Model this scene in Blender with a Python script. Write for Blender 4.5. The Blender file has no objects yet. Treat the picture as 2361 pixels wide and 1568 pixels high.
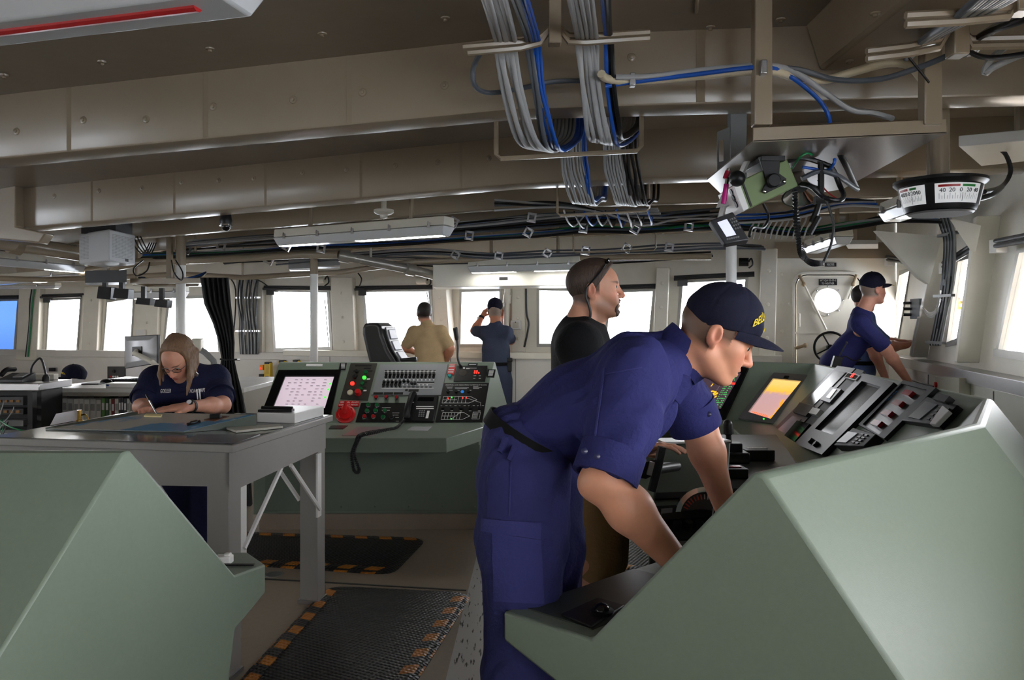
import bpy, bmesh, math, random
import numpy as np
from mathutils import Vector as V, Matrix
random.seed(7)
S = bpy.context.scene
COL = S.collection
PI = math.pi
# ------------------------------------------------------------------ camera model
F, CX, HY, HC = 1800.0, 1180.5, 745.0, 1.47
def P(px, py, Y): return V(((px-CX)/F*Y, Y, HC+(HY-py)/F*Y))
def Zp(px, py, z):
    Y = (HC-z)*F/(py-HY); return P(px, py, Y)
def onp(px, py, p0, n):
    d = V(((px-CX)/F, 1, (HY-py)/F)); o = V((0, 0, HC))
    return o + d*((p0-o).dot(n)/d.dot(n))
cam = bpy.data.cameras.new('camera'); co = bpy.data.objects.new('camera', cam); COL.objects.link(co)
co.location = (0, 0, HC); co.rotation_euler = (PI/2, 0, 0)
cam.sensor_width = 36; cam.lens = 36*F/2361; cam.shift_y = -(784-HY)/2361; cam.clip_start = 0.05; cam.clip_end = 500
S.camera = co
# ------------------------------------------------------------------ materials
def lin(c):
    return tuple(((v/255)/12.92 if v/255 <= .04045 else ((v/255+.055)/1.055)**2.4) for v in c)
MATS = {}
def mat(name, c, rough=.5, metal=0, var=.08, scale=6, bump=0, bscale=60, emit=0, spec=.5, stretch=None, coat=0):
    if name in MATS: return MATS[name]
    m = bpy.data.materials.new(name); m.use_nodes = True; nt = m.node_tree; N = nt.nodes; L = nt.links
    b = N['Principled BSDF']; l = lin(c)
    b.inputs['Roughness'].default_value = rough; b.inputs['Metallic'].default_value = metal
    b.inputs['Specular IOR Level'].default_value = spec
    if coat: b.inputs['Coat Weight'].default_value = coat; b.inputs['Coat Roughness'].default_value = .15
    b.inputs['Base Color'].default_value = (*l, 1)
    if var or bump:
        tc = N.new('ShaderNodeTexCoord'); mp = N.new('ShaderNodeMapping'); L.new(tc.outputs['Object'], mp.inputs[0])
        if stretch: mp.inputs['Scale'].default_value = stretch
    if var:
        nz = N.new('ShaderNodeTexNoise'); nz.inputs['Scale'].default_value = scale; nz.inputs['Detail'].default_value = 5
        L.new(mp.outputs[0], nz.inputs['Vector'])
        mx = N.new('ShaderNodeMix'); mx.data_type = 'RGBA'
        mx.inputs['A'].default_value = (*[v*(1-var*2) for v in l], 1); mx.inputs['B'].default_value = (*[min(1, v*(1+var*2)) for v in l], 1)
        L.new(nz.outputs['Fac'], mx.inputs['Factor']); L.new(mx.outputs['Result'], b.inputs['Base Color'])
    if bump:
        n2 = N.new('ShaderNodeTexNoise'); n2.inputs['Scale'].default_value = bscale; n2.inputs['Detail'].default_value = 4
        L.new(mp.outputs[0], n2.inputs['Vector'])
        bp = N.new('ShaderNodeBump'); bp.inputs['Strength'].default_value = min(1, bump); bp.inputs['Distance'].default_value = .01
        L.new(n2.outputs['Fac'], bp.inputs['Height']); L.new(bp.outputs[0], b.inputs['Normal'])
    if emit:
        b.inputs['Emission Color'].default_value = (*l, 1); b.inputs['Emission Strength'].default_value = emit
    MATS[name] = m; return m
def glassmat(name, c=(255, 255, 255), gloss=.06):
    if name in MATS: return MATS[name]
    m = bpy.data.materials.new(name); m.use_nodes = True; nt = m.node_tree; N = nt.nodes; L = nt.links
    N.remove(N['Principled BSDF']); o = N['Material Output']
    t = N.new('ShaderNodeBsdfTransparent'); t.inputs[0].default_value = (*lin(c), 1)
    g = N.new('ShaderNodeBsdfGlossy'); g.inputs['Roughness'].default_value = .02
    x = N.new('ShaderNodeMixShader'); x.inputs[0].default_value = gloss
    L.new(t.outputs[0], x.inputs[1]); L.new(g.outputs[0], x.inputs[2]); L.new(x.outputs[0], o.inputs['Surface'])
    MATS[name] = m; return m
# ------------------------------------------------------------------ object helpers
WL = {}
def tag(o, label, cat, group=None, kind=None):
    if label: o['label'] = label
    if cat: o['category'] = cat
    if group: o['group'] = group
    if kind: o['kind'] = kind
    return o
def empty(name, loc, label=None, cat=None, group=None, kind=None):
    o = bpy.data.objects.new(name, None); COL.objects.link(o); o.location = loc; o.empty_display_size = .1
    WL[o.name] = V(loc); return tag(o, label, cat, group, kind)
class MB:
    def __init__(s): s.v = []; s.f = []; s.m = []; s.mi = 0
    def add(s, vs, fs):
        k = len(s.v); s.v += [V(p) for p in vs]
        for f in fs: s.f.append([i+k for i in f]); s.m.append(s.mi)
        return s
    def hexa(s, p):  # p: 4 bottom, 4 top
        return s.add(p, [(3,2,1,0),(4,5,6,7),(0,1,5,4),(1,2,6,5),(2,3,7,6),(3,0,4,7)])
    def box(s, c, d, R=None):
        x, y, z = d[0]/2, d[1]/2, d[2]/2; c = V(c)
        ps = [V(q) for q in ((-x,-y,-z),(x,-y,-z),(x,y,-z),(-x,y,-z),(-x,-y,z),(x,-y,z),(x,y,z),(-x,y,z))]
        if R is not None: ps = [R @ q for q in ps]
        return s.hexa([c+q for q in ps])
    def prism(s, poly, ext):
        ext = V(ext); n = len(poly); p = [V(q) for q in poly]
        s.add(p+[q+ext for q in p], [tuple(range(n))[::-1], tuple(range(n, 2*n))]+[(i, (i+1) % n, n+(i+1) % n, n+i) for i in range(n)])
        return s
    def poly(s, pts): return s.add(pts, [tuple(range(len(pts)))])
    def slab(s, q, n, t0, t1):  # quad q, outward normal n
        n = V(n); return s.hexa([V(p)+n*t0 for p in q]+[V(p)+n*t1 for p in q])
    def tube(s, pts, r, n=8, closed=False, caps=True):
        pts = [V(p) for p in pts]; N = len(pts)
        rs = r if isinstance(r, (list, tuple)) else [r]*N
        vs = []; t0 = None; u = None
        for i, p in enumerate(pts):
            if closed: t = pts[(i+1) % N]-pts[i-1]
            else: t = pts[min(i+1, N-1)]-pts[max(i-1, 0)]
            if t.length < 1e-9: t = V((0, 0, 1))
            t = t.normalized()
            if u is None: u = t.orthogonal().normalized()
            else:
                u = u-t*u.dot(t); u = u.normalized() if u.length > 1e-6 else t.orthogonal().normalized()
            w = t.cross(u)
            for k in range(n):
                a = 2*PI*k/n; vs.append(p+(u*math.cos(a)+w*math.sin(a))*rs[i])
        fs = []
        for i in range(N if closed else N-1):
            j = (i+1) % N
            for k in range(n): fs.append((i*n+k, i*n+(k+1) % n, j*n+(k+1) % n, j*n+k))
        if caps and not closed: fs += [tuple(range(n))[::-1], tuple(range((N-1)*n, N*n))]
        return s.add(vs, fs)
    def cyl(s, a, b, r0, r1=None, n=20): return s.tube([a, b], [r0, r0 if r1 is None else r1], n)
    def sph(s, c, r, R=None, nu=14, nv=10, v0=-PI/2, v1=PI/2):
        r = (r, r, r) if not hasattr(r, '__len__') else r; c = V(c); vs = []; fs = []
        for j in range(nv+1):
            a = v0+(v1-v0)*j/nv
            for i in range(nu):
                b = 2*PI*i/nu; q = V((r[0]*math.cos(a)*math.cos(b), r[1]*math.cos(a)*math.sin(b), r[2]*math.sin(a)))
                vs.append(c+(R @ q if R is not None else q))
        for j in range(nv):
            for i in range(nu): fs.append((j*nu+i, j*nu+(i+1) % nu, (j+1)*nu+(i+1) % nu, (j+1)*nu+i))
        if v0 > -PI/2+1e-3: fs.append(tuple(range(nu))[::-1])
        if v1 < PI/2-1e-3: fs.append(tuple(range(nv*nu, nv*nu+nu)))
        return s.add(vs, fs)
    def lathe(s, c, axis, prof, n=24):  # prof: (r, h) along axis
        c = V(c); t = V(axis).normalized(); u = t.orthogonal().normalized(); w = t.cross(u); vs = []; fs = []
        for (r, h) in prof:
            for k in range(n):
                a = 2*PI*k/n; vs.append(c+t*h+(u*math.cos(a)+w*math.sin(a))*max(r, 1e-5))
        for i in range(len(prof)-1):
            for k in range(n): fs.append((i*n+k, i*n+(k+1) % n, (i+1)*n+(k+1) % n, (i+1)*n+k))
        fs += [tuple(range(n))[::-1], tuple(range((len(prof)-1)*n, len(prof)*n))]
        return s.add(vs, fs)
    def ring(s, outer, inner, n, t0, t1):  # flat frame between two loops, thickness along n
        k = len(outer); n = V(n); vs = []
        for L_ in (outer, inner):
            for t in (t0, t1): vs += [V(p)+n*t for p in L_]
        fs = []
        for i in range(k):
            j = (i+1) % k
            fs += [(k+i, k+j, 3*k+j, 3*k+i), (i, 2*k+i, 2*k+j, j), (i, j, k+j, k+i), (2*k+i, 3*k+i, 3*k+j, 2*k+j)]
        return s.add(vs, fs)
    def build(s, name, m, parent=None, smooth=35, bevel=0, label=None, cat=None, group=None, kind=None, fixn=True, seg=2):
        me = bpy.data.meshes.new(name)
        if parent is not None: o0 = WL[parent.name]
        else:
            vs = s.v; o0 = V((sum(p.x for p in vs)/len(vs), sum(p.y for p in vs)/len(vs), min(p.z for p in vs)))
        me.from_pydata([p-o0 for p in s.v], [], s.f)
        for mm in (m if isinstance(m, (list, tuple)) else [m]): me.materials.append(mm)
        if any(s.m): me.polygons.foreach_set('material_index', s.m)
        if fixn:
            bm = bmesh.new(); bm.from_mesh(me); bmesh.ops.recalc_face_normals(bm, faces=bm.faces); bm.to_mesh(me); bm.free()
        o = bpy.data.objects.new(name, me); COL.objects.link(o)
        if smooth: me.shade_smooth(); me.set_sharp_from_angle(angle=math.radians(smooth))
        if parent is not None: o.parent = parent
        else: o.location = o0
        WL[o.name] = V(o0)
        if bevel:
            b = o.modifiers.new('bevel', 'BEVEL'); b.width = bevel; b.segments = seg; b.limit_method = 'ANGLE'; b.angle_limit = math.radians(40)
        return tag(o, label, cat, group, kind)
def dup(root, off, label=None, group=None):
    r = root.copy(); COL.objects.link(r); r.location = V(root.location)+V(off); WL[r.name] = WL[root.name]+V(off)
    if label: r['label'] = label
    if group: r['group'] = group
    for ch in list(root.children):
        c = ch.copy(); COL.objects.link(c); c.parent = r; WL[c.name] = WL[r.name]
        for g in ch.children:
            d = g.copy(); COL.objects.link(d); d.parent = c; WL[d.name] = WL[r.name]
    return r
def spline(pts, n=6):
    pts = [V(p) for p in pts]; out = []
    for i in range(len(pts)-1):
        p0 = pts[max(i-1, 0)]; p1 = pts[i]; p2 = pts[i+1]; p3 = pts[min(i+2, len(pts)-1)]
        for k in range(n):
            t = k/n; out.append(.5*((2*p1)+(p2-p0)*t+(2*p0-5*p1+4*p2-p3)*t*t+(3*p1-p0-3*p2+p3)*t**3))
    out.append(pts[-1]); return out
TXT = {}
def textmesh(body, align='CENTER'):
    k = (body, align)
    if k in TXT: return TXT[k]
    cu = bpy.data.curves.new('txt', 'FONT'); cu.body = body; cu.align_x = align; cu.align_y = 'CENTER'; cu.resolution_u = 2; cu.extrude = .03
    ob = bpy.data.objects.new('txt', cu); me = bpy.data.meshes.new_from_object(ob)
    vs = [V(v.co) for v in me.vertices]; fs = [tuple(p.vertices) for p in me.polygons]
    bpy.data.objects.remove(ob); bpy.data.curves.remove(cu); bpy.data.meshes.remove(me)
    TXT[k] = (vs, fs); return TXT[k]
def text(body, c, xa, ya, size, m, parent, name='lettering', align='CENTER', width=None, label=None, warp=None, mb=None):
    vs, fs = textmesh(body, align); xa = V(xa).normalized(); ya = V(ya).normalized(); za = xa.cross(ya)
    sx = size
    if width:
        w = max(v.x for v in vs)-min(v.x for v in vs); sx = width/w
    M = mb or MB()
    if warp: M.add([warp(v.x*sx, v.y*size, v.z*size) for v in vs], fs)
    else: M.add([V(c)+xa*v.x*sx+ya*v.y*size+za*v.z*min(size, .03) for v in vs], fs)
    if mb: return None
    return M.build(name, m, parent, smooth=0, fixn=False, label=label)
# ------------------------------------------------------------------ palette
M_wall = mat('cream_wall_paint', (240, 236, 224), .42, var=.04, bump=.25, bscale=9)
M_low = mat('pale_grey_panel', (222, 220, 215), .45, var=.03)
M_ceil = mat('taupe_overhead_paint', (142, 131, 116), .4, var=.06, scale=3, bump=.3, bscale=7)
M_floor = mat('tan_deck_vinyl', (156, 142, 125), .4, var=.06, scale=40)
M_frame = mat('window_frame_grey', (178, 177, 172), .35, metal=.3)
M_black = mat('black_rubber', (24, 24, 26), .5, var=.1)
M_blackp = mat('black_plastic', (20, 20, 22), .4, var=.05, spec=.35)
M_dgrey = mat('dark_grey_plastic', (52, 53, 56), .4, var=.05)
M_grey = mat('mid_grey_paint', (135, 137, 138), .4, var=.03)
M_steel = mat('stainless_steel', (190, 190, 192), .28, metal=.9, var=.05, stretch=(2, 2, 60))
M_chrome = mat('chrome', (215, 215, 218), .1, metal=1, var=0)
M_white = mat('white_enamel', (232, 232, 230), .35, var=.03)
M_green = mat('sage_green_console', (117, 130, 116), .42, var=.03, scale=90, bump=.06, bscale=400)
M_table = mat('grey_table_paint', (152, 150, 146), .38, var=.03)
M_paper = mat('paper_white', (232, 232, 236), .7, var=.03)
M_red = mat('red_paint', (190, 24, 26), .3, var=.04)
M_yellow = mat('yellow_plastic', (222, 186, 28), .4, var=.03)
M_wtext = mat('white_lettering', (228, 228, 226), .5, var=0)
M_glass = glassmat('clear_window_glass')
M_glassb = glassmat('blue_tinted_window_film', (92, 112, 142), .04)
# ================================================================== SETTING
W0, WD = V((0, 9.2, 0)), V((1, -.30, 0)).normalized()      # far wall line
WN = V((-.30, -1, 0)).normalized()                       # towards the camera
R0 = V((1.738, 0, 0)); RD = V((.2756, 1, 0)).normalized()   # front wall line
RN = V((-1, .2756, 0)).normalized()
def ceilz(x): return 2.65+min(0, x)*.045
# floor
g = MB(); g.box((-2, 4.5, -.05), (17, 17.5, .1)); g.build('floor', M_floor, kind='structure', label='tan vinyl deck under the consoles and mats', cat='floor')
# streaky lighter strip of tiles laid into the floor
m = mat('streaked_grey_tile', (150, 150, 150), .3, var=.04)
nt = m.node_tree; b = nt.nodes['Principled BSDF']; N = nt.nodes; L = nt.links
tc = N.new('ShaderNodeTexCoord'); mp = N.new('ShaderNodeMapping'); mp.inputs['Scale'].default_value = (60, 9, 1); mp.inputs['Rotation'].default_value = (0, 0, .55)
nz = N.new('ShaderNodeTexNoise'); nz.inputs['Scale'].default_value = 1.0; nz.inputs['Detail'].default_value = 3
rp = N.new('ShaderNodeValToRGB'); rp.color_ramp.elements[0].position = .36; rp.color_ramp.elements[0].color = (.01, .01, .012, 1)
rp.color_ramp.elements[1].position = .40; rp.color_ramp.elements[1].color = (*lin((205, 205, 206)), 1)
L.new(tc.outputs['Object'], mp.inputs[0]); L.new(mp.outputs[0], nz.inputs['Vector']); L.new(nz.outputs['Fac'], rp.inputs[0]); L.new(rp.outputs[0], b.inputs['Base Color'])
g = MB(); q = [Zp(1010, 1640, 0), Zp(1180, 1640, 0), Zp(1170, 1260, 0), Zp(1105, 1260, 0)]
g.hexa([p+V((0, 0, -.004)) for p in q]+[p+V((0, 0, .004)) for p in q])
g.build('trim_1', m, kind='structure', label='grey streaked tile strip between the rubber mats', cat='floor strip')
g = MB(); a, b_ = Zp(600, 1335, 0), Zp(1075, 1362, 0); d = (b_-a).normalized(); n = V((-d.y, d.x, 0))
g.hexa([a-n*.008, b_-n*.008, b_+n*.008, a+n*.008]+[p+V((0, 0, .003)) for p in (a-n*.008, b_-n*.008, b_+n*.008, a+n*.008)])
g.build('trim_2', M_dgrey, kind='structure', label='dark joint line across the tan deck', cat='floor joint')
# ceiling plates
g = MB()
xs = [-9, -6, -3, 0, 2, 5]; ys = [-4, -1, 2, 5, 8, 12.5]
for i in range(5):
    for j in range(5):
        p = [V((xs[i], ys[j], ceilz(xs[i]))), V((xs[i+1], ys[j], ceilz(xs[i+1]))), V((xs[i+1], ys[j+1], ceilz(xs[i+1]))), V((xs[i], ys[j+1], ceilz(xs[i])))]
        g.hexa(p+[q+V((0, 0, .06)) for q in p])
g.build('ceiling', M_ceil, kind='structure', smooth=0, label='taupe painted overhead plating', cat='ceiling')
# ---- window walls built from pixel-measured openings lying on a vertical plane
NW = [0]
def window_wall(name, p0, n, d, wins, x0, x1, label, ledge=1.12, out=.16):
    g = MB(); ztop = 2.68
    def at(q): return onp(q[0], q[1], p0, n)
    def vert(p, z): return V((p.x, p.y, z))
    W = [[at(q) for q in w[:4]] for w in wins]
    A, B = x0, x1
    def quad(a, b, c, e): g.add([a, b, c, e], [(0, 1, 2, 3)])
    prevT, prevB = vert(A, 1.9), vert(A, 1.15)
    for w in W:
        tl, tr, br, bl = w
        quad(prevB, bl, tl, prevT); quad(vert(prevB, 0), vert(bl, 0), bl, prevB); quad(prevT, tl, vert(tl, ztop), vert(prevT, ztop))
        quad(vert(bl, 0), vert(br, 0), br, bl); quad(tl, tr, vert(tr, ztop), vert(tl, ztop))
        for a, b in ((tl, tr), (tr, br), (br, bl), (bl, tl)): quad(a, b, b-n*out, a-n*out)
        prevT, prevB = tr, br
    eT, eB = vert(B, 1.9), vert(B, 1.15)
    quad(prevB, eB, eT, prevT); quad(vert(prevB, 0), vert(eB, 0), eB, prevB); quad(prevT, eT, vert(eT, ztop), vert(prevT, ztop))
    g.build(name, M_wall, kind='structure', smooth=0, label=label, cat='wall')
    for w, spec in zip(W, wins):
        NW[0] += 1
        tl, tr, br, bl = w; c = (tl+tr+br+bl)/4
        e = empty('window_%d' % NW[0], V((c.x, c.y, bl.z)), spec[5], 'window', None, 'structure')
        f = MB(); inn = [q+(c-q).normalized()*.05 for q in w]
        f.ring(w, inn, n, -min(.075, out), .012)
        f.build('window_frame', M_frame, e)
        f = MB(); f.slab(inn, n, -min(.03, out*.5), -min(.03, out*.5)+.005); f.build('window_pane', M_glassb if spec[4] == 'tint' else M_glass, e, smooth=0)
        if spec[4] in ('blind', 'tint'):
            f = MB(); ax = (tr-tl).normalized()
            for k in (.0, .028): f.cyl(tl-ax*.06+n*(.05+k)+V((0, 0, .03-k)), tr+ax*.06+n*(.05+k)+V((0, 0, .03-k)), .016, n=10)
            f.box(tl+n*.04+ax*.03+V((0, 0, -.03)), (.1, .06, .09))
            f.build('blind_roller', M_dgrey, e)
        if spec[4] == 'big' or spec[4] == 'blind':
            f = MB(); f.slab([bl, br, br+V((0, 0, .05)), bl+V((0, 0, .05))], n, .0, .02); f.build('sill_strip', M_frame, e)
far = [((-60, 690), (46, 688), (36, 822), (-70, 825), 'tint', 'blue tinted window at the far left end of the far wall'),
       ((112, 686), (190, 684), (180, 822), (105, 824), 'blind', 'narrow window with a roller blind right of the blue tinted one'),
       ((246, 690), (311, 682), (304, 820), (236, 821), 'plain', 'window partly behind the back of the grey monitor'),
       ((388, 684), (500, 680), (510, 818), (374, 818), 'plain', 'window behind the woman and the black curtain'),
       ((624, 667), (760, 668), (768, 808), (632, 812), 'blind', 'window with a white pole in front of it'),
       ((835, 668), (995, 666), (1005, 803), (846, 805), 'blind', 'window behind the empty helm chair and the khaki shirt'),
       ((1060, 666), (1157, 664), (1160, 800), (1057, 801), 'plain', 'window the man with binoculars looks through'),
       ((1238, 662), (1352, 664), (1346, 800), (1238, 800), 'plain', 'window behind the back of the black T-shirt'),
       ((1405, 667), (1512, 664), (1500, 800), (1390, 800), 'blind', 'window in front of the face of the bearded man'),
       ((1568, 645), (1726, 637), (1712, 800), (1556, 800), 'blind', 'window behind the navy cap of the leaning man')]
window_wall('wall_back', W0, WN, WD, far, W0+WD*(-8.6), W0+WD*3.1, 'cream far wall pierced by a row of windows')
fr = [((2076, 624), (2101, 618), (2072, 790), (2053, 778), 'plain', 'narrow window beside the weather door corner'),
      ((2213, 588), (2243, 584), (2209, 795), (2183, 800), 'plain', 'slim window right of the bundle of black cables'),
      ((2349, 573), (2560, 545), (2560, 860), (2298, 822), 'big', 'large window at the right edge over the ledge')]
window_wall('wall_right', R0, RN, RD, fr, R0+RD*8.31, R0+RD*2.0, 'cream front wall leaning past the ledge at right', out=.03)
# far wall right part with the weather door
c0 = W0+WD*3.1; c1 = W0+WD*4.13
g = MB(); o1, o2 = onp(1841, 700, W0, WN), onp(1977, 700, W0, WN); oz = onp(1910, 641, W0, WN).z
for (p, q, za, zb) in ((c0, o1, 0, 2.68), (o2, c1, 0, 2.68), (o1, o2, oz, 2.68)): g.slab([V((p.x, p.y, za)), V((q.x, q.y, za)), V((q.x, q.y, zb)), V((p.x, p.y, zb))], WN, -.06, 0)
pd = [onp(x, y, W0, WN) for x, y in ((1910, 690),)][0]
g.build('wall_port', M_wall, kind='structure', smooth=0, label='cream wall panel around the weather door', cat='wall')
# rest of the room behind and beside the camera, with its own windows
def plain_wall(name, a, b, holes, label, z0=1.15, z1=1.95, ztop=2.68):
    g = MB(); d = b-a; Ln = d.length; d.normalize(); n = V((-d.y, d.x, 0))
    xs = [0]+[t for h in holes for t in h]+[Ln]
    for i in range(len(xs)-1):
        p, q = a+d*xs[i], a+d*xs[i+1]
        def sl(za, zb): g.slab([V((p.x, p.y, za)), V((q.x, q.y, za)), V((q.x, q.y, zb)), V((p.x, p.y, zb))], n, -.04, .04)
        if i % 2 == 0: sl(0, ztop)
        else:
            sl(0, z0); sl(z1, ztop)
            NW[0] += 1
            e = empty('window_%d' % NW[0], V(((p.x+q.x)/2, (p.y+q.y)/2, z0)), 'bridge window out of view in the %s' % label, 'window', None, 'structure')
            o = [V((p.x, p.y, z0)), V((q.x, q.y, z0)), V((q.x, q.y, z1)), V((p.x, p.y, z1))]; c = (o[0]+o[2])/2
            inn = [w+(c-w).normalized()*.04 for w in o]
            f = MB(); f.ring(o, inn, n, -.045, .045); f.build('window_frame', M_frame, e)
            f = MB(); f.slab(inn, n, -.003, .003); f.build('window_pane', M_glass, e, smooth=0)
    g.build(name, M_wall, kind='structure', smooth=0, label=label, cat='wall')
r2 = R0+RD*2.0
plain_wall('wall_front', V((1.9, -3.6, 0)), V((r2.x, r2.y, 0)), [(.3, 1.5), (1.75, 2.95), (3.2, 4.4), (4.55, 5.45)], 'front wall beside the camera')
plain_wall('wall_rear', V((-8.3, -3.6, 0)), V((1.9, -3.6, 0)), [(8.6, 9.6)], 'starboard wall behind the camera')
a = W0+WD*(-8.6); plain_wall('wall_left', V((-8.3, -3.6, 0)), V((a.x, a.y, 0)), [(1, 2.2), (3, 4.2), (6, 7.2), (9, 10.2)], 'aft wall to the left')
# ---- ledge and panelling under the windows
def lowpanel(name, p0, n, d, s0, s1, z1, z0, t, m, label, cat='ledge'):
    a, b = p0+d*s0, p0+d*s1
    g = MB(); g.slab([V((a.x, a.y, z0)), V((b.x, b.y, z0)), V((b.x, b.y, z1)), V((a.x, a.y, z1))], n, 0, t)
    return g.build(name, m, kind='structure', smooth=0, label=label, cat=cat, bevel=.004)
lowpanel('trim_3', W0, WN, WD, -2.95, 3.0, 1.13, 1.06, .22, M_wall, 'cream window ledge along the middle of the far wall')
lowpanel('trim_4', W0, WN, WD, -2.95, 3.0, 1.06, 0, .19, M_low, 'pale panelling below the far windows')
lowpanel('trim_5', W0, WN, WD, -8.6, -3.0, 1.09, 1.0, .10, M_low, 'pale ledge below the left windows')
lowpanel('trim_6', W0, WN, WD, -8.6, -3.0, 1.0, 0, .08, M_low, 'pale panelling below the left windows')
lowpanel('trim_7', R0, RN, RD, 2.0, 8.1, 1.155, 1.07, .14, M_steel, 'brushed metal edged ledge below the right windows')
lowpanel('trim_8', R0, RN, RD, 2.0, 8.1, 1.07, 0, .11, M_low, 'pale panelling below the right windows')
# panel seams
for k, s in enumerate((-2.3, -1.5, -.7, .1, .9, 1.7)):
    a = W0+WD*s+WN*.191; g = MB(); g.box((a.x, a.y, .53), (.008, .008, 1.05)); g.build('trim_%d' % (20+k), M_grey, kind='structure', label='vertical seam in the far panelling', cat='seam', group='panel seams')
for k, s in enumerate((3.3, 4.1, 4.9, 5.7, 6.5)):
    a = R0+RD*s+RN*.111; g = MB(); g.box((a.x, a.y, .53), (.008, .008, 1.05)); g.build('trim_%d' % (30+k), M_grey, kind='structure', label='vertical seam in the right panelling', cat='seam', group='panel seams')
# ---- overhead beams (boxed girders), slightly rotated in plan
M_beam = mat('taupe_beam_paint', (152, 138, 118), .26, var=.05, scale=4, bump=.22, bscale=5, coat=.35)
def beam(name, pts, w, dep, label, studs=(), seams=()):
    e = empty(name, V((pts[0][0], pts[0][1], 2.2)), label, 'beam', None, 'structure')
    g = MB(); P0 = [V((x, y, 0)) for x, y in pts]
    dirs = [(P0[min(i+1, len(P0)-1)]-P0[max(i-1, 0)]).normalized() for i in range(len(P0))]
    vs = []; r = .012
    for p, d in zip(P0, dirs):
        n = V((-d.y, d.x, 0)); zt = ceilz(p.x)+.01; zb = ceilz(p.x)-dep
        for (o, z) in ((0, zt), (0, zb+r), (r*.3, zb+r*.3), (r, zb), (w-r, zb), (w, zb+r), (w, zt)): vs.append(V((p.x, p.y, z))+n*o)
    fs = []
    for i in range(len(P0)-1):
        for k in range(6): fs.append((i*7+k, i*7+k+1, (i+1)*7+k+1, (i+1)*7+k))
    fs += [tuple(range(7)), tuple(range((len(P0)-1)*7, len(P0)*7))]
    g.add(vs, fs); g.build('girder', M_beam, e, smooth=40)
    def at(px, py):
        for i in range(len(P0)-1):
            d = (P0[i+1]-P0[i]).normalized(); n = V((-d.y, d.x, 0)); p = onp(px, py, P0[i], n)
            t = (p-P0[i]).dot(d)
            if t <= (P0[i+1]-P0[i]).length or i == len(P0)-2: return p, n
    for (x, y) in studs:
        p, n = at(x, y); g = MB(); g.lathe(p, -n, [(.018, 0), (.016, .004), (.008, .006), (.008, .011), (.003, .013)], 12); g.build('insulation_stud', M_beam, e)
    for x in seams:
        p, n = at(x, 300); z = ceilz(p.x)
        g = MB(); g.slab([V((p.x, p.y, z-dep+.01)), V((p.x+.035, p.y, z-dep+.01)), V((p.x+.035, p.y, z)), V((p.x, p.y, z))], -n, -.004, .004)
        g.build('tape_seam', M_beam, e)
    return e
beam('ceiling_beam', [(-4.4, 4.1), (-2.36, 3.66), (0, 3.22), (1.95, 3.02), (3.6, 2.9)], .17, .30, 'nearest taupe girder crossing the whole picture',
     [(38, 303), (192, 277), (337, 275), (492, 246), (676, 230), (836, 213), (1025, 197), (1456, 132), (1990, 30), (1962, 140), (2015, 210)][:8], (155, 470, 800, 1605))
beam('ceiling_beam', [(-6.6, 6.55), (-3.76, 5.9), (0, 4.95), (1.1, 4.7), (3.2, 4.4)], .2, .30, 'second taupe girder behind the nearest one',
     [(125, 452), (228, 440), (327, 434), (418, 420), (504, 416), (585, 411), (697, 398), (798, 391), (911, 382), (1009, 374), (1127, 365)], (210, 400, 610, 830, 1060))
beam('ceiling_beam', [(-6.6, 8.2), (-3, 7.2), (0, 6.5), (3.2, 5.9)], .1, .22, 'third girder above the long cable runs')
beam('ceiling_beam', [(-6.6, 9.4), (-3, 8.4), (0, 7.6), (3.4, 6.8)], .1, .2, 'fourth girder near the far windows')
beam('ceiling_beam', [(-6.6, 10.4), (-3, 9.6), (0, 8.8), (3.6, 7.7)], .12, .22, 'last girder over the far window heads')
g = MB(); g.prism([P(-60, 415, 6.0), P(36, 422, 5.78), P(36, 522, 5.78), P(106, 538, 5.75), P(90, 560, 5.78), P(-60, 546, 6.0)], (0, .12, 0)); g.build('trim_61', M_beam, kind='structure', bevel=.01, label='taupe knee joint of the second girder at the left edge', cat='joint')
# transverse girder at right
e = empty('ceiling_beam', (1.3, 1.5, 2.48), 'short girder running toward the camera at upper right', 'beam', None, 'structure')
g = MB(); g.hexa([V((1.22, 3.1, 2.47)), V((1.52, 3.1, 2.47)), V((1.60, -1, 2.47)), V((1.26, -1, 2.47)), V((1.16, 3.1, 2.66)), V((1.56, 3.1, 2.66)), V((1.64, -1, 2.66)), V((1.20, -1, 2.66))])
g.build('girder', M_beam, e, bevel=.015)
for (x, y) in ((2018, 30), (1958, 140)):
    p = P(x, y, (2.47-HC)*F/(HY-y)); g = MB(); g.lathe(p, (0, 0, -1), [(.018, 0), (.016, .004), (.008, .006), (.008, .011), (.003, .013)], 12); g.build('insulation_stud', M_beam, e)
# studs on the ceiling plating
for (x, y) in ((10, 174), (235, 143), (484, 112), (743, 77), (1027, 41), (145, 224), (359, 199), (590, 175), (829, 146), (1638, 62), (1800, 44)):
    Y = (ceilz(-1)-HC)*F/(HY-y); p = P(x, y, Y); p = P(x, y, (ceilz(p.x)-HC)*F/(HY-y))
    g = MB(); g.lathe(p, (0, 0, -1), [(.02, -.004), (.018, .004), (.008, .006), (.008, .013), (.003, .015)], 12)
    g.build('ceiling_stud', M_beam, label='small insulation pin in the taupe overhead plating', cat='stud', group='ceiling studs')
# seam batten on ceiling
g = MB(); a, b_ = P(1605, 96, 2.95), P(1630, -160, 2.05); a.z = ceilz(0)-.004; b_.z = ceilz(0)-.004; g.tube([a, b_], .008, 6); g.build('trim_9', M_beam, kind='structure', label='raised seam across the overhead at upper right', cat='seam')
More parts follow.
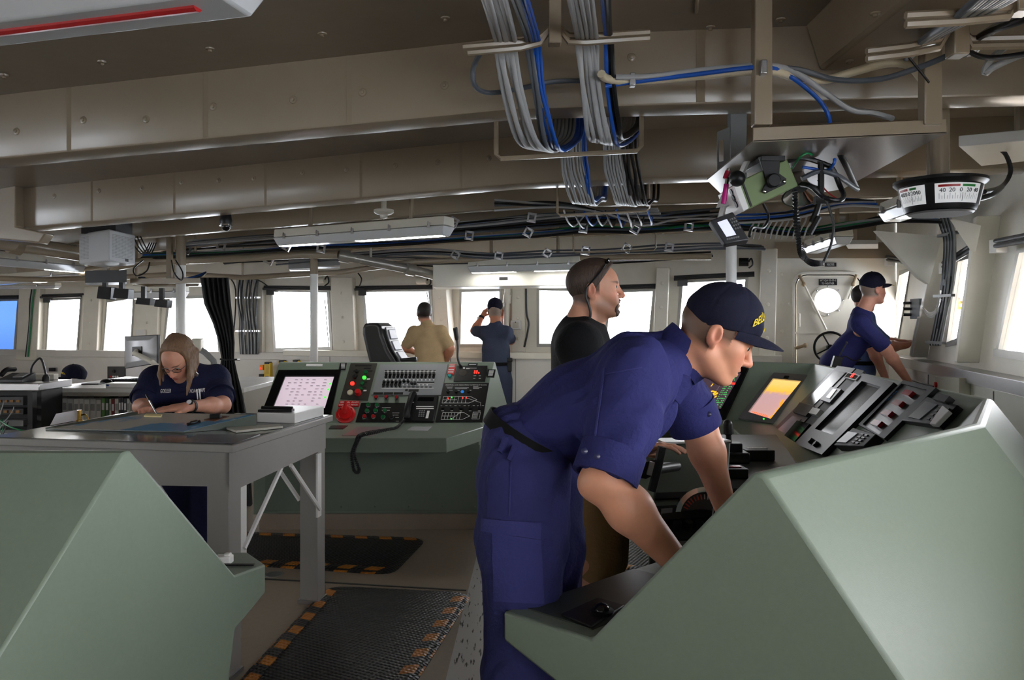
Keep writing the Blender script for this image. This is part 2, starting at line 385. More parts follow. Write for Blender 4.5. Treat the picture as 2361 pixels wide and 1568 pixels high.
# ---- world + lights
w = bpy.data.worlds.new('sky'); S.world = w; w.use_nodes = True; N = w.node_tree.nodes; L = w.node_tree.links
bg = N['Background']; tc = N.new('ShaderNodeTexCoord'); sp = N.new('ShaderNodeSeparateXYZ'); rp = N.new('ShaderNodeValToRGB')
L.new(tc.outputs['Generated'], sp.inputs[0]); mr = N.new('ShaderNodeMapRange'); mr.inputs['From Min'].default_value = -.3; mr.inputs['From Max'].default_value = .5
L.new(sp.outputs['Z'], mr.inputs['Value']); L.new(mr.outputs[0], rp.inputs[0]); cr = rp.color_ramp
cr.elements[0].position = 0; cr.elements[0].color = (.50, .55, .62, 1); cr.elements[1].position = 1; cr.elements[1].color = (.96, .97, 1, 1)
x = cr.elements.new(.34); x.color = (.66, .70, .76, 1); x = cr.elements.new(.38); x.color = (.95, .96, 1, 1)
L.new(rp.outputs[0], bg.inputs[0]); bg.inputs[1].default_value = SKY = 16.0
S.view_settings.view_transform = 'Standard'; S.view_settings.look = 'None'; S.view_settings.gamma = 1; S.view_settings.exposure = 0.32
S.cycles.use_denoising = True; S.cycles.use_adaptive_sampling = True; S.cycles.adaptive_threshold = .025; S.cycles.max_bounces = 7; S.cycles.diffuse_bounces = 4; S.cycles.glossy_bounces = 4; S.cycles.transparent_max_bounces = 10
S.cycles.sample_clamp_indirect = 6; S.cycles.caustics_reflective = False; S.cycles.caustics_refractive = False
try: S.cycles.denoiser = 'OPENIMAGEDENOISE'
except Exception: pass
# ================================================================== CONSOLES
def up(p, z): return V((p[0], p[1], z))
def loft(g, rows, caps=True):
    n = len(rows[0]); vs = [p for r in rows for p in r]; fs = []
    for i in range(len(rows)-1):
        for k in range(n): fs.append((i*n+k, i*n+(k+1) % n, (i+1)*n+(k+1) % n, (i+1)*n+k))
    if caps: fs += [tuple(range(n)), tuple(range((len(rows)-1)*n, len(rows)*n))]
    g.add(vs, fs); return g
class Face:  # an instrument face: plane with normal n; boxes are cut out of pixel outlines lying on it
    def __init__(s, p0, n, xa, root): s.p0 = V(p0); s.n = V(n).normalized(); s.xa = V(xa).normalized(); s.ya = s.n.cross(s.xa); s.root = root
    def at(s, x, y): return onp(x, y, s.p0, s.n)
    def q(s, quad): return [s.at(*p) for p in quad]
    def plate(s, name, quad, m, t=.006, t0=-.004, parent=None, bevel=0, label=None):
        g = MB(); g.slab(s.q(quad), s.n, t0, t); return g.build(name, m, parent or s.root, bevel=bevel, smooth=30, label=label)
    def bezel(s, name, outer, inner, m, t=.012, parent=None, label=None):
        g = MB(); g.ring(s.q(outer), s.q(inner), s.n, -.004, t); return g.build(name, m, parent or s.root, label=label)
    def knob(s, name, x, y, r, h, m, parent, cap=None, label=None):
        g = MB(); g.lathe(s.at(x, y), s.n, [(r, -.002), (r, h*.8), (r*.85, h)], 14); return g.build(name, m, parent, label=label)
    def dot(s, g, x, y, r, h=.004, n=10): g.lathe(s.at(x, y), s.n, [(r, -.001), (r, h)], n)
    def txt(s, body, x, y, size, m, parent, width=None, name='lettering', off=.007):
        return text(body, s.at(x, y)+s.n*off, s.xa, s.ya, size, m, parent, name, width=width)
M_led_r = mat('red_led', (255, 40, 30), .4, var=0, emit=2.5)
M_led_g = mat('green_led', (60, 235, 60), .4, var=0, emit=1.5)
M_btn_g = mat('green_button', (20, 92, 50), .25, var=.04)
M_btn_r = mat('red_button', (150, 30, 34), .25, var=.04)
M_plate = mat('engraved_black_plate', (16, 16, 17), .35, var=.04)
M_smoked = mat('dark_gloss_glass', (14, 14, 16), .08, var=0)
M_bronze = mat('brown_alarm_panel', (62, 60, 54), .35, metal=.3, var=.05)
M_brk = mat('breaker_panel_grey', (128, 130, 134), .4, var=.02)
# ---------------- middle console
con = empty('control_console', (-.95, 5.6, 0), 'low sage green console in mid room with a lilac screen and rows of switches', 'console')
YR, YB = 6.0, 5.70
xl, xr = -1.79, -.135
g = MB()
rows = []
for (x, xb, xd, xk) in ((xl, xl-.06, xl-.06, xl-.1), (xr, xr-.10, xr-.065, xr+.1)):
    rows.append([V((xb, YB, .74)), V((x, YR, 1.17)), V((x+.005, YR+.03, 1.17)), V((xk, YR+.30, .80)), V((xk, YR+.36, .1)), V((xb, YB-.12, .1)), V((xb, YB-.12, .65))])
loft(g, rows); g.build('body', M_green, con, bevel=.006)
g = MB(); a = Zp(1030, 1010, .74); b_ = V((-.195, 5.50, .74)); c = V((-.235, 5.74, .74)); yl = a.y
poly = [V((-1.95, yl, .645)), V((a.x, yl, .645)), up(b_, .645), up(c, .645), V((-1.95, 5.74, .645))]
g.prism(poly, (0, 0, .095)); g.build('desk', M_green, con, bevel=.005)
g = MB(); g.slab([V((-1.76, 5.578, .13)), V((-.23, 5.578, .13)), V((-.23, 5.578, .60)), V((-1.76, 5.578, .60))], (0, -1, 0), 0, .012)
for i in range(7):
    for z in (.16, .57): g.sph((-1.7+i*.24, 5.565, z), .006, nu=8, nv=5)
g.build('access_panel', mat('console_lower_panel', (104, 116, 104), .45, var=.03), con)
g = MB(); g.slab([V((-1.80, 5.56, 0)), V((-.2, 5.56, 0)), V((-.2, 5.56, .11)), V((-1.80, 5.56, .11))], (0, -1, 0), -.6, 0)
g.build('kick_base', mat('tan_cove_base', (140, 126, 112), .5), con)
fc = Face((0, YR, 1.17), (0, -.43, .30), (1, 0, 0), con)
# screen
d = fc.bezel('display', [(644, 856), (787, 855), (764, 956), (605, 953)], [(659, 870), (772, 870), (750, 944), (629, 947)], M_smoked, .02)
mm = mat('lilac_screen', (208, 190, 202), .3, var=.02, emit=.62)
s_ = fc.plate('screen', [(659, 870), (772, 870), (750, 944), (629, 947)], mm, .006, parent=d)
g = MB()
rr = random.Random(3)
for r_ in range(9):
    for k in range(7):
        if rr.random() < .5: continue
        t = (r_+.6)/10; xL = 661+(632-661)*t; xR = 768+(746-768)*t; x = xL+(xR-xL)*(k+.6)/8; y = 872+70*t
        g.slab([fc.at(x, y), fc.at(x+rr.uniform(4, 9), y), fc.at(x+rr.uniform(4, 9), y+1), fc.at(x, y+1)], fc.n, .006, .008)
g.build('screen_diagram', mat('screen_ink', (120, 105, 125), .5, var=0), d)
for (x, y) in ((761, 886), (757, 899), (750, 917)): g = MB(); fc.dot(g, x, y, .008, .009); g.build('status_mark', M_led_g, d)
fc.plate('nameplate', [(707, 840), (744, 840), (743, 845), (706, 845)], M_white)
p = fc.plate('nameplate', [(785, 838), (800, 838), (797, 853), (781, 853)], M_plate, .008)
g = MB()
for k in range(4): g.slab(fc.q([(787+k*.3, 840+k*3), (796, 840+k*3), (795.6, 841.4+k*3), (786.6, 841.4+k*3)]), fc.n, .008, .009)
g.build('engraved_lines', M_wtext, p)
# alarm panel
ap = fc.plate('alarm_panel', [(809, 838.6), (870, 838.6), (848, 924), (785, 921)], M_bronze, .008)
for (x, y, r, m_, h, nm) in ((844, 860, .016, M_btn_g, .02, 'push_button'), (840.5, 872.5, .015, M_led_g, .02, 'lit_button'), (813, 886, .016, M_led_r, .02, 'lit_button'), (836, 886, .016, M_btn_g, .02, 'push_button'),
                          (832, 898, .016, M_btn_g, .02, 'push_button'), (808, 907, .023, mat('cream_button', (205, 200, 170), .4), .02, 'push_button'), (826.6, 909, .023, M_red, .05, 'mushroom_button'),
                          (823.5, 859, .014, M_blackp, .03, 'rotary_knob'), (818.5, 871.7, .014, M_blackp, .03, 'rotary_knob')):
    fc.knob(nm, x, y, r, h, m_, ap)
g = MB()
for (x, y, w_, h_) in ((822, 842.5, 38, 3), (842, 849, 16, 3), (818, 855, 14, 3), (846, 855, 16, 3), (815, 867.5, 13, 3), (841, 867.5, 14, 3), (836, 881, 14, 3), (811, 881, 12, 3), (832, 893.5, 15, 3), (806, 899, 15, 3)):
    g.slab(fc.q([(x-2, y), (x-2+w_, y), (x-3+w_, y+h_), (x-3, y+h_)]), fc.n, .008, .010)
g.build('legend_plates', M_plate, ap)
g = MB()
for (x, y) in ((847, 874), (839, 900.5)): g.slab(fc.q([(x, y), (x+7, y), (x+6, y+3), (x-1, y+3)]), fc.n, .008, .010)
g.build('white_tags', M_white, ap)
p = fc.plate('nameplate', [(796, 917), (816, 917), (815, 921), (795, 921)], mat('pink_label', (214, 180, 178), .5)); 
p = fc.plate('warning_plate', [(784, 926), (830.5, 926), (827, 938.5), (780, 938.5)], M_red, .012)
fc.txt('GENERAL  ALARM', 806.5, 929.4, .017, M_wtext, p, width=.138, off=.0125); fc.txt('CONTACT  MAKER', 804, 935.3, .017, M_wtext, p, width=.138, off=.0125)
g = MB(); ct = fc.at(797.5, 957); g.lathe(ct, fc.n, [(.072, -.002), (.072, .014), (.064, .02), (.05, .021), (.046, .03), (.02, .032)], 28)
for k in range(4):
    a = PI/4+k*PI/2; g.sph(ct+fc.xa*.058*math.cos(a)+fc.ya*.058*math.sin(a)+fc.n*.02, .007, nu=8, nv=5)
al = g.build('alarm_switch', M_red, con)
g = MB(); g.tube([ct+fc.n*.03, ct+fc.n*.055+fc.ya*.02, ct+fc.n*.06+fc.ya*.075], [.017, .016, .011], 10); g.sph(ct+fc.n*.06+fc.ya*.075, .012); g.build('switch_lever', M_red, al)
# breaker panel
bp = fc.plate('switch_panel', [(877, 841.7), (1033, 840.7), (1016.8, 912.3), (856, 911.5)], M_brk, .008)
for k in range(13):
    x = 892+k*(1001.5-892)/12; g = MB()
    c = fc.at(x-.8, 865); g.box(c+fc.n*.02, (.016, .022, .03), Matrix((fc.xa, fc.ya, fc.n)).transposed()); g.lathe(fc.at(x-.8, 865), fc.n, [(.012, 0), (.012, .012)], 12); g.lathe(fc.at(x-2, 871), fc.n, [(.011, 0), (.011, .014)], 10)
    g.build('rotary_switch', M_blackp, bp)
for k in range(7):
    x = 886+k*9.2; g = MB(); y = 883 if k < 5 else 881
    g.lathe(fc.at(x, y), fc.n, [(.012, 0), (.012, .014), (.008, .03)], 12)
    if k < 5: g.lathe(fc.at(x-1.2, y+6), fc.n, [(.012, 0), (.012, .016)], 10)
    g.build('rotary_switch', M_blackp, bp)
for x in (949.5, 957.5): fc.knob('rotary_switch', x, 886.5, .012, .03, M_blackp, bp)
g = MB()
for k in range(13): g.slab(fc.q([(888+k*9.2, 860.3), (892.5+k*9.2, 860.3), (892+k*9.2, 862.2), (887.5+k*9.2, 862.2)]), fc.n, .008, .010)
fc.dot(g, 996.5, 888.5, .009); g.build('red_marks', M_btn_r, bp)
g = MB()
for k in range(13): fc.dot(g, 890+k*9.2, 877.5, .006, .012)
for k in range(7): fc.dot(g, 930+k*9.2, 889, .006, .012)
for (x0, x1, y) in ((887, 1006, 857.6), (880, 1000, 896), (959, 1001, 885.5)): g.slab(fc.q([(x0, y), (x1, y), (x1, y+.9), (x0, y+.9)]), fc.n, .008, .0095)
g.build('white_marks', M_wtext, bp)
g = MB()
for k in range(13): g.slab(fc.q([(888+k*9.3, 855), (893+k*9.3, 855), (892.6+k*9.3, 857.2), (887.6+k*9.3, 857.2)]), fc.n, .008, .010)
for k in range(12): g.slab(fc.q([(881+k*9.9, 892.6), (887+k*9.9, 892.6), (886.6+k*9.9, 895), (880.6+k*9.9, 895)]), fc.n, .008, .010)
for (x, y, w_, h_) in ((943, 899.5, 23, 5), (935, 899, 6, 4), (862, 906, 22, 5), (886, 906, 21, 5), (909, 906, 21, 5), (962, 882.3, 40, 2.4)): g.slab(fc.q([(x, y), (x+w_, y), (x-1+w_, y+h_), (x-1, y+h_)]), fc.n, .008, .011)
for (x, y) in ((888.6, 845), (952, 844.5), (1016, 844), (937, 906), (1002, 905.6)): fc.dot(g, x, y, .006)
g.build('legend_plates', M_plate, bp)
for (x, y) in ((868, 916.6), (891.5, 916.6), (915.5, 917)):
    g = MB(); g.lathe(fc.at(x, y+3), fc.n, [(.018, 0), (.018, .02), (.015, .03)], 16); b_ = g.build('push_button', M_chrome, con, label='chrome ringed push button')
    fc2 = g; g = MB(); g.lathe(fc.at(x, y+3)+fc.n*.028, fc.n, [(.013, 0), (.012, .008)], 14); g.build('button_cap', M_btn_r, b_)
# button panel
bb = fc.plate('button_panel', [(833, 930), (934.6, 930), (928, 974), (820, 974)], M_plate, .008)
for (x, y, m_) in ((850, 934.5, M_btn_g), (870, 935, M_btn_g), (847, 948, M_btn_g), (866.5, 948, M_btn_g), (888, 948, M_btn_g), (841.5, 961.5, M_btn_r), (861.5, 961.5, M_btn_r), (884, 962.5, M_btn_g), (903, 962, M_blackp)):
    g = MB(); g.lathe(fc.at(x, y+2), fc.n, [(.020, 0), (.02, .014), (.016, .022)], 16); b_ = g.build('push_button', M_chrome, bb, label='chrome ringed push button')
    g = MB(); g.lathe(fc.at(x, y+2)+fc.n*.02, fc.n, [(.0145, 0), (.0135, .012)], 14); g.build('button_cap', m_, b_)
g = MB()
for (x, y, w_, h_) in ((881, 941, 20, .8), (881, 947, 18, .8), (905, 953, 16, .7), (905, 958, 14, .7), (912, 964, 8, .7), (913, 972, 7, .7)): g.slab(fc.q([(x, y), (x+w_, y), (x+w_, y+h_), (x, y+h_)]), fc.n, .008, .0095)
g.build('white_marks', M_wtext, bb)
g = MB()
for k in range(3): g.slab(fc.q([(823+k*24, 975.5), (845+k*24, 975.5), (844+k*24, 980), (822+k*24, 980)]), fc.n, -.003, .004)
g.build('legend_plates', M_plate, con)
# telephone (lifts out of its cradle only as handset; set is screwed to the face)
tp = fc.plate('telephone', [(945, 916), (1012, 916), (1000, 975.3), (929.5, 974.5)], M_blackp, .03, bevel=.006)
fc.plate('telephone_display', [(966, 921), (1002, 921), (1000, 929), (963, 929)], M_smoked, .033, .028, tp)
g = MB()
for y in (941.5, 946): g.slab(fc.q([(961, y), (1001, y), (1000.6, y+1.8), (960, y+1.8)]), fc.n, .028, .033)
g.slab(fc.q([(986, 952), (991.5, 952), (988, 969), (982, 969)]), fc.n, .028, .033)
g.slab(fc.q([(950.5, 935), (956, 935), (955.5, 936.6), (950, 936.6)]), fc.n, .05, .055)
g.build('label_strips', M_white, tp)
g = MB()
for i in range(4):
    for j in range(3): g.slab(fc.q([(968+j*5-i*.8, 951+i*4.2), (971+j*5-i*.8, 951+i*4.2), (970.6+j*5-i*.8, 953+i*4.2), (967.6+j*5-i*.8, 953+i*4.2)]), fc.n, .028, .036)
g.build('keypad', M_grey, tp)
hs = empty('telephone_handset', fc.at(945, 940), 'black handset lying on the telephone of the middle console', 'handset')
g = MB(); A, B_ = fc.at(954, 914.5), fc.at(938, 966)
pts = [A+fc.n*.035, A.lerp(B_, .15)+fc.n*.062, A.lerp(B_, .5)+fc.n*.07, A.lerp(B_, .85)+fc.n*.062, B_+fc.n*.035]
g.tube(pts, [.028, .025, .02, .025, .029], 10); g.build('grip', M_blackp, hs)
pts = [fc.at(933, 972)+fc.n*.03]+[Zp(x, y, .755) for x, y in ((915, 985), (890, 991), (862, 995), (838, 1000), (826, 1006))]
e0 = V((Zp(826, 1010, .74).x, yl-.02, .74))
pts += [e0+V((-.01, 0, -.02)), e0+V((-.035, -.01, -.10)), e0+V((-.02, -.012, -.20)), e0+V((.012, -.012, -.20)), e0+V((-.02, -.01, -.09)), e0+V((.01, -.004, .0)), Zp(835, 1004, .765), Zp(870, 996, .77), Zp(905, 988, .77)]
sp_ = spline(pts, 60); co_ = []
for i, p in enumerate(sp_):
    t = (sp_[min(i+1, len(sp_)-1)]-sp_[max(i-1, 0)]).normalized(); u = t.orthogonal().normalized(); w_ = t.cross(u); a = i*1.0
    co_.append(p+(u*math.cos(a)+w_*math.sin(a))*.0075)
g = MB(); g.tube(co_, .0042, 5); g.build('coiled_cord', M_black, hs)
# warning sign, intercom, microphone
p = fc.plate('warning_plate', [(1037, 840), (1052.3, 840), (1046.5, 865), (1031, 864)], M_red, .008)
g = MB()
for (y, h_) in ((842.5, 1.5), (846, 1.5), (853, 2.2), (858, 2.2)): g.slab(fc.q([(1037-(y-842)*.24, y), (1049.5-(y-842)*.24, y), (1049-(y-842)*.24, y+h_), (1036.6-(y-842)*.24, y+h_)]), fc.n, .008, .0095)
g.build('white_marks', M_wtext, p)
fc.knob('push_button', 1037, 867.5, .015, .018, mat('teal_button', (20, 140, 140), .25), con, label='teal push button')
ic = fc.plate('intercom', [(1054, 845), (1124, 845), (1118, 880), (1046, 880)], M_plate, .012)
g = MB(); g.lathe(fc.at(1067.6, 861.5), fc.n, [(.03, .01), (.03, .014), (.02, .015)], 20); g.build('speaker_grille', mat('brown_mesh', (58, 52, 46), .6), ic)
g = MB()
for (x, y) in ((1095, 858), (1100, 858), (1094.3, 862), (1099, 862), (1104, 862)): fc.dot(g, x, y, .0055, .018)
g.build('red_lights', M_led_r, ic)
fc.txt('◆', 1070, 851, .02, M_wtext, ic, off=.013)
g = MB()
for (x, y, w_) in ((1075, 850.2, 24), (1075, 852, 8), (1092, 868, 6), (1104, 868, 5), (1091, 874, 5), (1104, 874, 5)): g.slab(fc.q([(x, y), (x+w_, y), (x+w_, y+.9), (x, y+.9)]), fc.n, .011, .0135)
g.build('white_marks', M_wtext, ic)
p = fc.plate('nameplate', [(1080, 839), (1102, 839), (1100.5, 844.5), (1078, 844.5)], M_plate, .008)
g = MB(); g.slab(fc.q([(1082, 841.2), (1098, 841.2), (1097.7, 842.6), (1081.7, 842.6)]), fc.n, .008, .0095); g.build('white_marks', M_wtext, p)
p = fc.plate('nameplate', [(1125.5, 853), (1143, 853), (1139.6, 870.5), (1122, 870)], M_plate, .008)
g = MB()
for k in range(6): g.slab(fc.q([(1128-k*.5, 855.5+k*2.2), (1139-k*.6, 855.5+k*2.2), (1138.7-k*.6, 856.6+k*2.2), (1127.7-k*.5, 856.6+k*2.2)]), fc.n, .008, .0095)
g.build('white_marks', M_wtext, p)
mc = empty('gooseneck_microphone', fc.at(1065, 846), 'black gooseneck microphone standing up from the middle console', 'microphone')
g = MB(); Yb = fc.at(1065, 846).y
g.tube(spline([fc.at(1066, 848)]+[P(x, y, Yb-.03) for x, y in ((1059, 838), (1055, 822), (1055.5, 800), (1053.5, 783))], 6), .0085, 8); g.build('gooseneck', M_black, mc)
g = MB(); g.tube([P(1053.5, 785, Yb-.03), P(1052.8, 778, Yb-.03), P(1050, 757, Yb-.03), P(1049.6, 755, Yb-.03)], [.011, .017, .019, .014], 12); g.build('microphone_head', M_blackp, mc)
# watertight door panel
wp = fc.plate('door_panel', [(1024, 884.7), (1127.7, 884.4), (1112.4, 974), (1004, 974)], M_plate, .010)
fc.txt('CONTROL AND INDICATION WATERTIGHT DOORS', 1075, 889.5, .013, M_wtext, wp, width=.31, off=.0105)
def lines(g, segs, w_=.0022, t=.0125):
    for a, b in segs:
        A, B_ = fc.at(*a), fc.at(*b); d_ = (B_-A).normalized(); n_ = fc.n.cross(d_)*w_/2
        g.slab([A-n_, B_-n_, B_+n_, A+n_], fc.n, .009, t)
def ship(g, x0, x1, xp, y0, y1):
    ym = (y0+y1)/2; sk = -(y1-y0)*.24
    lines(g, [((x0, y0), (x1, y0)), ((x1, y0), (xp, ym)), ((xp, ym), (x1+sk, y1)), ((x1+sk, y1), (x0+sk, y1)), ((x0+sk, y1), (x0, y0))])
    for k in range(1, 7):
        x = x0+(x1-x0)*k/7; lines(g, [((x, y0), (x+sk, y1))])
    lines(g, [((x0+sk/2, ym), (x0+(x1-x0)*.5, ym))])
g = MB(); ship(g, 1023, 1085, 1100, 916, 931); ship(g, 1021, 1070, 1083, 953, 969)
lines(g, [((1035, 922), (1024, 931)), ((1075, 919), (1108, 930)), ((1108, 930), (1108, 938)), ((1042, 967), (1064, 951))])
for (x, y, w_) in ((1029, 894, 16), (1031, 896.5, 12), (1049, 896, 32), (1049, 898, 28), (1091, 893, 12), (1091, 895.5, 20), (1091, 897.6, 14), (1030, 901.5, 14), (1050, 901.5, 10), (1077, 901.5, 10)): lines(g, [((x, y), (x+w_, y))])
for k in range(5): lines(g, [((1016+k*21, 937), (1020+k*21, 937)), ((1027+k*21, 937), (1032+k*21, 937)), ((1018+k*21, 949), (1024+k*21, 949))])
lines(g, [((1091, 952), (1108, 952)), ((1108, 952), (1105, 968)), ((1105, 968), (1088, 968)), ((1088, 968), (1091, 952))])
for k in range(5): lines(g, [((1092-k*.6, 954.5+k*2.7), (1103-k*.6, 954.5+k*2.7))])
g.build('engraved_diagram', M_wtext, wp)
for k in range(5): fc.knob('rotary_knob', 1021+k*21, 941.5, .013, .022, M_blackp, wp)
for x in (1033, 1052, 1080): fc.knob('rotary_knob', x, 904, .013, .022, M_blackp, wp)
fc.knob('blue_button', 1066, 905, .012, .018, mat('blue_button', (40, 130, 220), .3, emit=.3), wp)
g = MB()
for (x, y) in ((1033.6, 920.4), (1067, 919.4), (1075, 919.4)): fc.dot(g, x, y, .005, .014)
g.build('red_lights', M_led_r, wp)
g = MB()
for (x, y) in ((1042, 918.4), (1041, 968)): fc.dot(g, x, y, .005, .014)
g.build('green_lights', M_led_g, wp)
# sheets lying on the desk
def sheet(name, q, z, m, label, cat='paper', th=.0016, group=None):
    g = MB(); pts = [Zp(x, y, z) for x, y in q]; g.hexa(pts+[p+V((0, 0, th)) for p in pts]); return g.build(name, m, smooth=0, label=label, cat=cat, group=group)
sheet('paper_sheet', [(951.5, 984), (996.4, 984), (985.4, 993.6), (937.6, 992.8)], .7405, mat('pale_sheet', (170, 172, 176), .5), 'small grey notice on the desk of the middle console below the door panel')
sheet('paper_sheet', [(825, 985), (890.5, 985), (860, 1005.5), (788, 1004.6)], .7405, mat('grey_pink_sheet', (138, 118, 120), .3), 'greyish pink plastic sheet under the coiled telephone cord')
g = MB(); pts = [Zp(x, y, .7405) for x, y in ((764, 982), (802, 982), (791, 990), (758, 990))]; g.hexa(pts+[p+V((0, 0, .003)) for p in pts]); g.build('legend_plate', M_plate, con)
# ---------------- wrap-around helm console at right
hc_ = empty('helm_console', (1.6, 3.6, 0), 'big wrap around sage green console in the right foreground with instruments facing inward', 'console')
A_, B1, C1, D1, E1 = [V(p) for p in ((.485, 1.574, 0), (1.39, 2.35, 0), (1.89, 3.12, 0), (2.25, 5.8, 0), (1.2, 6.68, 0))]
rid = [A_, B1, C1, D1, E1]
def offs(poly, d):
    out = []
    for i, p in enumerate(poly):
        ns = []
        if i > 0: t = (poly[i]-poly[i-1]).normalized(); ns.append(V((-t.y, t.x, 0)))
        if i < len(poly)-1: t = (poly[i+1]-poly[i]).normalized(); ns.append(V((-t.y, t.x, 0)))
        if len(ns) == 1: out.append(p+ns[0]*d)
        else: b = (ns[0]+ns[1]).normalized(); out.append(p+b*(d/b.dot(ns[0])))
    return out
prof = [(.0, 1.17), (.34, .74), (.66, .74), (.66, .665), (.36, .56), (.34, .0), (-.42, .0), (-.42, .60), (-.025, 1.165)]
cols = [offs(rid, d) for d, z in prof]
rows = [[up(cols[k][i], prof[k][1]) for k in range(len(prof))] for i in range(len(rid))]
# end cap as measured
rows[0] = [up(A_, 1.17), V((.182, 1.805, .74)), V((-.0226, 1.98, .74)), V((-.0226, 1.98, .665)), V((.20, 1.79, .565)), V((.22, 1.77, 0)), V((.78, 1.36, 0)), V((.78, 1.36, .70)), up(A_+V((.02, -.012, 0)), 1.165)]
rows[-1][0] = up(E1, 1.17)
g = MB(); loft(g, rows); g.build('body', M_green, hc_, smooth=12, bevel=.008)
# recessed desk well with a black trackball plate near the end cap
q = [Zp(1197, 1405, .741), Zp(1360, 1455, .741), Zp(1490, 1330, .741), Zp(1470, 1338, .741)]
g = MB(); qq = [V((.03, 2.0, .74)), V((.19, 1.855, .74)), V((.52, 2.16, .74)), V((.36, 2.31, .74))]
g.hexa(qq+[p+V((0, 0, .0035)) for p in qq]); g.build('desk_inlay', mat('dark_green_laminate', (60, 66, 60), .35), hc_)
g = MB(); qq = [Zp(x, y, .744) for x, y in ((1293, 1420), (1362, 1449), (1440, 1400), (1378, 1382))]
g.hexa(qq+[p+V((0, 0, .006)) for p in qq]); tb = g.build('trackball_plate', M_blackp, hc_, bevel=.002)
c = Zp(1388, 1413, .75); g = MB(); g.lathe(c, (0, 0, 1), [(.03, 0), (.03, .007), (.023, .009)], 22); g.build('trackball_ring', M_blackp, tb); g = MB(); g.sph(c+V((0, 0, .004)), .021, nu=18, nv=12); g.build('trackball', M_smoked, tb)
# far faces
nCD = V((-(D1-C1).y, (D1-C1).x, 0)).normalized(); nDE = V((-(E1-D1).y, (E1-D1).x, 0)).normalized()
def facenorm(n): return (n*.43+V((0, 0, .34))).normalized()
f2 = Face(up(D1, 1.17), facenorm(nDE), (D1-E1), hc_)
f1 = Face(up(C1, 1.17), facenorm(nCD), (C1-D1), hc_)
# radar display
m = mat('radar_screen', (66, 52, 60), .25, var=.05, emit=.9)
d = f2.bezel('radar_display', [(1588, 836), (1727, 851), (1668, 978), (1520, 958)], [(1600, 850), (1712, 862), (1664, 946), (1545, 935)], M_smoked, .02)
f2.plate('screen', [(1600, 850), (1712, 862), (1664, 946), (1545, 935)], m, .005, parent=d)
g = MB(); cc = f2.at(1618, 884)
ring = [cc+f2.xa*.16*math.cos(2*PI*k/40)+f2.ya*.16*math.sin(2*PI*k/40)+f2.n*.007 for k in range(40)]
g.tube(ring, .0012, 4, closed=True); g.build('range_ring', mat('ring_trace', (150, 140, 150), .5, emit=.4), d)
g = MB(); rr = random.Random(5)
for k in range(110):
    r_ = rr.randint(0, 15); t = r_/15; x = 1690-38*t+rr.choice((0, 4, 8, 12, 16))-8; y = 868+70*t+rr.uniform(-1, 1)
    g.slab([f2.at(x, y), f2.at(x+2.5, y+.3), f2.at(x+2.2, y+1.6), f2.at(x-.3, y+1.3)], f2.n, .005, .008)
g.build('screen_readouts', mat('green_readout', (70, 170, 90), .5, var=0, emit=.9), d)
g = MB()
pts = [(1637, 905), (1644, 903), (1652, 905), (1646, 909), (1640, 913), (1650, 911), (1656, 907)]
g.tube([f2.at(*p)+f2.n*.008 for p in pts], .006, 5); g.tube([f2.at(*p)+f2.n*.008 for p in ((1636, 916), (1643, 914), (1648, 918), (1653, 914))], .005, 5); g.tube([f2.at(*p)+f2.n*.008 for p in ((1640, 892), (1645, 886))], .003, 5)
g.build('radar_echo', mat('amber_trace', (235, 180, 40), .5, emit=1), d)
f2.plate('alert_mark', [(1683, 883), (1696, 884), (1695, 887.5), (1682, 886.5)], M_led_r, .008, parent=d)
# amber display
d = f2.bezel('chart_display', [(1786, 862), (1868, 869), (1788, 981), (1704, 967)], [(1784, 876), (1849, 882), (1779, 969), (1727, 953)], M_steel, .02, label='brushed metal framed amber display')
m = mat('amber_screen', (255, 190, 120), .3, var=0, emit=.8)
nt = m.node_tree; N = nt.nodes; L = nt.links; tc = N.new('ShaderNodeTexCoord'); sp = N.new('ShaderNodeSeparateXYZ'); rp = N.new('ShaderNodeValToRGB'); nz = N.new('ShaderNodeTexNoise'); nz.inputs['Scale'].default_value = 7
ad = N.new('ShaderNodeMath'); ad.operation = 'MULTIPLY_ADD'; ad.inputs[1].default_value = .18
L.new(tc.outputs['Generated'], sp.inputs[0]); L.new(tc.outputs['Generated'], nz.inputs['Vector']); L.new(nz.outputs['Fac'], ad.inputs[0]); L.new(sp.outputs['Z'], ad.inputs[2]); L.new(ad.outputs[0], rp.inputs[0])
cr = rp.color_ramp; cr.elements[0].position = 0; cr.elements[0].color = (*lin((208, 160, 150)), 1); cr.elements[1].position = 1; cr.elements[1].color = (*lin((255, 208, 120)), 1)
x = cr.elements.new(.72); x.color = (*lin((196, 158, 160)), 1); x = cr.elements.new(.80); x.color = (*lin((250, 190, 70)), 1)
b = N['Principled BSDF']; L.new(rp.outputs[0], b.inputs['Base Color']); L.new(rp.outputs[0], b.inputs['Emission Color'])
f2.plate('screen', [(1784, 876), (1849, 882), (1779, 969), (1727, 953)], m, .006, parent=d)
g = MB(); g.tube([f2.at(*p)+f2.n*.008 for p in ((1808, 922), (1802, 932), (1799, 940), (1793, 948), (1786, 958), (1776, 966))], [.006, .012, .005, .01, .007, .012], 5); g.build('coast_trace', mat('amber_land', (232, 160, 50), .5, emit=.9), d)
g = MB()
for (y, k0) in ((950, 0), (953.5, 2)):
    for k in range(9): g.slab(f2.q([(1736+k*4+k0, y+k), (1738.5+k*4+k0, y+k+.5), (1737.5+k*4+k0, y+k+2.2), (1735+k*4+k0, y+k+1.8)]), f2.n, .006, .009)
g.build('screen_readouts', mat('orange_readout', (235, 110, 60), .5, var=0, emit=1), d)
g = MB(); f2.dot(g, 1763, 969.5, .006, .024); g.build('green_light', M_led_g, d)
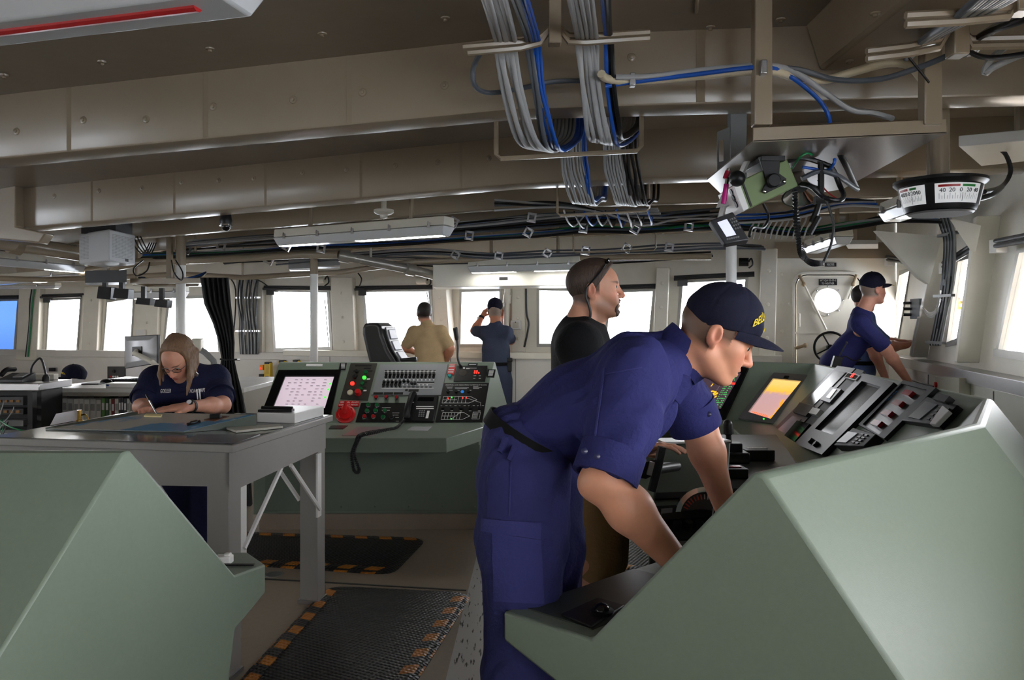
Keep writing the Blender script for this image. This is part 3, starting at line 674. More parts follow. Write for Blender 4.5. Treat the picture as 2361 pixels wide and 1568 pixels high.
g = MB(); g.slab(f2.q([(1812, 871), (1822, 872), (1818, 879), (1808, 878)]), f2.n, .018, .03); g.build('latch', M_blackp, d)
# inward faces along the right arm
M_inst = mat('instrument_dark_grey', (30, 32, 34), .55, var=.04, spec=.25)
M_pane = mat('smoked_display_glass', (46, 48, 52), .15, var=.1, scale=3, spec=.3)
d = f1.plate('instrument_panel', [(1934, 846), (1976, 852), (1786, 1050), (1745, 1034)], M_blackp, .012)
f1.plate('instrument_window', [(1930, 858), (1955, 862), (1880, 938), (1858, 930)], M_pane, .016, .01, d)
f1.plate('instrument_window', [(1832, 962), (1852, 970), (1790, 1030), (1768, 1020)], mat('slate_display', (120, 124, 136), .2), .016, .01, d)
f1.plate('instrument_block', [(1852, 934), (1886, 944), (1866, 966), (1836, 956)], M_inst, .03, .01, d)
d = f1.plate('instrument_panel', [(1979, 853), (1993, 857), (1908, 975), (1830, 1066), (1792, 1050)][0:1]+[(1996, 858), (1842, 1040), (1800, 1040)], M_inst, .012)
b = f1.plate('heading_readout', [(1966, 867), (1994, 874), (1984, 886), (1956, 878)], M_grey, .035, .01, d); f1.txt('84', 1977, 875, .05, M_led_r, d, off=.037)
f1.plate('readout_window', [(1966, 869), (1990, 875), (1982, 883), (1959, 877)], M_smoked, .0365, .034, d)
f1.plate('instrument_block', [(1927, 901), (1952, 907), (1925, 938), (1902, 930)], M_dgrey, .04, .01, d)
f1.plate('readout_window', [(1934, 906), (1942, 908), (1926, 929), (1917, 926)], mat('pale_gauge', (200, 200, 190), .3), .043, .038, d)
f1.plate('instrument_block', [(1886, 948), (1904, 953), (1894, 966), (1876, 961)], mat('pale_grey_key', (180, 182, 180), .4), .04, .01, d)
f1.plate('instrument_window', [(1846, 976), (1876, 984), (1840, 1026), (1812, 1016)], M_smoked, .03, .01, d)
d = f1.bezel('tilted_display', [(1998, 868), (2072, 890), (1905, 1056), (1840, 1030)], [(1997, 886), (2042, 900), (1930, 1010), (1888, 996)], M_blackp, .03)
f1.plate('screen', [(1997, 886), (2042, 900), (1930, 1010), (1888, 996)], M_pane, .012, parent=d)
for (x, y) in ((1882, 1026), (1894, 1034)): f1.knob('rotary_knob', x, y, .018, .05, M_blackp, d)
d = f1.bezel('alarm_display', [(2090, 882), (2166, 900), (2046, 1018), (1986, 984)], [(2086, 890), (2145, 905), (2034, 1008), (1996, 984)], M_inst, .02)
f1.plate('button_field', [(2086, 890), (2145, 905), (2034, 1008), (1996, 984)], M_plate, .012, parent=d)
for (x, y) in ((2103, 914), (2080, 937), (2055, 960), (2031, 983)):
    f1.plate('alarm_button', [(x-4, y-8), (x+14, y-3), (x+3, y+8), (x-15, y+2)], M_btn_r, .03, .01, d)
g = MB()
for k in range(12): x, y = 2072-k*6.3, 905+k*5.6; g.slab(f1.q([(x, y), (x+3, y+.6), (x-1.5, y+4), (x-4.5, y+3.4)]), f1.n, .012, .014)
for (x, y) in ((2124, 921), (2100, 944), (2076, 966), (2051, 990)): g.slab(f1.q([(x, y), (x+3, y+1), (x-9, y+11), (x-12, y+10)]), f1.n, .012, .014)
g.build('blue_marks', mat('blue_print', (50, 110, 170), .5, var=0), d)
d = f1.plate('keyboard_unit', [(2150, 924), (2222, 944), (2176, 992), (2090, 978)], M_inst, .03, bevel=.004)
f1.plate('screen', [(2148, 936), (2176, 944), (2134, 978), (2108, 972)], mat('grey_lcd', (84, 88, 92), .3), .034, .028, d)
g = MB()
for i in range(4):
    for j in range(3): x, y = 2182+j*9-i*9, 947+j*2.5+i*9; g.slab(f1.q([(x, y), (x+6, y+1.8), (x+2, y+6), (x-4, y+4)]), f1.n, .028, .036)
g.build('keys', M_blackp, d)
f1.plate('bracket_box', [(2184, 922), (2212, 930), (2200, 944), (2172, 936)], M_blackp, .05, .02, d)
ps = MB(); c = [f1.at(x, y)+f1.n*.04 for x, y in ((2200, 955), (2216, 968), (2184, 1000), (2170, 998))]; ps.slab(c, f1.n, 0, .02); ps.build('log_booklet', M_paper, label='white booklet leaning on the keyboard unit of the right console arm', cat='booklet', bevel=.003)
d = f1.plate('navigation_unit', [(1985, 1000), (2040, 1016), (2010, 1045), (1940, 1040)], M_inst, .05, bevel=.004)
f1.plate('screen', [(1975, 1010), (1998, 1014), (1970, 1036), (1948, 1034)], mat('pale_lcd', (140, 150, 150), .3), .054, .048, d)
g = MB()
for i in range(4):
    for j in range(2): x, y = 2008+j*9-i*7, 1015+j*2.5+i*6; g.slab(f1.q([(x, y), (x+6, y+1.6), (x+2, y+4.5), (x-4, y+3)]), f1.n, .048, .056)
g.build('keys', M_blackp, d)
# joystick / throttle on the inner desk
tl = empty('throttle_lever', P(1682, 1050, 3.7), 'black throttle lever standing on the dark inner desk beside the forearm', 'lever')
b0 = P(1682, 1062, 3.7)
g = MB(); g.box(b0+V((.0, 0, .02)), (.16, .12, .05)); g.box(b0+V((.02, .0, .06)), (.07, .06, .05)); g.build('base', M_blackp, tl, bevel=.006)
g = MB(); g.tube([b0+V((0, 0, .06)), b0+V((-.005, 0, .12)), P(1680, 1000, 3.7), P(1678, 978, 3.7)], [.012, .013, .024, .022], 12); g.sph(P(1678, 978, 3.7), .022); g.build('grip', M_blackp, tl)
# dark inner desk leaf that the lever and small instruments stand on
g = MB(); z0 = b0.z-.005
qd = [P(1630, 1010, 4.6), P(1790, 1010, 4.6), P(1880, 1100, 3.1), P(1690, 1130, 3.1)]
g.hexa([up(p, z0-.04) for p in qd]+[up(p, z0) for p in qd]); g.build('inner_desk', mat('dark_desk', (40, 43, 41), .4), hc_, bevel=.004)
for (x, y, w_, h_, nm, lab) in ((1660, 1055, .09, .03, 'control_box', 'small black control box with a teal strip on the inner desk'), (1745, 1058, .14, .05, 'control_box', 'flat black control box with chrome trim on the inner desk'), (1685, 1098, .12, .04, 'control_box', 'black box with red printing on the inner desk')):
    Y = (HC-z0)*F/(y-HY); c = P(x, y, Y); e = empty(nm, c, lab, 'control box'); g = MB(); g.box(c+V((0, 0, h_/2)), (w_, .11, h_)); g.build('case', M_blackp, e, bevel=.004)
    g = MB(); g.box(c+V((0, 0, h_+.002)), (w_*.7, .03, .004)); g.build('strip', mat('teal_strip', (110, 190, 195), .4) if 'teal' in lab else (M_chrome if 'chrome' in lab else M_btn_r), e)
# ---------------- engine order pedestal between the men
pe = empty('engine_control_stand', P(1580, 1300, 3.0), 'dark green control stand with a half round telegraph dial behind the leaning man', 'control stand')
PY = 3.0
g = MB()
q0 = [P(1505, 1135, PY), P(1690, 1130, PY), P(1700, 1290, PY-.25), P(1490, 1262, PY-.25)]
def dn(p, z): return V((p.x, p.y, z))
tz = [P(1528, 1022, PY+.35), P(1640, 1048, PY+.35), P(1660, 1130, PY), P(1505, 1135, PY), P(1495, 1250, PY-.28), P(1700, 1250, PY-.28)]
prof_l = [P(1530, 1025, PY+.35), P(1505, 1135, PY+.02), P(1495, 1255, PY-.26)]
w_ = V((.30, .04, 0))
pl = [prof_l[0], prof_l[1], prof_l[2], dn(prof_l[2], prof_l[2].z-.06), dn(prof_l[2]+V((0, .1, 0)), 0), dn(prof_l[0]+V((0, .2, 0)), 0), prof_l[0]+V((0, .2, -.02))]
g.prism(pl, w_); g.build('body', mat('dark_green_stand', (88, 98, 90), .42, var=.03), pe, bevel=.006)
g = MB(); g.prism([prof_l[0]+V((0, -.01, .004)), prof_l[0]+V((0, .2, -.01)), prof_l[0]+V((.30, .25, -.01)), prof_l[0]+V((.30, .04, .004))], (0, 0, .008)); g.build('top_trim', M_white, pe)
pn = (prof_l[0]-prof_l[1]).cross(V((1, .1, 0))); pn = V((0, -1, 1)).normalized()
f3 = Face(prof_l[1], ((prof_l[1]-prof_l[2]).normalized().cross(w_.normalized())*-1), w_, pe)
if f3.n.z < 0: f3.n = -f3.n; f3.ya = f3.n.cross(f3.xa)
f3.plate('slot_panel', [(1512, 1140), (1640, 1135), (1640, 1148), (1510, 1154)], M_blackp, .008)
d = f3.plate('control_panel', [(1508, 1170), (1690, 1160), (1690, 1245), (1502, 1248)], M_inst, .006)
f3.plate('nameplate', [(1524, 1178), (1550, 1176), (1548, 1203), (1522, 1204)], M_grey, .01, .004, d)
for x in (1560, 1585, 1610): f3.knob('rotary_knob', x, 1220, .016, .035, M_blackp, d)
g = MB(); g.prism([f3.at(x, y)+f3.n*.01 for x, y in ((1522, 1205), (1650, 1190), (1650, 1210), (1522, 1220))], f3.n*.03); g.build('lever_rail', M_blackp, d)
# telegraph dial: upright half disc with a clear rim
dc = P(1625, 1195, PY-.12)
tg = empty('telegraph_dial', dc, 'half round black telegraph dial with red and white ticks and clear rim', 'dial')
dn_ = V((-.12, -1, .25)).normalized(); dx_ = V((1, -.1, .0)).normalized(); dx_ = (dx_-dn_*dx_.dot(dn_)).normalized(); dy_ = dn_.cross(dx_); dy_ = dy_ if dy_.z > 0 else -dy_
R_ = .105
arc = [dc+dx_*R_*math.cos(PI*k/20)+dy_*R_*math.sin(PI*k/20) for k in range(21)]
g = MB(); g.prism([p-dn_*.03 for p in arc], dn_*.045); g.build('dial_plate', M_plate, tg, smooth=50)
g = MB(); arc2 = [dc+dx_*(R_+.006)*math.cos(PI*k/20)+dy_*(R_+.006)*math.sin(PI*k/20) for k in range(21)]; arc3 = [dc+dx_*(R_-.012)*math.cos(PI*k/20)+dy_*(R_-.012)*math.sin(PI*k/20) for k in range(21)]
vs = []; fs = []
for k in range(21): vs += [arc2[k]-dn_*.04, arc2[k]+dn_*.045, arc3[k]+dn_*.045, arc3[k]-dn_*.04]
for k in range(20):
    for j in range(4): fs.append((k*4+j, k*4+(j+1) % 4, k*4+4+(j+1) % 4, k*4+4+j))
g.add(vs, fs); g.build('clear_rim', mat('clear_acrylic', (200, 205, 208), .05, metal=.85, var=0), tg, smooth=50)
for (ra, rb, m_, nm) in ((3, 10, mat('red_tick', (205, 60, 40), .4, var=0), 'red_ticks'), (10, 17, M_wtext, 'white_ticks')):
    g = MB()
    for k in range(ra, rb):
        a = PI*(1-k/20); u = dx_*math.cos(a)+dy_*math.sin(a); v_ = dn_.cross(u)*.0022
        p1, p2 = dc+u*.068, dc+u*.086; g.slab([p1-v_, p1+v_, p2+v_, p2-v_], dn_, .014, .018)
    g.build(nm, m_, tg)
g = MB(); g.tube([dc+dn_*.05+dy_*.0+dx_*.02, dc+dn_*.055+dx_*.035+dy_*.09], .004, 6); g.build('pointer', M_chrome, tg)
# ---------------- left near console
lc = empty('console', (-1.6, 1.9, 0), 'plain sage green console in the left foreground with a peaked end panel', 'console')
P0 = V((-.905, 1.85, 1.17)); xa = V((-1, 0, 0)); Lx = 2.2
r0 = [P0, V((-.80, 2.258, .74)), V((-.745, 2.36, .74)), V((-.745, 2.36, .655)), V((-.80, 2.26, .585)), V((-.86, 2.22, .0)), V((-1.05, 1.32, 0)), V((-1.05, 1.30, .60)), P0+V((-.006, -.02, -.005))]
rm = [V((p.x-.10, p.y+(.13 if i in (2, 3, 4, 5) else 0), p.z)) for i, p in enumerate(r0)]; r1 = [V((-.905-Lx, p.y, p.z)) for p in rm]
g = MB(); loft(g, [r0, rm, r1]); g.build('body', M_green, lc, smooth=12, bevel=.006)
sl = (r0[1]-r0[0]).normalized(); n_ = V((-1, 0, 0)).cross(sl); n_ = n_ if n_.z > 0 else -n_
g = MB(); a = r0[0].lerp(r0[1], .12)+V((-.02, 0, 0)); b = r0[0].lerp(r0[1], .72)+V((-.02, 0, 0))
g.slab([a, b, b+V((-.6, 0, 0)), a+V((-.6, 0, 0))], n_, 0, .02); g.build('display', M_dgrey, lc, bevel=.004)
g = MB(); c = Zp(560, 1300, .7405); g.box(Zp(548, 1302, .743), (.10, .012, .004)); g.build('pen_slot', M_blackp, lc)
g = MB(); c = Zp(516, 1290, .75); g.box(c, (.05, .035, .025)); g.box(c+V((.012, 0, .014)), (.02, .02, .012)); g.build('eraser', M_white, label='small white block lying on the desk of the left foreground console', cat='eraser', bevel=.004)
# ---------------- chart table
ct_ = empty('chart_table', (-1.6, 3.8, 0), 'grey metal chart table with leg braces and a dark green top', 'table')
TZ = .975
n1, n2, n3, n4 = Zp(538, 1027, TZ), Zp(768, 957, TZ), Zp(240, 948, TZ), Zp(-40, 1009, TZ)
n3 = n2+(n4-n1)*1.0
tpz = [n4, n1, n2, n3]
g = MB(); g.hexa([p+V((0, 0, -.032)) for p in tpz]+tpz); tt = g.build('tabletop', M_table, ct_, bevel=.004)
g = MB(); cen = sum(tpz, V())/4; ins = [p+(cen-p)*.03 for p in tpz]; g.hexa([p+V((0, 0, -.002)) for p in ins]+[p+V((0, 0, .002)) for p in ins]); g.build('top_laminate', mat('dark_green_gloss', (74, 82, 76), .12, var=.03), tt)
ux = (n1-n4).normalized(); uy = (n2-n1).normalized()
# aprons
def bar(a, b, z0, z1, t, inw):
    g.slab([up(a, z0), up(b, z0), up(b, z1), up(a, z1)], inw, 0, t)
c1 = n1-ux*.035+uy*.03; c2 = n2-ux*.03-uy*.03; c4 = n4+ux*.03+uy*.03; c3 = n3+ux*.03-uy*.03
for a, b, i_, s in ((c1, c2, -ux, .0), (c4, c1, uy, .0), (c3, c2, -uy, 0), (c4, c3, ux, 0)):
    g = MB()
    L_ = (b-a); k = L_.normalized()
    pts = [a+k*.0, a+k*.12, b-k*.12, b]
    g.prism([up(a, TZ-.032), up(a, .775), up(b, .80), up(b, TZ-.032)], i_*.02); g.build('apron', M_table, ct_)
for c, dx, dy in ((c1, -ux, uy), (c2, -ux, -uy), (c3, ux, -uy), (c4, ux, uy)):
    g = MB(); b_ = c+dx*.002+dy*.002; q = [b_, b_+dx*.10, b_+dx*.10+dy*.10, b_+dy*.10]; g.hexa([up(p, 0) for p in q]+[up(p, TZ-.034) for p in q]); lg = g.build('leg', M_table, ct_, bevel=.004)
    g = MB(); q = [b_-dx*.008-dy*.008, b_+dx*.108-dy*.008, b_+dx*.108+dy*.108, b_-dx*.008+dy*.108]; g.hexa([up(p, 0) for p in q]+[up(p, .02) for p in q])
    g.hexa([up(p, 0) for p in (b_-dy*.01, b_+dx*.06-dy*.01, b_+dx*.06, b_)]+[up(p, .07) for p in (b_-dy*.01, b_+dx*.06-dy*.01, b_+dx*.06, b_)])
    for k in (.015, .045): g.sph(up(b_+dx*k-dy*.012, .045), .008, nu=8, nv=5)
    g.build('foot_bracket', M_steel, lg)
for (a, b) in ((c2-uy*.13+ux*.004, c2-uy*.45+ux*.0), (c1+uy*.14-ux*.03, c1+uy*.50-ux*.02)):
    g = MB(); z1_ = .78
    g.slab([up(a-uy*.0, .46), up(a+uy*.05, .46), up(a+uy*.05, .79), up(a, .79)], ux, -.004, .006)
    g.tube([up(a+uy*.02, .5)+ux*.01, up(b, .79)+ux*.01], .011, 6); g.build('leg_brace', M_white, ct_, label='white folding leg brace')
for (a, dr) in ((c1-ux*.14+uy*.02, -ux), (c2-ux*.14-uy*.02, -ux)):
    g = MB(); g.tube([up(a, .52), up(a+dr*.2, .79)], .012, 6); g.build('leg_brace', M_white, ct_, label='white folding leg brace')
# raised drafting board with charts
bz = TZ+.003
qb = [Zp(105, 990, bz), Zp(425, 998, bz), Zp(592, 961, TZ+.02), Zp(330, 944, TZ+.05)]
g = MB(); bt = [qb[0]+V((0, 0, .008)), qb[1]+V((0, 0, .008)), Zp(590, 956, TZ+.06), Zp(332, 950, TZ+.06)]
bt[3] = bt[2]+(bt[0]-bt[1])*.93; bt[3].z = bt[2].z
g.hexa([up(p, bz-.0) for p in bt]+bt); db = g.build('drafting_board', mat('board_dark_green', (82, 92, 84), .3), label='low sloping drafting board on the chart table', cat='drafting board')
bn = (bt[1]-bt[0]).cross(bt[2]-bt[1]).normalized(); bn = bn if bn.z > 0 else -bn
FB = lambda x, y: onp(x, y, bt[1], bn)
def flat(name, q, m, label, cat, t=.0015, t0=.0005, **k):
    g = MB(); g.slab([FB(*p) for p in q], bn, t0, t); return g.build(name, m, smooth=0, label=label, cat=cat, **k)
m = mat('chart_paper', (196, 196, 190), .25, var=.05)
nt = m.node_tree; N = nt.nodes; L = nt.links; nz = N.new('ShaderNodeTexNoise'); nz.inputs['Scale'].default_value = 3.2; nz.inputs['Detail'].default_value = 6; rp = N.new('ShaderNodeValToRGB'); tc = N.new('ShaderNodeTexCoord')
L.new(tc.outputs['Object'], nz.inputs['Vector']); L.new(nz.outputs['Fac'], rp.inputs[0]); L.new(rp.outputs[0], N['Principled BSDF'].inputs['Base Color'])
rp.color_ramp.elements[0].position = .50; rp.color_ramp.elements[0].color = (*lin((188, 186, 178)), 1); rp.color_ramp.elements[1].position = .54; rp.color_ramp.elements[1].color = (*lin((96, 148, 188)), 1)
flat('nautical_chart', [(112, 989), (424, 995), (588, 957), (352, 952)], m, 'blue and grey nautical chart spread on the drafting board', 'chart')
g = MB()
FBp = lambda x, y: FB(x, y)+bn*.003
flat('note_pad', [(332, 962), (372, 963), (374, 958.5), (337, 957.5)], mat('yellow_note', (226, 214, 160), .6), 'small yellow note pad under the writing hand', 'note pad', t=.008, t0=.002)
g = MB(); g.box(FB(498, 965)+bn*.012, (.05, .03, .02)); g.build('chart_weight', M_blackp, label='small black box shaped weight on the chart near the board edge', cat='paper weight', bevel=.003)
flat('photo_print', [(470, 970), (495, 973), (528, 962), (500, 960)], mat('brown_print', (120, 84, 66), .3), 'brown print lying beside the black weight on the chart', 'print', t=.004, t0=.002)
for (a, b, lab) in (((432, 983), (462, 976), 'black mechanical pencil lying on the near edge of the chart'),):
    e = empty('pencil', FB(*a), lab, 'pencil'); g = MB(); g.tube([FB(*a)+bn*.009, FB(*b)+bn*.009], .007, 8); g.build('barrel', M_blackp, e); g = MB(); g.tube([FB(440, 981)+bn*.012, FB(455, 977.5)+bn*.012], .008, 8); g.build('clip', M_chrome, e)
sheet('paper_pad', [(522, 990), (645, 982), (652, 987), (545, 998)], TZ+.004, mat('pad_beige', (186, 184, 172), .6), 'beige sheets lying on the table in front of the white flat box', th=.010)
sheet('plastic_sheet', [(420, 1020), (545, 1022), (600, 1002), (455, 1002)], TZ+.0025, mat('grey_film', (112, 110, 116), .25), 'thin grey plastic sheet on the near right part of the tabletop', 'sheet')
# white flat box / clipboard case
e = empty('clipboard_case', Zp(680, 975, TZ), 'white flat clipboard case on the right corner of the chart table', 'clipboard')
q = [Zp(592, 974, TZ+.002), Zp(680, 977, TZ+.002), Zp(747, 958, TZ+.002)]; q.append(q[2]+q[0]-q[1])
g = MB(); g.hexa(q+[p+V((0, 0, .05)) for p in q]); g.build('case', M_white, e, bevel=.004)
g = MB(); a = q[0].lerp(q[1], .05)+V((0, .01, .052)); b = q[0].lerp(q[1], .85)+V((0, .01, .052)); g.box((a+b)/2+V((0, .03, .006)), ((b-a).length, .05, .012)); g.tube([a+V((0, .04, .016)), b+V((0, .05, .016))], .009, 8); g.build('clip', M_blackp, e)
# upright paper and brass stand at the left corner of the table
pp = [Zp(116, 981, TZ), Zp(176, 969, TZ)]; g = MB(); g.slab([pp[0], pp[1], pp[1]+V((0, .05, .05)), pp[0]+V((0, .05, .05))], (0, -1, .6), 0, .002)
g.build('instruction_card', M_paper, label='white card with small print leaning at the left end of the chart table', cat='card')
e = empty('brass_stand', Zp(183, 971, TZ), 'small brass object with a hooked foot standing on the chart table', 'brass stand'); c = Zp(183, 971, TZ)
M_brass = mat('brass', (200, 160, 80), .2, metal=1, var=.03)
g = MB(); g.cyl(c, c+V((0, 0, .055)), .011); g.lathe(c, (0, 0, 1), [(.016, 0), (.016, .006), (.01, .008)], 16); g.build('post', M_brass, e)
g = MB(); g.tube(spline([c+V((.01, 0, .03)), c+V((.03, 0, .034)), c+V((.042, 0, .018)), c+V((.045, 0, 0))], 5), .004, 6); g.build('hook', M_brass, e)
# ---------------- anti-fatigue mats
M_mat = mat('black_rubber_mat', (32, 32, 34), .42, var=.1, bump=.0)
def rubber(m):
    nt = m.node_tree; N = nt.nodes; L = nt.links
    tc = N.new('ShaderNodeTexCoord'); w1 = N.new('ShaderNodeTexWave'); w2 = N.new('ShaderNodeTexWave')
    mp = N.new('ShaderNodeMapping'); mp.inputs['Rotation'].default_value = (0, 0, .5)
    L.new(tc.outputs['Object'], mp.inputs[0])
    for w_, r in ((w1, 'X'), (w2, 'Y')):
        w_.bands_direction = r; w_.inputs['Scale'].default_value = 14; L.new(mp.outputs[0], w_.inputs['Vector'])
    mu = N.new('ShaderNodeMath'); mu.operation = 'MULTIPLY'; L.new(w1.outputs['Fac'], mu.inputs[0]); L.new(w2.outputs['Fac'], mu.inputs[1])
    bp = N.new('ShaderNodeBump'); bp.inputs['Strength'].default_value = .8; bp.inputs['Distance'].default_value = .006
    L.new(mu.outputs[0], bp.inputs['Height']); L.new(bp.outputs[0], N['Principled BSDF'].inputs['Normal'])
rubber(M_mat); M_matY = mat('amber_mat_stripe', (196, 122, 36), .38, var=.08); rubber(M_matY)
def fmat(corn, label, sides, wb=.085, h=.014, nst=None):
    c = [V((p.x, p.y, 0)) for p in corn]; cen = sum(c, V())/4
    e = empty('floor_mat', cen, label, 'mat', 'black rubber mats with amber edges')
    # rounded outline
    out = []
    for i in range(4):
        p = c[i]; a = (c[i-1]-p).normalized(); b = (c[(i+1) % 4]-p).normalized(); r = .12
        for t in (0, .25, .5, .75, 1): out.append((p+a*r)*(1-t)**2+p*2*t*(1-t)+(p+b*r)*t*t)
    g = MB(); inn = [p+(cen-p).normalized()*.03 for p in out]
    k = len(out); vs = [p for p in out]+[p+V((0, 0, h)) for p in inn]; g.add(vs, [tuple(range(k, 2*k))]+[(i, (i+1) % k, k+(i+1) % k, k+i) for i in range(k)]); g.build('field', M_mat, e, smooth=30)
    for (i, j) in sides:
        a, b = c[i], c[j]; d = (b-a); Ln = d.length; d.normalize(); n = V((-d.y, d.x, 0)); n = n if (cen-a).dot(n) > 0 else -n
        g = MB(); st = .085; k = int((Ln-.16)/st)
        for s in range(k):
            t0 = .08+s*st; sk = .035; p = a+d*t0
            z0, z1 = .004, h+.002
            q = [p, p+d*st, p+d*(st+sk)+n*wb, p+d*sk+n*wb]; qm = [q[0].lerp(q[3], .42), q[1].lerp(q[2], .42)]
            g.mi = s % 2
            g.hexa([up(q[0], 0), up(q[1], 0), up(qm[1], h*.8), up(qm[0], h*.8), up(q[0], z0), up(q[1], z0), up(qm[1], z1+.002), up(qm[0], z1+.002)]); g.hexa([up(qm[0], h*.8), up(qm[1], h*.8), up(q[2], h*.8), up(q[3], h*.8), up(qm[0], z1+.002), up(qm[1], z1+.002), up(q[2], z1+.002), up(q[3], z1+.002)])
        g.build('hazard_border', [M_matY, M_mat], e, smooth=0)
    return e
fmat([Zp(755, 1352, 0), Zp(1092, 1368, 0), Zp(880, 1700, 0), Zp(430, 1700, 0)], 'large black rubber mat with amber striped edges in the centre foreground', [(0, 3), (1, 2)])
fmat([Zp(520, 1228, 0), Zp(985, 1243, 0), Zp(905, 1327, 0), Zp(500, 1300, 0)], 'black rubber mat with amber striped edges in front of the middle console', [(0, 1), (3, 2)])
fmat([Zp(1165, 1450, 0), Zp(1420, 1460, 0), Zp(1420, 1800, 0), Zp(1000, 1800, 0)], 'black rubber mat with amber striped edges under the leaning man', [(0, 3)])
fmat([Zp(1375, 1215, 0), Zp(1640, 1215, 0), Zp(1600, 1345, 0), Zp(1380, 1308, 0)], 'black rubber mat with amber striped edges beside the bare legs of the bearded man', [(3, 2)])
g = MB(); c = Zp(632, 1325, 0); g.lathe(c, (0, 0, 1), [(.05, 0), (.05, .004), (.03, .006), (.02, .003)], 20); g.build('deck_fitting', M_steel, label='round metal deck fitting in the tan floor by the table leg', cat='deck fitting')
# ================================================================== PEOPLE (bodies grown as one smooth surface from blended tapered limbs)
def vv(p): return np.array((p[0], p[1], p[2]), dtype=np.float32)
class Sdf:
    def __init__(s, h): s.h = h; s.ops = []; s.dfn = None
    def _o(s, f, lo, hi, k, op): s.ops.append((f, np.minimum(lo, hi), np.maximum(lo, hi), k, op)); return s
    def cap(s, a, b, ra, rb=None, k=.03, op='+', w=None, sx=1.0):
        a = vv(a); b = vv(b); rb = ra if rb is None else rb
        if w is not None: w = vv(w); w = w/np.linalg.norm(w)
        R = max(ra, rb)*max(1, sx)
        def f(X):
            q = X-a
            if w is not None:
                t = q@w; q = q+t[..., None]*w*(1/sx-1)
                ab = b-a; ab = ab+w*(ab@w)*(1/sx-1)
            else: ab = b-a
            L2 = max(1e-9, float(ab@ab)); t = np.clip(q@ab/L2, 0, 1)
            return np.linalg.norm(q-t[..., None]*ab, axis=-1)-(ra+(rb-ra)*t)
        return s._o(f, np.minimum(a, b)-R, np.maximum(a, b)+R, k, op)
    def ell(s, c, r, R=None, k=.02, op='+'):
        c = vv(c); r = np.array(r, dtype=np.float32) if hasattr(r, '__len__') else np.array((r, r, r), dtype=np.float32)
        M = np.array(R, dtype=np.float32) if R is not None else np.eye(3, dtype=np.float32)  # columns = local axes
        def f(X):
            q = (X-c)@M; k0 = np.linalg.norm(q/r, axis=-1); k1 = np.linalg.norm(q/(r*r), axis=-1)+1e-6
            return k0*(k0-1)/k1
        m = np.abs(M)@r
        return s._o(f, c-m, c+m, k, op)
    def cut(s, p, n, lo, hi, k=.004):  # remove half space on +n side inside the block lo..hi
        p = vv(p); n = vv(n); n = n/np.linalg.norm(n)
        s.ops.append((lambda X: -((X-p)@n), vv(lo), vv(hi), k, '-')); return s
    def mesh(s):
        h = s.h; adds = [o for o in s.ops if o[4] == '+']
        lo = np.min([o[1] for o in adds], 0)-4*h; hi = np.max([o[2] for o in adds], 0)+4*h
        n = np.ceil((hi-lo)/h).astype(int)+1; D = np.full(n, .2, np.float32)
        ax = [lo[i]+np.arange(n[i], dtype=np.float32)*h for i in range(3)]
        for f, a, b, k, op in s.ops:
            m = k+3*h; i0 = np.clip(np.floor((a-m-lo)/h).astype(int), 0, n-1); i1 = np.clip(np.ceil((b+m-lo)/h).astype(int)+1, 1, n)
            if np.any(i1 <= i0): continue
            sl = tuple(slice(i0[i], i1[i]) for i in range(3))
            X = np.stack(np.meshgrid(*[ax[i][sl[i]] for i in range(3)], indexing='ij'), -1)
            d = f(X).astype(np.float32); E = D[sl]
            if op == '+': hh = np.clip(k-np.abs(E-d), 0, None)/k; D[sl] = np.minimum(E, d)-hh*hh*k*.25
            else:
                d = -d; hh = np.clip(k-np.abs(E-d), 0, None)/k; D[sl] = np.maximum(E, d)+hh*hh*k*.25
        if s.dfn is not None:
            I = np.nonzero(np.abs(D) < 6*h); X = np.stack([ax[i][I[i]] for i in range(3)], -1); D[I] += s.dfn(X)
        ins = D < 0; c = [n[0]-1, n[1]-1, n[2]-1]
        cnt = np.zeros(c, np.int8)
        for dx in (0, 1):
            for dy in (0, 1):
                for dz in (0, 1): cnt += ins[dx:dx+c[0], dy:dy+c[1], dz:dz+c[2]]
        act = (cnt > 0) & (cnt < 8); I = np.array(np.nonzero(act)).T
        idx = np.full(c, -1, np.int32); idx[act] = np.arange(len(I))
        acc = np.zeros((len(I), 3)); num = np.zeros(len(I))
        cor = [(x, y, z) for x in (0, 1) for y in (0, 1) for z in (0, 1)]
        for a in cor:
            for ax_ in range(3):
                if a[ax_]: continue
                b = list(a); b[ax_] = 1
                va = D[I[:, 0]+a[0], I[:, 1]+a[1], I[:, 2]+a[2]]; vb = D[I[:, 0]+b[0], I[:, 1]+b[1], I[:, 2]+b[2]]
                m = (va < 0) != (vb < 0); t = np.where(m, va/np.where(m, va-vb, 1), 0)
                p = np.tile(np.array(a, float), (len(I), 1)); p[:, ax_] += t; acc[m] += p[m]; num[m] += 1
        vs = lo+(I+acc/num[:, None])*h
        faces = []
        for ax_ in range(3):
            o1, o2 = [(1, 2), (2, 0), (0, 1)][ax_]
            A = np.take(ins, range(n[ax_]-1), ax_); B = np.take(ins, range(1, n[ax_]), ax_)
            ch = A != B; J = np.array(np.nonzero(ch)).T
            ok = (J[:, o1] > 0) & (J[:, o2] > 0) & (J[:, o1] < n[o1]-1) & (J[:, o2] < n[o2]-1); J = J[ok]
            fl = A[J[:, 0], J[:, 1], J[:, 2]]
            def cell(d1, d2):
                K = J.copy(); K[:, o1] -= d1; K[:, o2] -= d2; return idx[K[:, 0], K[:, 1], K[:, 2]]
            q = np.stack([cell(1, 1), cell(0, 1), cell(0, 0), cell(1, 0)], 1); q[~fl] = q[~fl][:, ::-1]; faces.append(q)
        return vs, np.concatenate(faces)
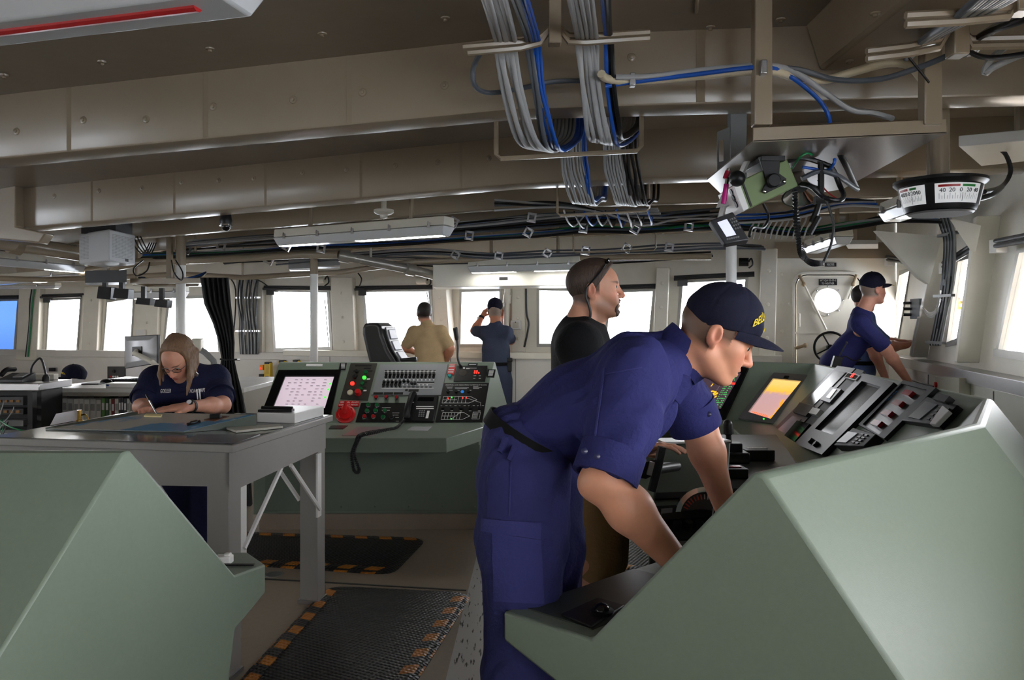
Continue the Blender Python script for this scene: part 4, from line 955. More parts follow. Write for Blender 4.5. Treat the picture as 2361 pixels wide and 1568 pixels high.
    def build(s, name, m, parent=None, tint=None, base=None, **k):
        vs, fs = s.mesh()
        me = bpy.data.meshes.new(name)
        o0 = np.array(WL[parent.name]) if parent is not None else np.array((vs[:, 0].mean(), vs[:, 1].mean(), vs[:, 2].min()))
        me.vertices.add(len(vs)); me.vertices.foreach_set('co', (vs-o0).astype(np.float32).ravel())
        me.loops.add(fs.size); me.loops.foreach_set('vertex_index', fs.astype(np.int32).ravel())
        me.polygons.add(len(fs)); me.polygons.foreach_set('loop_start', np.arange(0, fs.size, 4, dtype=np.int32)); me.polygons.foreach_set('loop_total', np.full(len(fs), 4, np.int32))
        me.update(); me.validate(); me.materials.append(m); me.shade_smooth()
        if tint is not None:
            c = np.ones((len(vs), 4), np.float32); c[:, :3] = tint(vs)
            at = me.color_attributes.new('tint', 'FLOAT_COLOR', 'POINT'); at.data.foreach_set('color', c.ravel())
        o = bpy.data.objects.new(name, me); COL.objects.link(o)
        if parent is not None: o.parent = parent
        else: o.location = V(o0)
        WL[o.name] = V(o0); return tag(o, k.get('label'), k.get('cat'), k.get('group'))
def waves(amp, wl, seed, axis=None, st=2.5):
    r = np.random.RandomState(seed); K = []
    for i in range(7):
        d = r.normal(size=3); d /= np.linalg.norm(d)
        if axis is not None:
            a = np.array(axis, float); a /= np.linalg.norm(a); d = d+a*(d@a)*(1/st-1)
        K.append((d*2*PI/(wl*r.uniform(.6, 1.6)), r.uniform(0, 6.3)))
    def f(X):
        w = X+.02*np.sin(X[:, [1, 2, 0]]*23+seed); t = 0
        for d, p in K: t = t+np.sin(w@d+p)
        return (amp*np.sign(t)*np.abs(t/3)**1.3).astype(np.float32)
    return f
def skinmat(name, c):
    m = mat(name, c, .45, var=0, spec=.35); nt = m.node_tree; N = nt.nodes; L = nt.links; b = N['Principled BSDF']
    a = N.new('ShaderNodeAttribute'); a.attribute_name = 'tint'; nz = N.new('ShaderNodeTexNoise'); nz.inputs['Scale'].default_value = 22; nz.inputs['Detail'].default_value = 4
    tc = N.new('ShaderNodeTexCoord'); L.new(tc.outputs['Object'], nz.inputs['Vector'])
    mr = N.new('ShaderNodeMapRange'); mr.inputs['To Min'].default_value = .82; mr.inputs['To Max'].default_value = 1.16; L.new(nz.outputs['Fac'], mr.inputs['Value'])
    mx = N.new('ShaderNodeMix'); mx.data_type = 'RGBA'; mx.blend_type = 'MULTIPLY'; mx.inputs['Factor'].default_value = 1
    L.new(a.outputs['Color'], mx.inputs['A']); L.new(mr.outputs[0], mx.inputs['B']); L.new(mx.outputs['Result'], b.inputs['Base Color'])
    b.inputs['Subsurface Weight'].default_value = .12; b.inputs['Subsurface Radius'].default_value = (.6, .25, .15); b.inputs['Subsurface Scale'].default_value = .01
    return m
M_skin = skinmat('skin', (200, 145, 118))
def cloth(name, c, wl=90, b=.35): return mat(name, c, .85, var=.07, scale=14, bump=b, bscale=wl, spec=.2)
M_navy = cloth('navy_cotton', (44, 46, 98)); M_navyp = cloth('navy_twill', (46, 48, 96)); M_navyw = cloth('dark_navy_cotton', (30, 33, 62)); M_cap = cloth('cap_cotton', (24, 25, 44), 300, .2)
M_blk = cloth('black_tshirt_cotton', (20, 21, 24)); M_olive = cloth('brown_shorts_cotton', (150, 120, 84)); M_khaki = cloth('khaki_cotton', (178, 154, 118)); M_blue = cloth('steel_blue_cotton', (62, 70, 92)); M_den = cloth('blue_denim', (84, 104, 150))
M_hair = mat('brown_hair', (62, 46, 36), .6, var=.25, scale=60, bump=.5, bscale=200, stretch=(1, 1, .2)); M_hairl = mat('light_brown_hair', (122, 92, 66), .5, var=.3, scale=70, bump=.6, bscale=220, stretch=(3, 3, .25)); M_hairk = mat('dark_hair', (38, 32, 30), .6, var=.2, scale=60)
M_belt = mat('black_belt_webbing', (18, 18, 20), .8, spec=.15); M_eye = mat('eye_white', (196, 188, 180), .2, var=0); M_iris = mat('dark_iris', (52, 44, 38), .15, var=0); M_gold = mat('gold_pin', (230, 175, 40), .3, metal=.6, var=.03)
M_lens = glassmat('clear_lens', (235, 235, 235), .10); M_shoe = mat('black_boot_leather', (24, 23, 23), .35)
class Head:
    def __init__(s, c, f, sc=1.0, roll=0):
        s.c = V(c); s.f = V(f).normalized(); l = V((0, 0, 1)).cross(s.f).normalized(); u = s.f.cross(l)
        s.l = l*math.cos(roll)+u*math.sin(roll); s.u = s.f.cross(s.l); s.sc = sc
        s.R = np.array((s.f, s.l, s.u), dtype=np.float32).T
    def p(s, a, b, c): return s.c+(s.f*a+s.l*b+s.u*c)*s.sc
    def loc(s, X): return ((X-np.array(s.c))@s.R)/s.sc
    def grow(s, S_, neck, rn=(.058, .062), fem=False):
        q = s.sc; R = s.R; p = s.p
        S_.ell(p(-.012, 0, .03), (.100*q, .077*q, .088*q), R, .01)
        S_.ell(p(.03, 0, -.035), (.062*q, .058*q, .085*q), R, .03)
        S_.ell(p(.045, 0, .035), (.052*q, .058*q, .052*q), R, .025)
        jw = .044 if fem else .050
        for sgn in (-1, 1):
            S_.cap(p(-.002, sgn*jw, -.062), p(.066, sgn*.014, -.1), .021*q, .017*q, .025)
            S_.ell(p(.058, sgn*.040, -.02), (.026*q, .02*q, .022*q), R, .025)
            S_.ell(p(.074, sgn*.026, -.045), (.02*q, .02*q, .024*q), R, .02)
        S_.ell(p(.080, 0, -.100), (.018*q, .021*q, .016*q), R, .016)
        S_.cap(p(.083, -.032, .024), p(.083, .032, .024), .0125*q, .0125*q, .016)
        for sgn in (-1, 1): S_.ell(p(.102, sgn*.031, .003), (.022*q, .018*q, .0125*q), R, .014, '-')
        for sgn in (-1, 1):
            S_.ell(p(.0785, sgn*.031, .003), .0152*q, None, .004)
            S_.ell(p(.094, sgn*.0315, .0025), (.012*q, .0125*q, .0042*q), R, .003, '-')
        S_.cap(p(.090, 0, .016), p(.115, 0, -.030), .0085*q, .0105*q, .012)
        S_.ell(p(.113, 0, -.033), (.0125*q, .0115*q, .010*q), R, .008)
        for sgn in (-1, 1): S_.ell(p(.101, sgn*.0135, -.036), (.0125*q, .008*q, .0085*q), R, .007); S_.ell(p(.106, sgn*.007, -.044), (.006*q, .0035*q, .004*q), R, .003, '-')
        S_.ell(p(.083, 0, -.066), (.018*q, .028*q, .022*q), R, .015)
        S_.ell(p(.0965, 0, -.0605), (.0085*q, .022*q, .0055*q), R, .006); S_.ell(p(.0945, 0, -.0735), (.0095*q, .019*q, .0065*q), R, .006)
        S_.ell(p(.105, 0, -.067), (.012*q, .024*q, .0013*q), R, .003, '-')
        for sgn in (-1, 1):
            a = -.08; E = np.array((s.f*math.cos(a)+s.u*math.sin(a)*-1, s.l+s.f*(-.25*sgn), s.u*math.cos(a)+s.f*math.sin(a)), dtype=np.float32)
            E = np.array([V(e).normalized() for e in E], dtype=np.float32).T
            S_.ell(p(-.014, sgn*.079, -.006), (.020*q, .010*q, .032*q), E, .006)
            S_.ell(p(-.009, sgn*.0895, -.002), (.0105*q, .007*q, .020*q), E, .004, '-')
            S_.ell(p(-.001, sgn*.079, -.006), (.006*q, .007*q, .008*q), E, .005)
            S_.ell(p(-.006, sgn*.074, -.034), (.009*q, .006*q, .009*q), E, .006)
        S_.cap(p(-.025, 0, -.055), neck, rn[0]*q, rn[1]*q, .03)
    def tint(s, base, lip=(176, 100, 92), brow=(70, 50, 40), hair=None, beard=None, fade=None, flush=(214, 120, 100)):
        B, Lp, Br, Fl = [np.array(lin(c)) for c in (base, lip, brow, flush)]
        H = np.array(lin(hair)) if hair else None; Bd = np.array(lin(beard)) if beard else None
        def f(X):
            q = s.loc(X); a, b, c = q[:, 0], np.abs(q[:, 1]), q[:, 2]; C = np.tile(B, (len(X), 1))
            def mix(m, col):
                m = np.clip(m, 0, 1)[:, None]; C[:] = C*(1-m)+col*m
            near = (np.abs(a) < .2) & (b < .12) & (np.abs(c) < .2)
            g = lambda x, y, z, r: np.exp(-(((a-x)/r)**2+((b-y)/r)**2+((c-z)/r)**2))
            mix(near*.35*g(.08, .042, -.03, .025), Fl); mix(near*.55*g(.118, 0, -.032, .016), Fl); mix(near*.45*g(-.01, .083, -.01, .03), Fl)
            if Bd is not None:
                m = np.clip((-.026-c)/.04, 0, 1)*np.clip((a+.01)/.02, 0, 1); mix(near*m*.55*(c > -.14), Bd)
            if H is not None: mix(near*(b < .0775)*np.clip((fade(a, c))/.026, 0, .92), H)
            mix(near*np.clip(1-np.sqrt(((b)/.022)**2+((c+.067)/.0135)**2), 0, .4)*2*(a > .085), Lp)
            d = np.sqrt(((b-.033)/.021)**2+((c-.0225-.10*(b-.033))/.0048)**2); mix(near*np.clip(1.6-d*1.2, 0, .85)*(a > .06), Br)
            return C
        return f
    def eyes(s, root, gaze=(0, 0)):
        for sgn in (-1, 1):
            g = MB(); c = s.p(.0795, sgn*.031, .003); g.sph(c, .0135*s.sc, nu=14, nv=10); e = g.build('eye', M_eye, root, smooth=60)
            d = (s.f+s.l*gaze[0]+s.u*gaze[1]).normalized(); g = MB(); g.lathe(c+d*.0118*s.sc, d, [(.0062*s.sc, 0), (.0055*s.sc, .0012), (.002, .0022)], 14); g.build('iris', M_iris, e)
def limb(S_, pts, rs, k=.03):
    for i in range(len(pts)-1): S_.cap(pts[i], pts[i+1], rs[i], rs[i+1], k)
def hand(S_, wr, d, nb, side, curl=.5, sc=1.0, spread=.12, thumb=.7):
    # wr wrist, d hand direction, nb back-of-hand normal, side +1 if thumb lies toward d x nb
    d = V(d).normalized(); nb = V(nb); nb = (nb-d*nb.dot(d)).normalized(); t = d.cross(nb)*side; wr = V(wr)
    kn = []
    for i, (o, L_) in enumerate(((.030, .088), (.010, .092), (-.010, .088), (-.029, .080))):
        k_ = wr+(d*L_+t*o+nb*(.004 if i in (1, 2) else 0))*sc; kn.append(k_); S_.cap(wr+t*o*.5*sc+d*.012*sc, k_, .0165*sc, .0118*sc, .014)
    S_.cap(wr+t*.02*sc+d*.02*sc-nb*.008*sc, wr+t*.012*sc+d*.06*sc-nb*.010*sc, .017*sc, .014*sc, .014)
    for i, k_ in enumerate(kn):
        Ls = [(.042, .026, .021), (.046, .029, .022), (.042, .027, .021), (.033, .021, .019)][i]; a = curl*(.55+.1*i); p = k_; dir_ = (d+t*spread*(.5-i/3.)).normalized(); r = .0095 if i < 3 else .0083
        for j, L_ in enumerate(Ls):
            a2 = a*(1 if j == 0 else 2 if j == 1 else 2.6); dd = dir_*math.cos(a2)-nb*math.sin(a2); e_ = p+dd*L_*sc; S_.cap(p, e_, (r-.0007*j)*sc, (r-.0007*(j+1))*sc, .006); p = e_
    b0 = wr+(t*.026+d*.022-nb*.006)*sc; dd = (t*thumb+d*.75-nb*.25*(1+curl)).normalized(); b1 = b0+dd*.044*sc; b2 = b1+(dd+d*.4-nb*.2*curl).normalized()*.032*sc; b3 = b2+(dd*.6+d*.7-nb*.2*curl).normalized()*.026*sc
    S_.cap(b0, b1, .0155*sc, .0115*sc, .012); S_.cap(b1, b2, .0108*sc, .0098*sc, .006); S_.cap(b2, b3, .0098*sc, .0082*sc, .006)
    return kn
def ballcap(hd, root, m, label=None, txt=None, tcol=None, brim_m=None, oak=False):
    q = hd.sc; h = .004*q if q else .004
    S_ = Sdf(.0035); S_.ell(hd.p(-.003, 0, .052), (.110*q, .0885*q, .090*q), hd.R, .01); S_.ell(hd.p(.002, 0, .072), (.094*q, .077*q, .080*q), hd.R, .02)
    n = hd.u*-1+hd.f*.28; pt = hd.p(0, 0, .018); c = hd.c; S_.cut(pt, n, c-V((.2, .2, .2)), c+V((.2, .2, .2)), .003)
    R = hd.R; cc = np.array(hd.c)
    def seam(X):
        L_ = hd.loc(X); an = np.arctan2(L_[:, 1], L_[:, 0]+.008); d = np.abs(((an+PI/6) % (PI/3))-PI/6); rr = np.hypot(L_[:, 0], L_[:, 1])
        return (.0016*np.exp(-(d*rr/.004)**2)+.0012*np.sin(L_[:, 2]*95+3*np.sin(an*2))).astype(np.float32)
    S_.dfn = seam
    o = S_.build('cap', m, root, label=label)
    g = MB(); g.sph(hd.p(-.006, 0, .152), (.009*q, .009*q, .005*q)); g.build('cap_button', m, o)
    g = MB(); nu, nv = 15, 8; top = []; bot = []
    for j in range(nv+1):
        r = j/nv
        for i in range(nu):
            t = -1+2*i/(nu-1); an = t*1.18
            a0 = -.003+.108*math.cos(an); b0 = .087*math.sin(an); ext = .078*math.cos(t*1.45)**.7 if abs(t) < 1 else 0
            a = a0+ext*r*1.0; b = b0*(1-.08*r); z = (.0185+.28*a0)*(1-r)+(.044-.034*abs(t)**1.6)*r+.004*math.sin(PI*r)
            top.append(hd.p(a, b, z+.0015)); bot.append(hd.p(a, b, z-.0020))
    k = len(top); vs = top+bot; fs = []
    for j in range(nv):
        for i in range(nu-1):
            f_ = (j*nu+i, j*nu+i+1, (j+1)*nu+i+1, (j+1)*nu+i); fs.append(f_); fs.append(tuple(x+k for x in f_[::-1]))
    for i in range(nu-1): fs.append((nv*nu+i, nv*nu+i+1, k+nv*nu+i+1, k+nv*nu+i)); fs.append((i+1, i, k+i, k+i+1))
    g.add(vs, fs); g.build('cap_brim', brim_m or m, o, smooth=60)
    return o
def frontwarp(hd, arc=0, z0=.08, rad=.001):
    def w(x, y, z):
        # curve lettering over the front of the crown; x to the reader's right = wearer's left... read from the front
        an = x/.098; zz = z0+y-arc*an*an
        e = max(0, 1-((zz-.052)/.0935)**2)**.5; e = max(e, .2)
        a = -.003+(.1105*e+.0045+z)*math.cos(an); b = (.0905*e+.0045+z)*math.sin(an); return hd.p(a, b, zz)
    return w
def ringband(c, ax, u, ru, rw, h, th, n=40, a0=0, a1=2*PI, flare=0):
    ax = V(ax).normalized(); u = V(u); u = (u-ax*u.dot(ax)).normalized(); w = ax.cross(u); c = V(c); g = MB(); vs = []; fs = []; full = abs(a1-a0-2*PI) < 1e-3; N_ = n if full else n+1
    for i in range(N_):
        a = a0+(a1-a0)*i/n
        for (hh, dr) in ((0, th), (h, th+flare), (h, flare), (0, 0)): vs.append(c+ax*hh+u*(ru+dr)*math.cos(a)+w*(rw+dr)*math.sin(a))
    for i in range(n):
        j = (i+1) % N_
        for k in range(4): fs.append((i*4+k, i*4+(k+1) % 4, j*4+(k+1) % 4, j*4+k))
    if not full: fs += [(0, 1, 2, 3), tuple(range((N_-1)*4, N_*4))]
    g.add(vs, fs); return g
def shoes(root, pts, d, m=M_shoe):
    for p in pts:
        S_ = Sdf(.008); p = V(p); dd = V(d).normalized(); S_.cap(p+V((0, 0, .05))-dd*.05, p+V((0, 0, .04))+dd*.14, .05, .042, .03); S_.cap(p+V((0, 0, .05)), p+V((0, 0, .13)), .052, .055, .03)
        S_.cut(p+V((0, 0, .004)), (0, 0, -1), p-V((.3, .3, .2)), p+V((.3, .3, .3))); S_.build('boot', m, root)

from mathutils.bvhtree import BVHTree
def drape(name, target, quad, m, parent, lift=.005, nx=10, ny=8, label=None):
    me = target.data; o = WL[target.name]; bv = BVHTree.FromPolygons([v.co+o for v in me.vertices], [tuple(p.vertices) for p in me.polygons])
    q = [V((a, b, 0)) for a, b in quad]; top = []; bot = []; cam0 = V((0, 0, HC)); last = None
    for j in range(ny+1):
        for i in range(nx+1):
            p = q[0].lerp(q[1], i/nx).lerp(q[3].lerp(q[2], i/nx), j/ny); d = V(((p.x-CX)/F, 1, (HY-p.y)/F)).normalized(); h = bv.ray_cast(cam0, d)
            if h[0] is None: h = last
            if h is None: return None
            last = h; n = h[1]; n = n if n.dot(d) < 0 else -n; top.append(h[0]+n*lift); bot.append(h[0]-n*.004)
    k = len(top); w = nx+1; fs = []
    for j in range(ny):
        for i in range(nx): f = (j*w+i, j*w+i+1, (j+1)*w+i+1, (j+1)*w+i); fs += [f, tuple(x+k for x in f[::-1])]
    for i in range(nx): fs += [(i+1, i, k+i, k+i+1), (ny*w+i, ny*w+i+1, k+ny*w+i+1, k+ny*w+i)]
    for j in range(ny): fs += [(j*w, (j+1)*w, k+(j+1)*w, k+j*w), ((j+1)*w+nx, j*w+nx, k+j*w+nx, k+(j+1)*w+nx)]
    g = MB(); g.add(top+bot, fs); return g.build(name, m, parent, smooth=50, label=label)
# ------------------------------------------------------------------ leaning man in navy, right foreground
Y0 = 2.18
hd = Head(P(1651, 772, 2.16), (.885, -.10, -.46), .99, roll=.0)
S_ = Sdf(.0032)
hd.grow(S_, P(1548, 838, 2.2), (.060, .068))
nb_, ch, pl = P(1540, 842, 2.2), P(1480, 880, 2.2), P(1240, 1010, 2.2)
S_.cap(nb_, ch, .07, .09, .04); S_.cap(ch, pl, .09, .09, .04)
sN, eN, wN = P(1468, 880, 2.03), P(1392, 1108, 1.93), P(1560, 1296, 1.95)
sF, eF, wF = P(1550, 860, 2.40), P(1612, 985, 2.46), P(1672, 1172, 2.42)
S_.cap(ch, sN, .075, .06, .04); S_.cap(ch, sF, .075, .06, .04)
limb(S_, [sN, eN], [.058, .050]); fm = eN.lerp(wN, .35); limb(S_, [eN, fm, wN], [.053, .055, .034], .03)
S_.ell(eN+V((-.032, .0, -.012)), .026, None, .03)
limb(S_, [sF, eF], [.055, .05]); fm = eF.lerp(wF, .3); limb(S_, [eF, fm, wF], [.052, .053, .033], .03)
hand(S_, wN+(wN-eN).normalized()*.01, (.62, .45, -.50), (-.3, .1, .8), 1, .35)
hand(S_, wF, (.5, -.2, -.75), (.5, .1, .6), 1, .4)
fade = lambda a, c: np.minimum(np.minimum(c+.035-.35*(a+.03), .012-a*.0+.0), 1)*((a < .005))*1.0
body = S_.build('person', M_skin, tint=hd.tint((212, 152, 122), hair=(92, 72, 58), fade=lambda a, c: np.where(a < -.012, c+.052+(a+.06)*.25, np.where(a < .035, np.where((a > .0), c+.022, c-.03), -1))),
    label='man in navy uniform and navy cap leaning far forward over the near right console', cat='person')
me = body
hd.eyes(body, (-.35, -.1))
# shirt
S_ = Sdf(.0045)
wa = P(1222, 1012, 2.20); up_ = (ch-wa).normalized()
S_.cap(wa+V((-.0, 0, 0)), P(1345, 945, 2.2), .108, .126, .06, w=(0, 1, 0), sx=1.35)
S_.cap(P(1345, 945, 2.2), P(1470, 878, 2.2), .128, .115, .06, w=(0, 1, 0), sx=1.42)
S_.cap(P(1450, 868, 2.06), P(1520, 850, 2.36), .098, .095, .06)
S_.cap(P(1520, 850, 2.2), P(1555, 828, 2.2), .09, .078, .05)
mN = sN.lerp(eN, .45)
S_.cap(sN, mN, .088, .082, .05); S_.cap(mN, sN.lerp(eN, .82), .082, .072, .04)
S_.cap(sF, sF.lerp(eF, .75), .085, .074, .05)
S_.cap(P(1400, 985, 2.1), P(1480, 950, 2.15), .07, .07, .07)
S_.cut(P(1207, 1016, 2.2), (-.50, 0, -.86), P(1000, 1250, 2.8), P(1350, 880, 1.7), .008)
w1 = waves(.0055, .13, 3, (1, 0, .6)); w2 = waves(.003, .055, 9, (.2, 0, 1), 4)
S_.dfn = lambda X: w1(X)+w2(X)
shirt = S_.build('shirt', M_navy, body)
ax = (eN-sN).normalized()
g = ringband(sN.lerp(eN, .70), ax, (1, 0, 0), .074, .072, .078, .010); g.build('cuff', M_navy, shirt, smooth=40)
ax2 = (eF-sF).normalized(); g = ringband(sF.lerp(eF, .55), ax2+V((0, 0, -.3)), (1, 0, 0), .074, .07, .085, .01); g.build('cuff', M_navy, shirt, smooth=40)
for p in (P(1347, 1040, 1.83), P(1376, 1052, 1.845), P(1634, 955, 2.37)):
    g = MB(); g.lathe(p, (p-V((0, 0, HC)))*-1, [(.008, -.004), (.008, .003), (.005, .004)], 14); g.build('button', mat('navy_button', (30, 34, 70), .25), shirt)
cax = (hd.c-nb_).normalized(); cax = V((.78, -.05, .62)).normalized()
g = ringband(P(1556, 832, 2.2), cax, (0, 1, 0), .074, .080, .062, .006, flare=.004, a0=.5, a1=2*PI-.2); g.build('collar', M_navy, shirt, smooth=50)
# collar leaf with a gold oak leaf pin
cl = [P(1562, 858, 2.095), P(1592, 868, 2.10), P(1586, 905, 2.08), P(1566, 934, 2.08), P(1540, 906, 2.075)]
n_ = V((.15, -1, -.1)).normalized(); g = MB(); g.prism(cl, n_*.006); g.build('collar_leaf', M_navy, shirt, bevel=.002)
pc = P(1551, 901, 2.070); g = MB()
for k in range(7): a = 2*PI*k/7; g.sph(pc+V((math.cos(a)*.0085, -.002, math.sin(a)*.0085)), (.0055, .003, .0055), nu=8, nv=6)
g.sph(pc+V((0, -.003, 0)), (.006, .003, .006), nu=8, nv=6); g.build('rank_pin', M_gold, shirt, label='gold oak leaf rank pin')
# trousers
S_ = Sdf(.005)
hip = P(1205, 1075, 2.2)
S_.cap(P(1192, 1010, 2.2), hip, .100, .125, .06, w=(0, 1, 0), sx=1.4)
rl = [P(1210, 1085, 2.11), P(1200, 1240, 2.09), V((.025, 2.08, .52)), V((.045, 2.07, .10))]; limb(S_, rl, [.118, .108, .095, .085], .05)
ll = [P(1250, 1100, 2.30), P(1262, 1250, 2.32), V((.11, 2.36, .52)), V((.10, 2.37, .10))]; limb(S_, ll, [.115, .105, .092, .085], .04)
S_.cut(P(1170, 985, 2.2), (-.50, 0, .86), P(1050, 1120, 2.6), P(1400, 850, 1.8), .01)
w1 = waves(.006, .16, 21, (0, 0, 1)); w2 = waves(.0036, .07, 5, (.4, 0, 1), 3); S_.dfn = lambda X: w1(X)+w2(X)
tr = S_.build('trousers', M_navyp, body)
bax = V((.50, 0, .86)).normalized()
g = ringband(P(1207, 1022, 2.2), bax, (1, 0, 0), .1275, .170, .040, .004); g.build('belt', M_belt, tr, smooth=50)
M_navyf = cloth('navy_twill_flap', (56, 58, 112))
drape('pocket_flap', tr, [(1116, 1196), (1245, 1206), (1243, 1243), (1114, 1224)], M_navyf, tr, .009)
drape('cargo_pocket', tr, [(1136, 1228), (1246, 1245), (1252, 1392), (1140, 1385)], M_navyf, tr, .005)
drape('pocket_flap', tr, [(1102, 1040), (1142, 1062), (1125, 1092), (1099, 1070)], M_navyf, tr, .008)
for x, y in ((1186, 1028), (1165, 1010)): drape('belt_loop', tr, [(x, y), (x+9, y+4), (x-6, y+38), (x-15, y+33)], M_navyp, tr, .014, 3, 5)
drape('side_seam', tr, [(1178, 1060), (1181, 1060), (1176, 1190), (1173, 1190)], M_navyf, tr, .003, 1, 12)
drape('yoke_seam', shirt, [(1398, 862), (1480, 846), (1480, 849), (1398, 865)], M_navyf, shirt, .003, 10, 1)
drape('sleeve_seam', shirt, [(1392, 850), (1396, 850), (1374, 1010), (1370, 1010)], M_navyf, shirt, .003, 1, 14)
shoes(body, [V((.05, 2.07, 0)), V((.10, 2.37, 0))], (1, 0, 0))
cp = ballcap(hd, body, M_cap)
text('BELL M. SHIMADA', None, (1, 0, 0), (0, 1, 0), .030, mat('gold_embroidery', (232, 200, 40), .6, var=.05), cp, 'cap_lettering', width=.185, warp=frontwarp(hd, .050, .112))
text('R 227', None, (1, 0, 0), (0, 1, 0), .018, mat('gold_embroidery', (232, 200, 40), .6), cp, 'cap_lettering', width=.05, warp=frontwarp(hd, .0, .07))
# ------------------------------------------------------------------ bearded man in a black T-shirt
hd = Head(P(1370, 667, 3.25), (.985, -.10, .05), 1.0)
S_ = Sdf(.004)
hd.grow(S_, P(1348, 752, 3.27), (.062, .068))
ch, pl = P(1338, 800, 3.28), P(1345, 1060, 3.28)
S_.cap(P(1348, 750, 3.27), ch, .075, .1, .05); S_.cap(ch, pl, .1, .1, .05)
sN, eN, wN = P(1335, 800, 3.08), P(1385, 955, 3.02), P(1474, 1036, 2.95)
sF, eF, wF = P(1350, 795, 3.5), P(1400, 960, 3.56), P(1500, 1040, 3.5)
for a, e, w_ in ((sN, eN, wN), (sF, eF, wF)):
    S_.cap(ch, a, .08, .06, .04); limb(S_, [a, e, e.lerp(w_, .3), w_], [.056, .047, .047, .03])
hand(S_, wN, (.93, .1, .12), (-.1, .2, 1), -1, .38)
hand(S_, wF, (.9, -.1, -.1), (.1, 0, 1), 1, .5)
hp = [P(1370, 1080, 3.18), P(1362, 1290, 3.17), V((.33, 3.17, .50)), V((.335, 3.19, .28)), V((.30, 3.2, .09))]
hq = [P(1375, 1080, 3.38), P(1372, 1290, 3.40), V((.345, 3.42, .50)), V((.35, 3.44, .28)), V((.32, 3.45, .09))]
for L_ in (hp, hq): limb(S_, L_, [.08, .075, .052, .056, .038], .04)
S_.cap(pl, hp[0], .1, .09, .05); S_.cap(pl, hq[0], .1, .09, .05)
body = S_.build('person', M_skin, tint=hd.tint((204, 150, 124), hair=(78, 60, 50), beard=(92, 66, 48), fade=lambda a, c: np.where(a < -.02, c+.07+(a+.06)*.3, np.where(a < .022, c+.03, -1))),
    label='bearded man in black T-shirt and brown shorts with sunglasses on his head', cat='person')
hd.eyes(body, (-.25, .12))
S_ = Sdf(.004); S_.ell(hd.p(-.013, 0, .033), (.1045, .0815, .094), hd.R, .01); S_.ell(hd.p(.02, 0, .075), (.075, .065, .05), hd.R, .03)
lo, hi = hd.c-V((.2, .2, .2)), hd.c+V((.2, .2, .2))
S_.cut(hd.p(.052, 0, .06), hd.f*1-hd.u*.75, lo, hi, .006); S_.cut(hd.p(-.03, 0, -.045), hd.u*-1+hd.f*.35, lo, hi, .006)
S_.build('hair', M_hair, body)
S_ = Sdf(.003); S_.ell(hd.p(.084, 0, -.100), (.017, .022, .020), hd.R, .008)
for sg in (-1, 1): S_.cap(hd.p(.090, sg*.022, -.06), hd.p(.085, sg*.022, -.095), .0065, .009, .008)
for sg in (-1, 1): S_.cap(hd.p(.1025, 0, -.0515), hd.p(.091, sg*.025, -.058), .0045, .005, .005)
S_.dfn = waves(.0012, .012, 4); S_.build('goatee', M_hair, body)
S_ = Sdf(.0045)
S_.cap(P(1338, 800, 3.28), P(1345, 1085, 3.28), .125, .128, .06, w=(0, 1, 0), sx=1.4)
S_.cap(P(1335, 795, 3.1), P(1350, 790, 3.46), .085, .085, .06); S_.cap(P(1344, 772, 3.28), P(1346, 752, 3.28), .085, .075, .05)
for a, e in ((sN, eN), (sF, eF)): S_.cap(a, a.lerp(e, .75), .085, .08, .05)
w1 = waves(.003, .12, 31, (0, 0, 1)); S_.dfn = w1
sh = S_.build('t_shirt', M_blk, body)
g = ringband(P(1350, 757, 3.275), V((.45, 0, .9)), (1, 0, 0), .080, .083, .016, .006); g.build('neckband', M_blk, sh, smooth=50)
S_ = Sdf(.005); S_.cap(P(1350, 1065, 3.28), P(1362, 1105, 3.28), .128, .13, .05, w=(0, 1, 0), sx=1.35)
limb(S_, [P(1372, 1100, 3.18), P(1380, 1290, 3.17)], [.118, .102], .05); limb(S_, [P(1385, 1100, 3.38), P(1395, 1285, 3.40)], [.115, .1], .05)
S_.cut(P(1380, 1304, 3.2), (0, 0, -1), P(1200, 1500, 3.8), P(1600, 1240, 2.8), .006)
w1 = waves(.004, .13, 41, (0, 0, 1)); S_.dfn = w1; so = S_.build('shorts', M_olive, body)
g = ringband(P(1356, 1062, 3.28), (0, 0, 1), (1, 0, 0), .132, .176, .035, .005); g.build('belt', M_belt, so, smooth=50)
shoes(body, [V((.30, 3.2, 0)), V((.32, 3.45, 0))], (1, 0, 0))
# sunglasses pushed up on the hair with a neck cord: lies on him, a thing of its own
sg = empty('sunglasses', hd.p(.06, 0, .1), 'black sunglasses with a black neck cord pushed up on the bearded man\'s hair', 'sunglasses')
g = MB()
for s in (-1, 1): g.tube(spline([hd.p(.052, s*.066, .098), hd.p(.03, s*.082, .068), hd.p(-.006, s*.088, .03), hd.p(-.028, s*.090, .008)], 6), [.0035]*19, 6)
g.build('temples', M_blackp, sg)
g = MB()
for s in (-1, 1): g.ell = None; g.sph(hd.p(.058, s*.034, .108), (.010, .031, .019), Matrix((hd.f*.8-hd.u*.5, hd.l, hd.u*.8+hd.f*.5)).transposed())
g.build('lens', M_smoked, sg)
g = MB(); g.tube(spline([hd.p(-.028, -.091, .008), hd.p(-.036, -.088, -.03), hd.p(-.026, -.080, -.065), hd.p(-.02, -.078, -.10), hd.p(-.03, -.07, -.122), hd.p(-.07, -.05, -.128), hd.p(-.09, 0, -.12), hd.p(-.07, .05, -.12), hd.p(-.02, .08, -.10), hd.p(-.036, .088, -.03), hd.p(-.028, .091, .008)], 7), .0055, 8); g.build('neck_cord', M_black, sg)
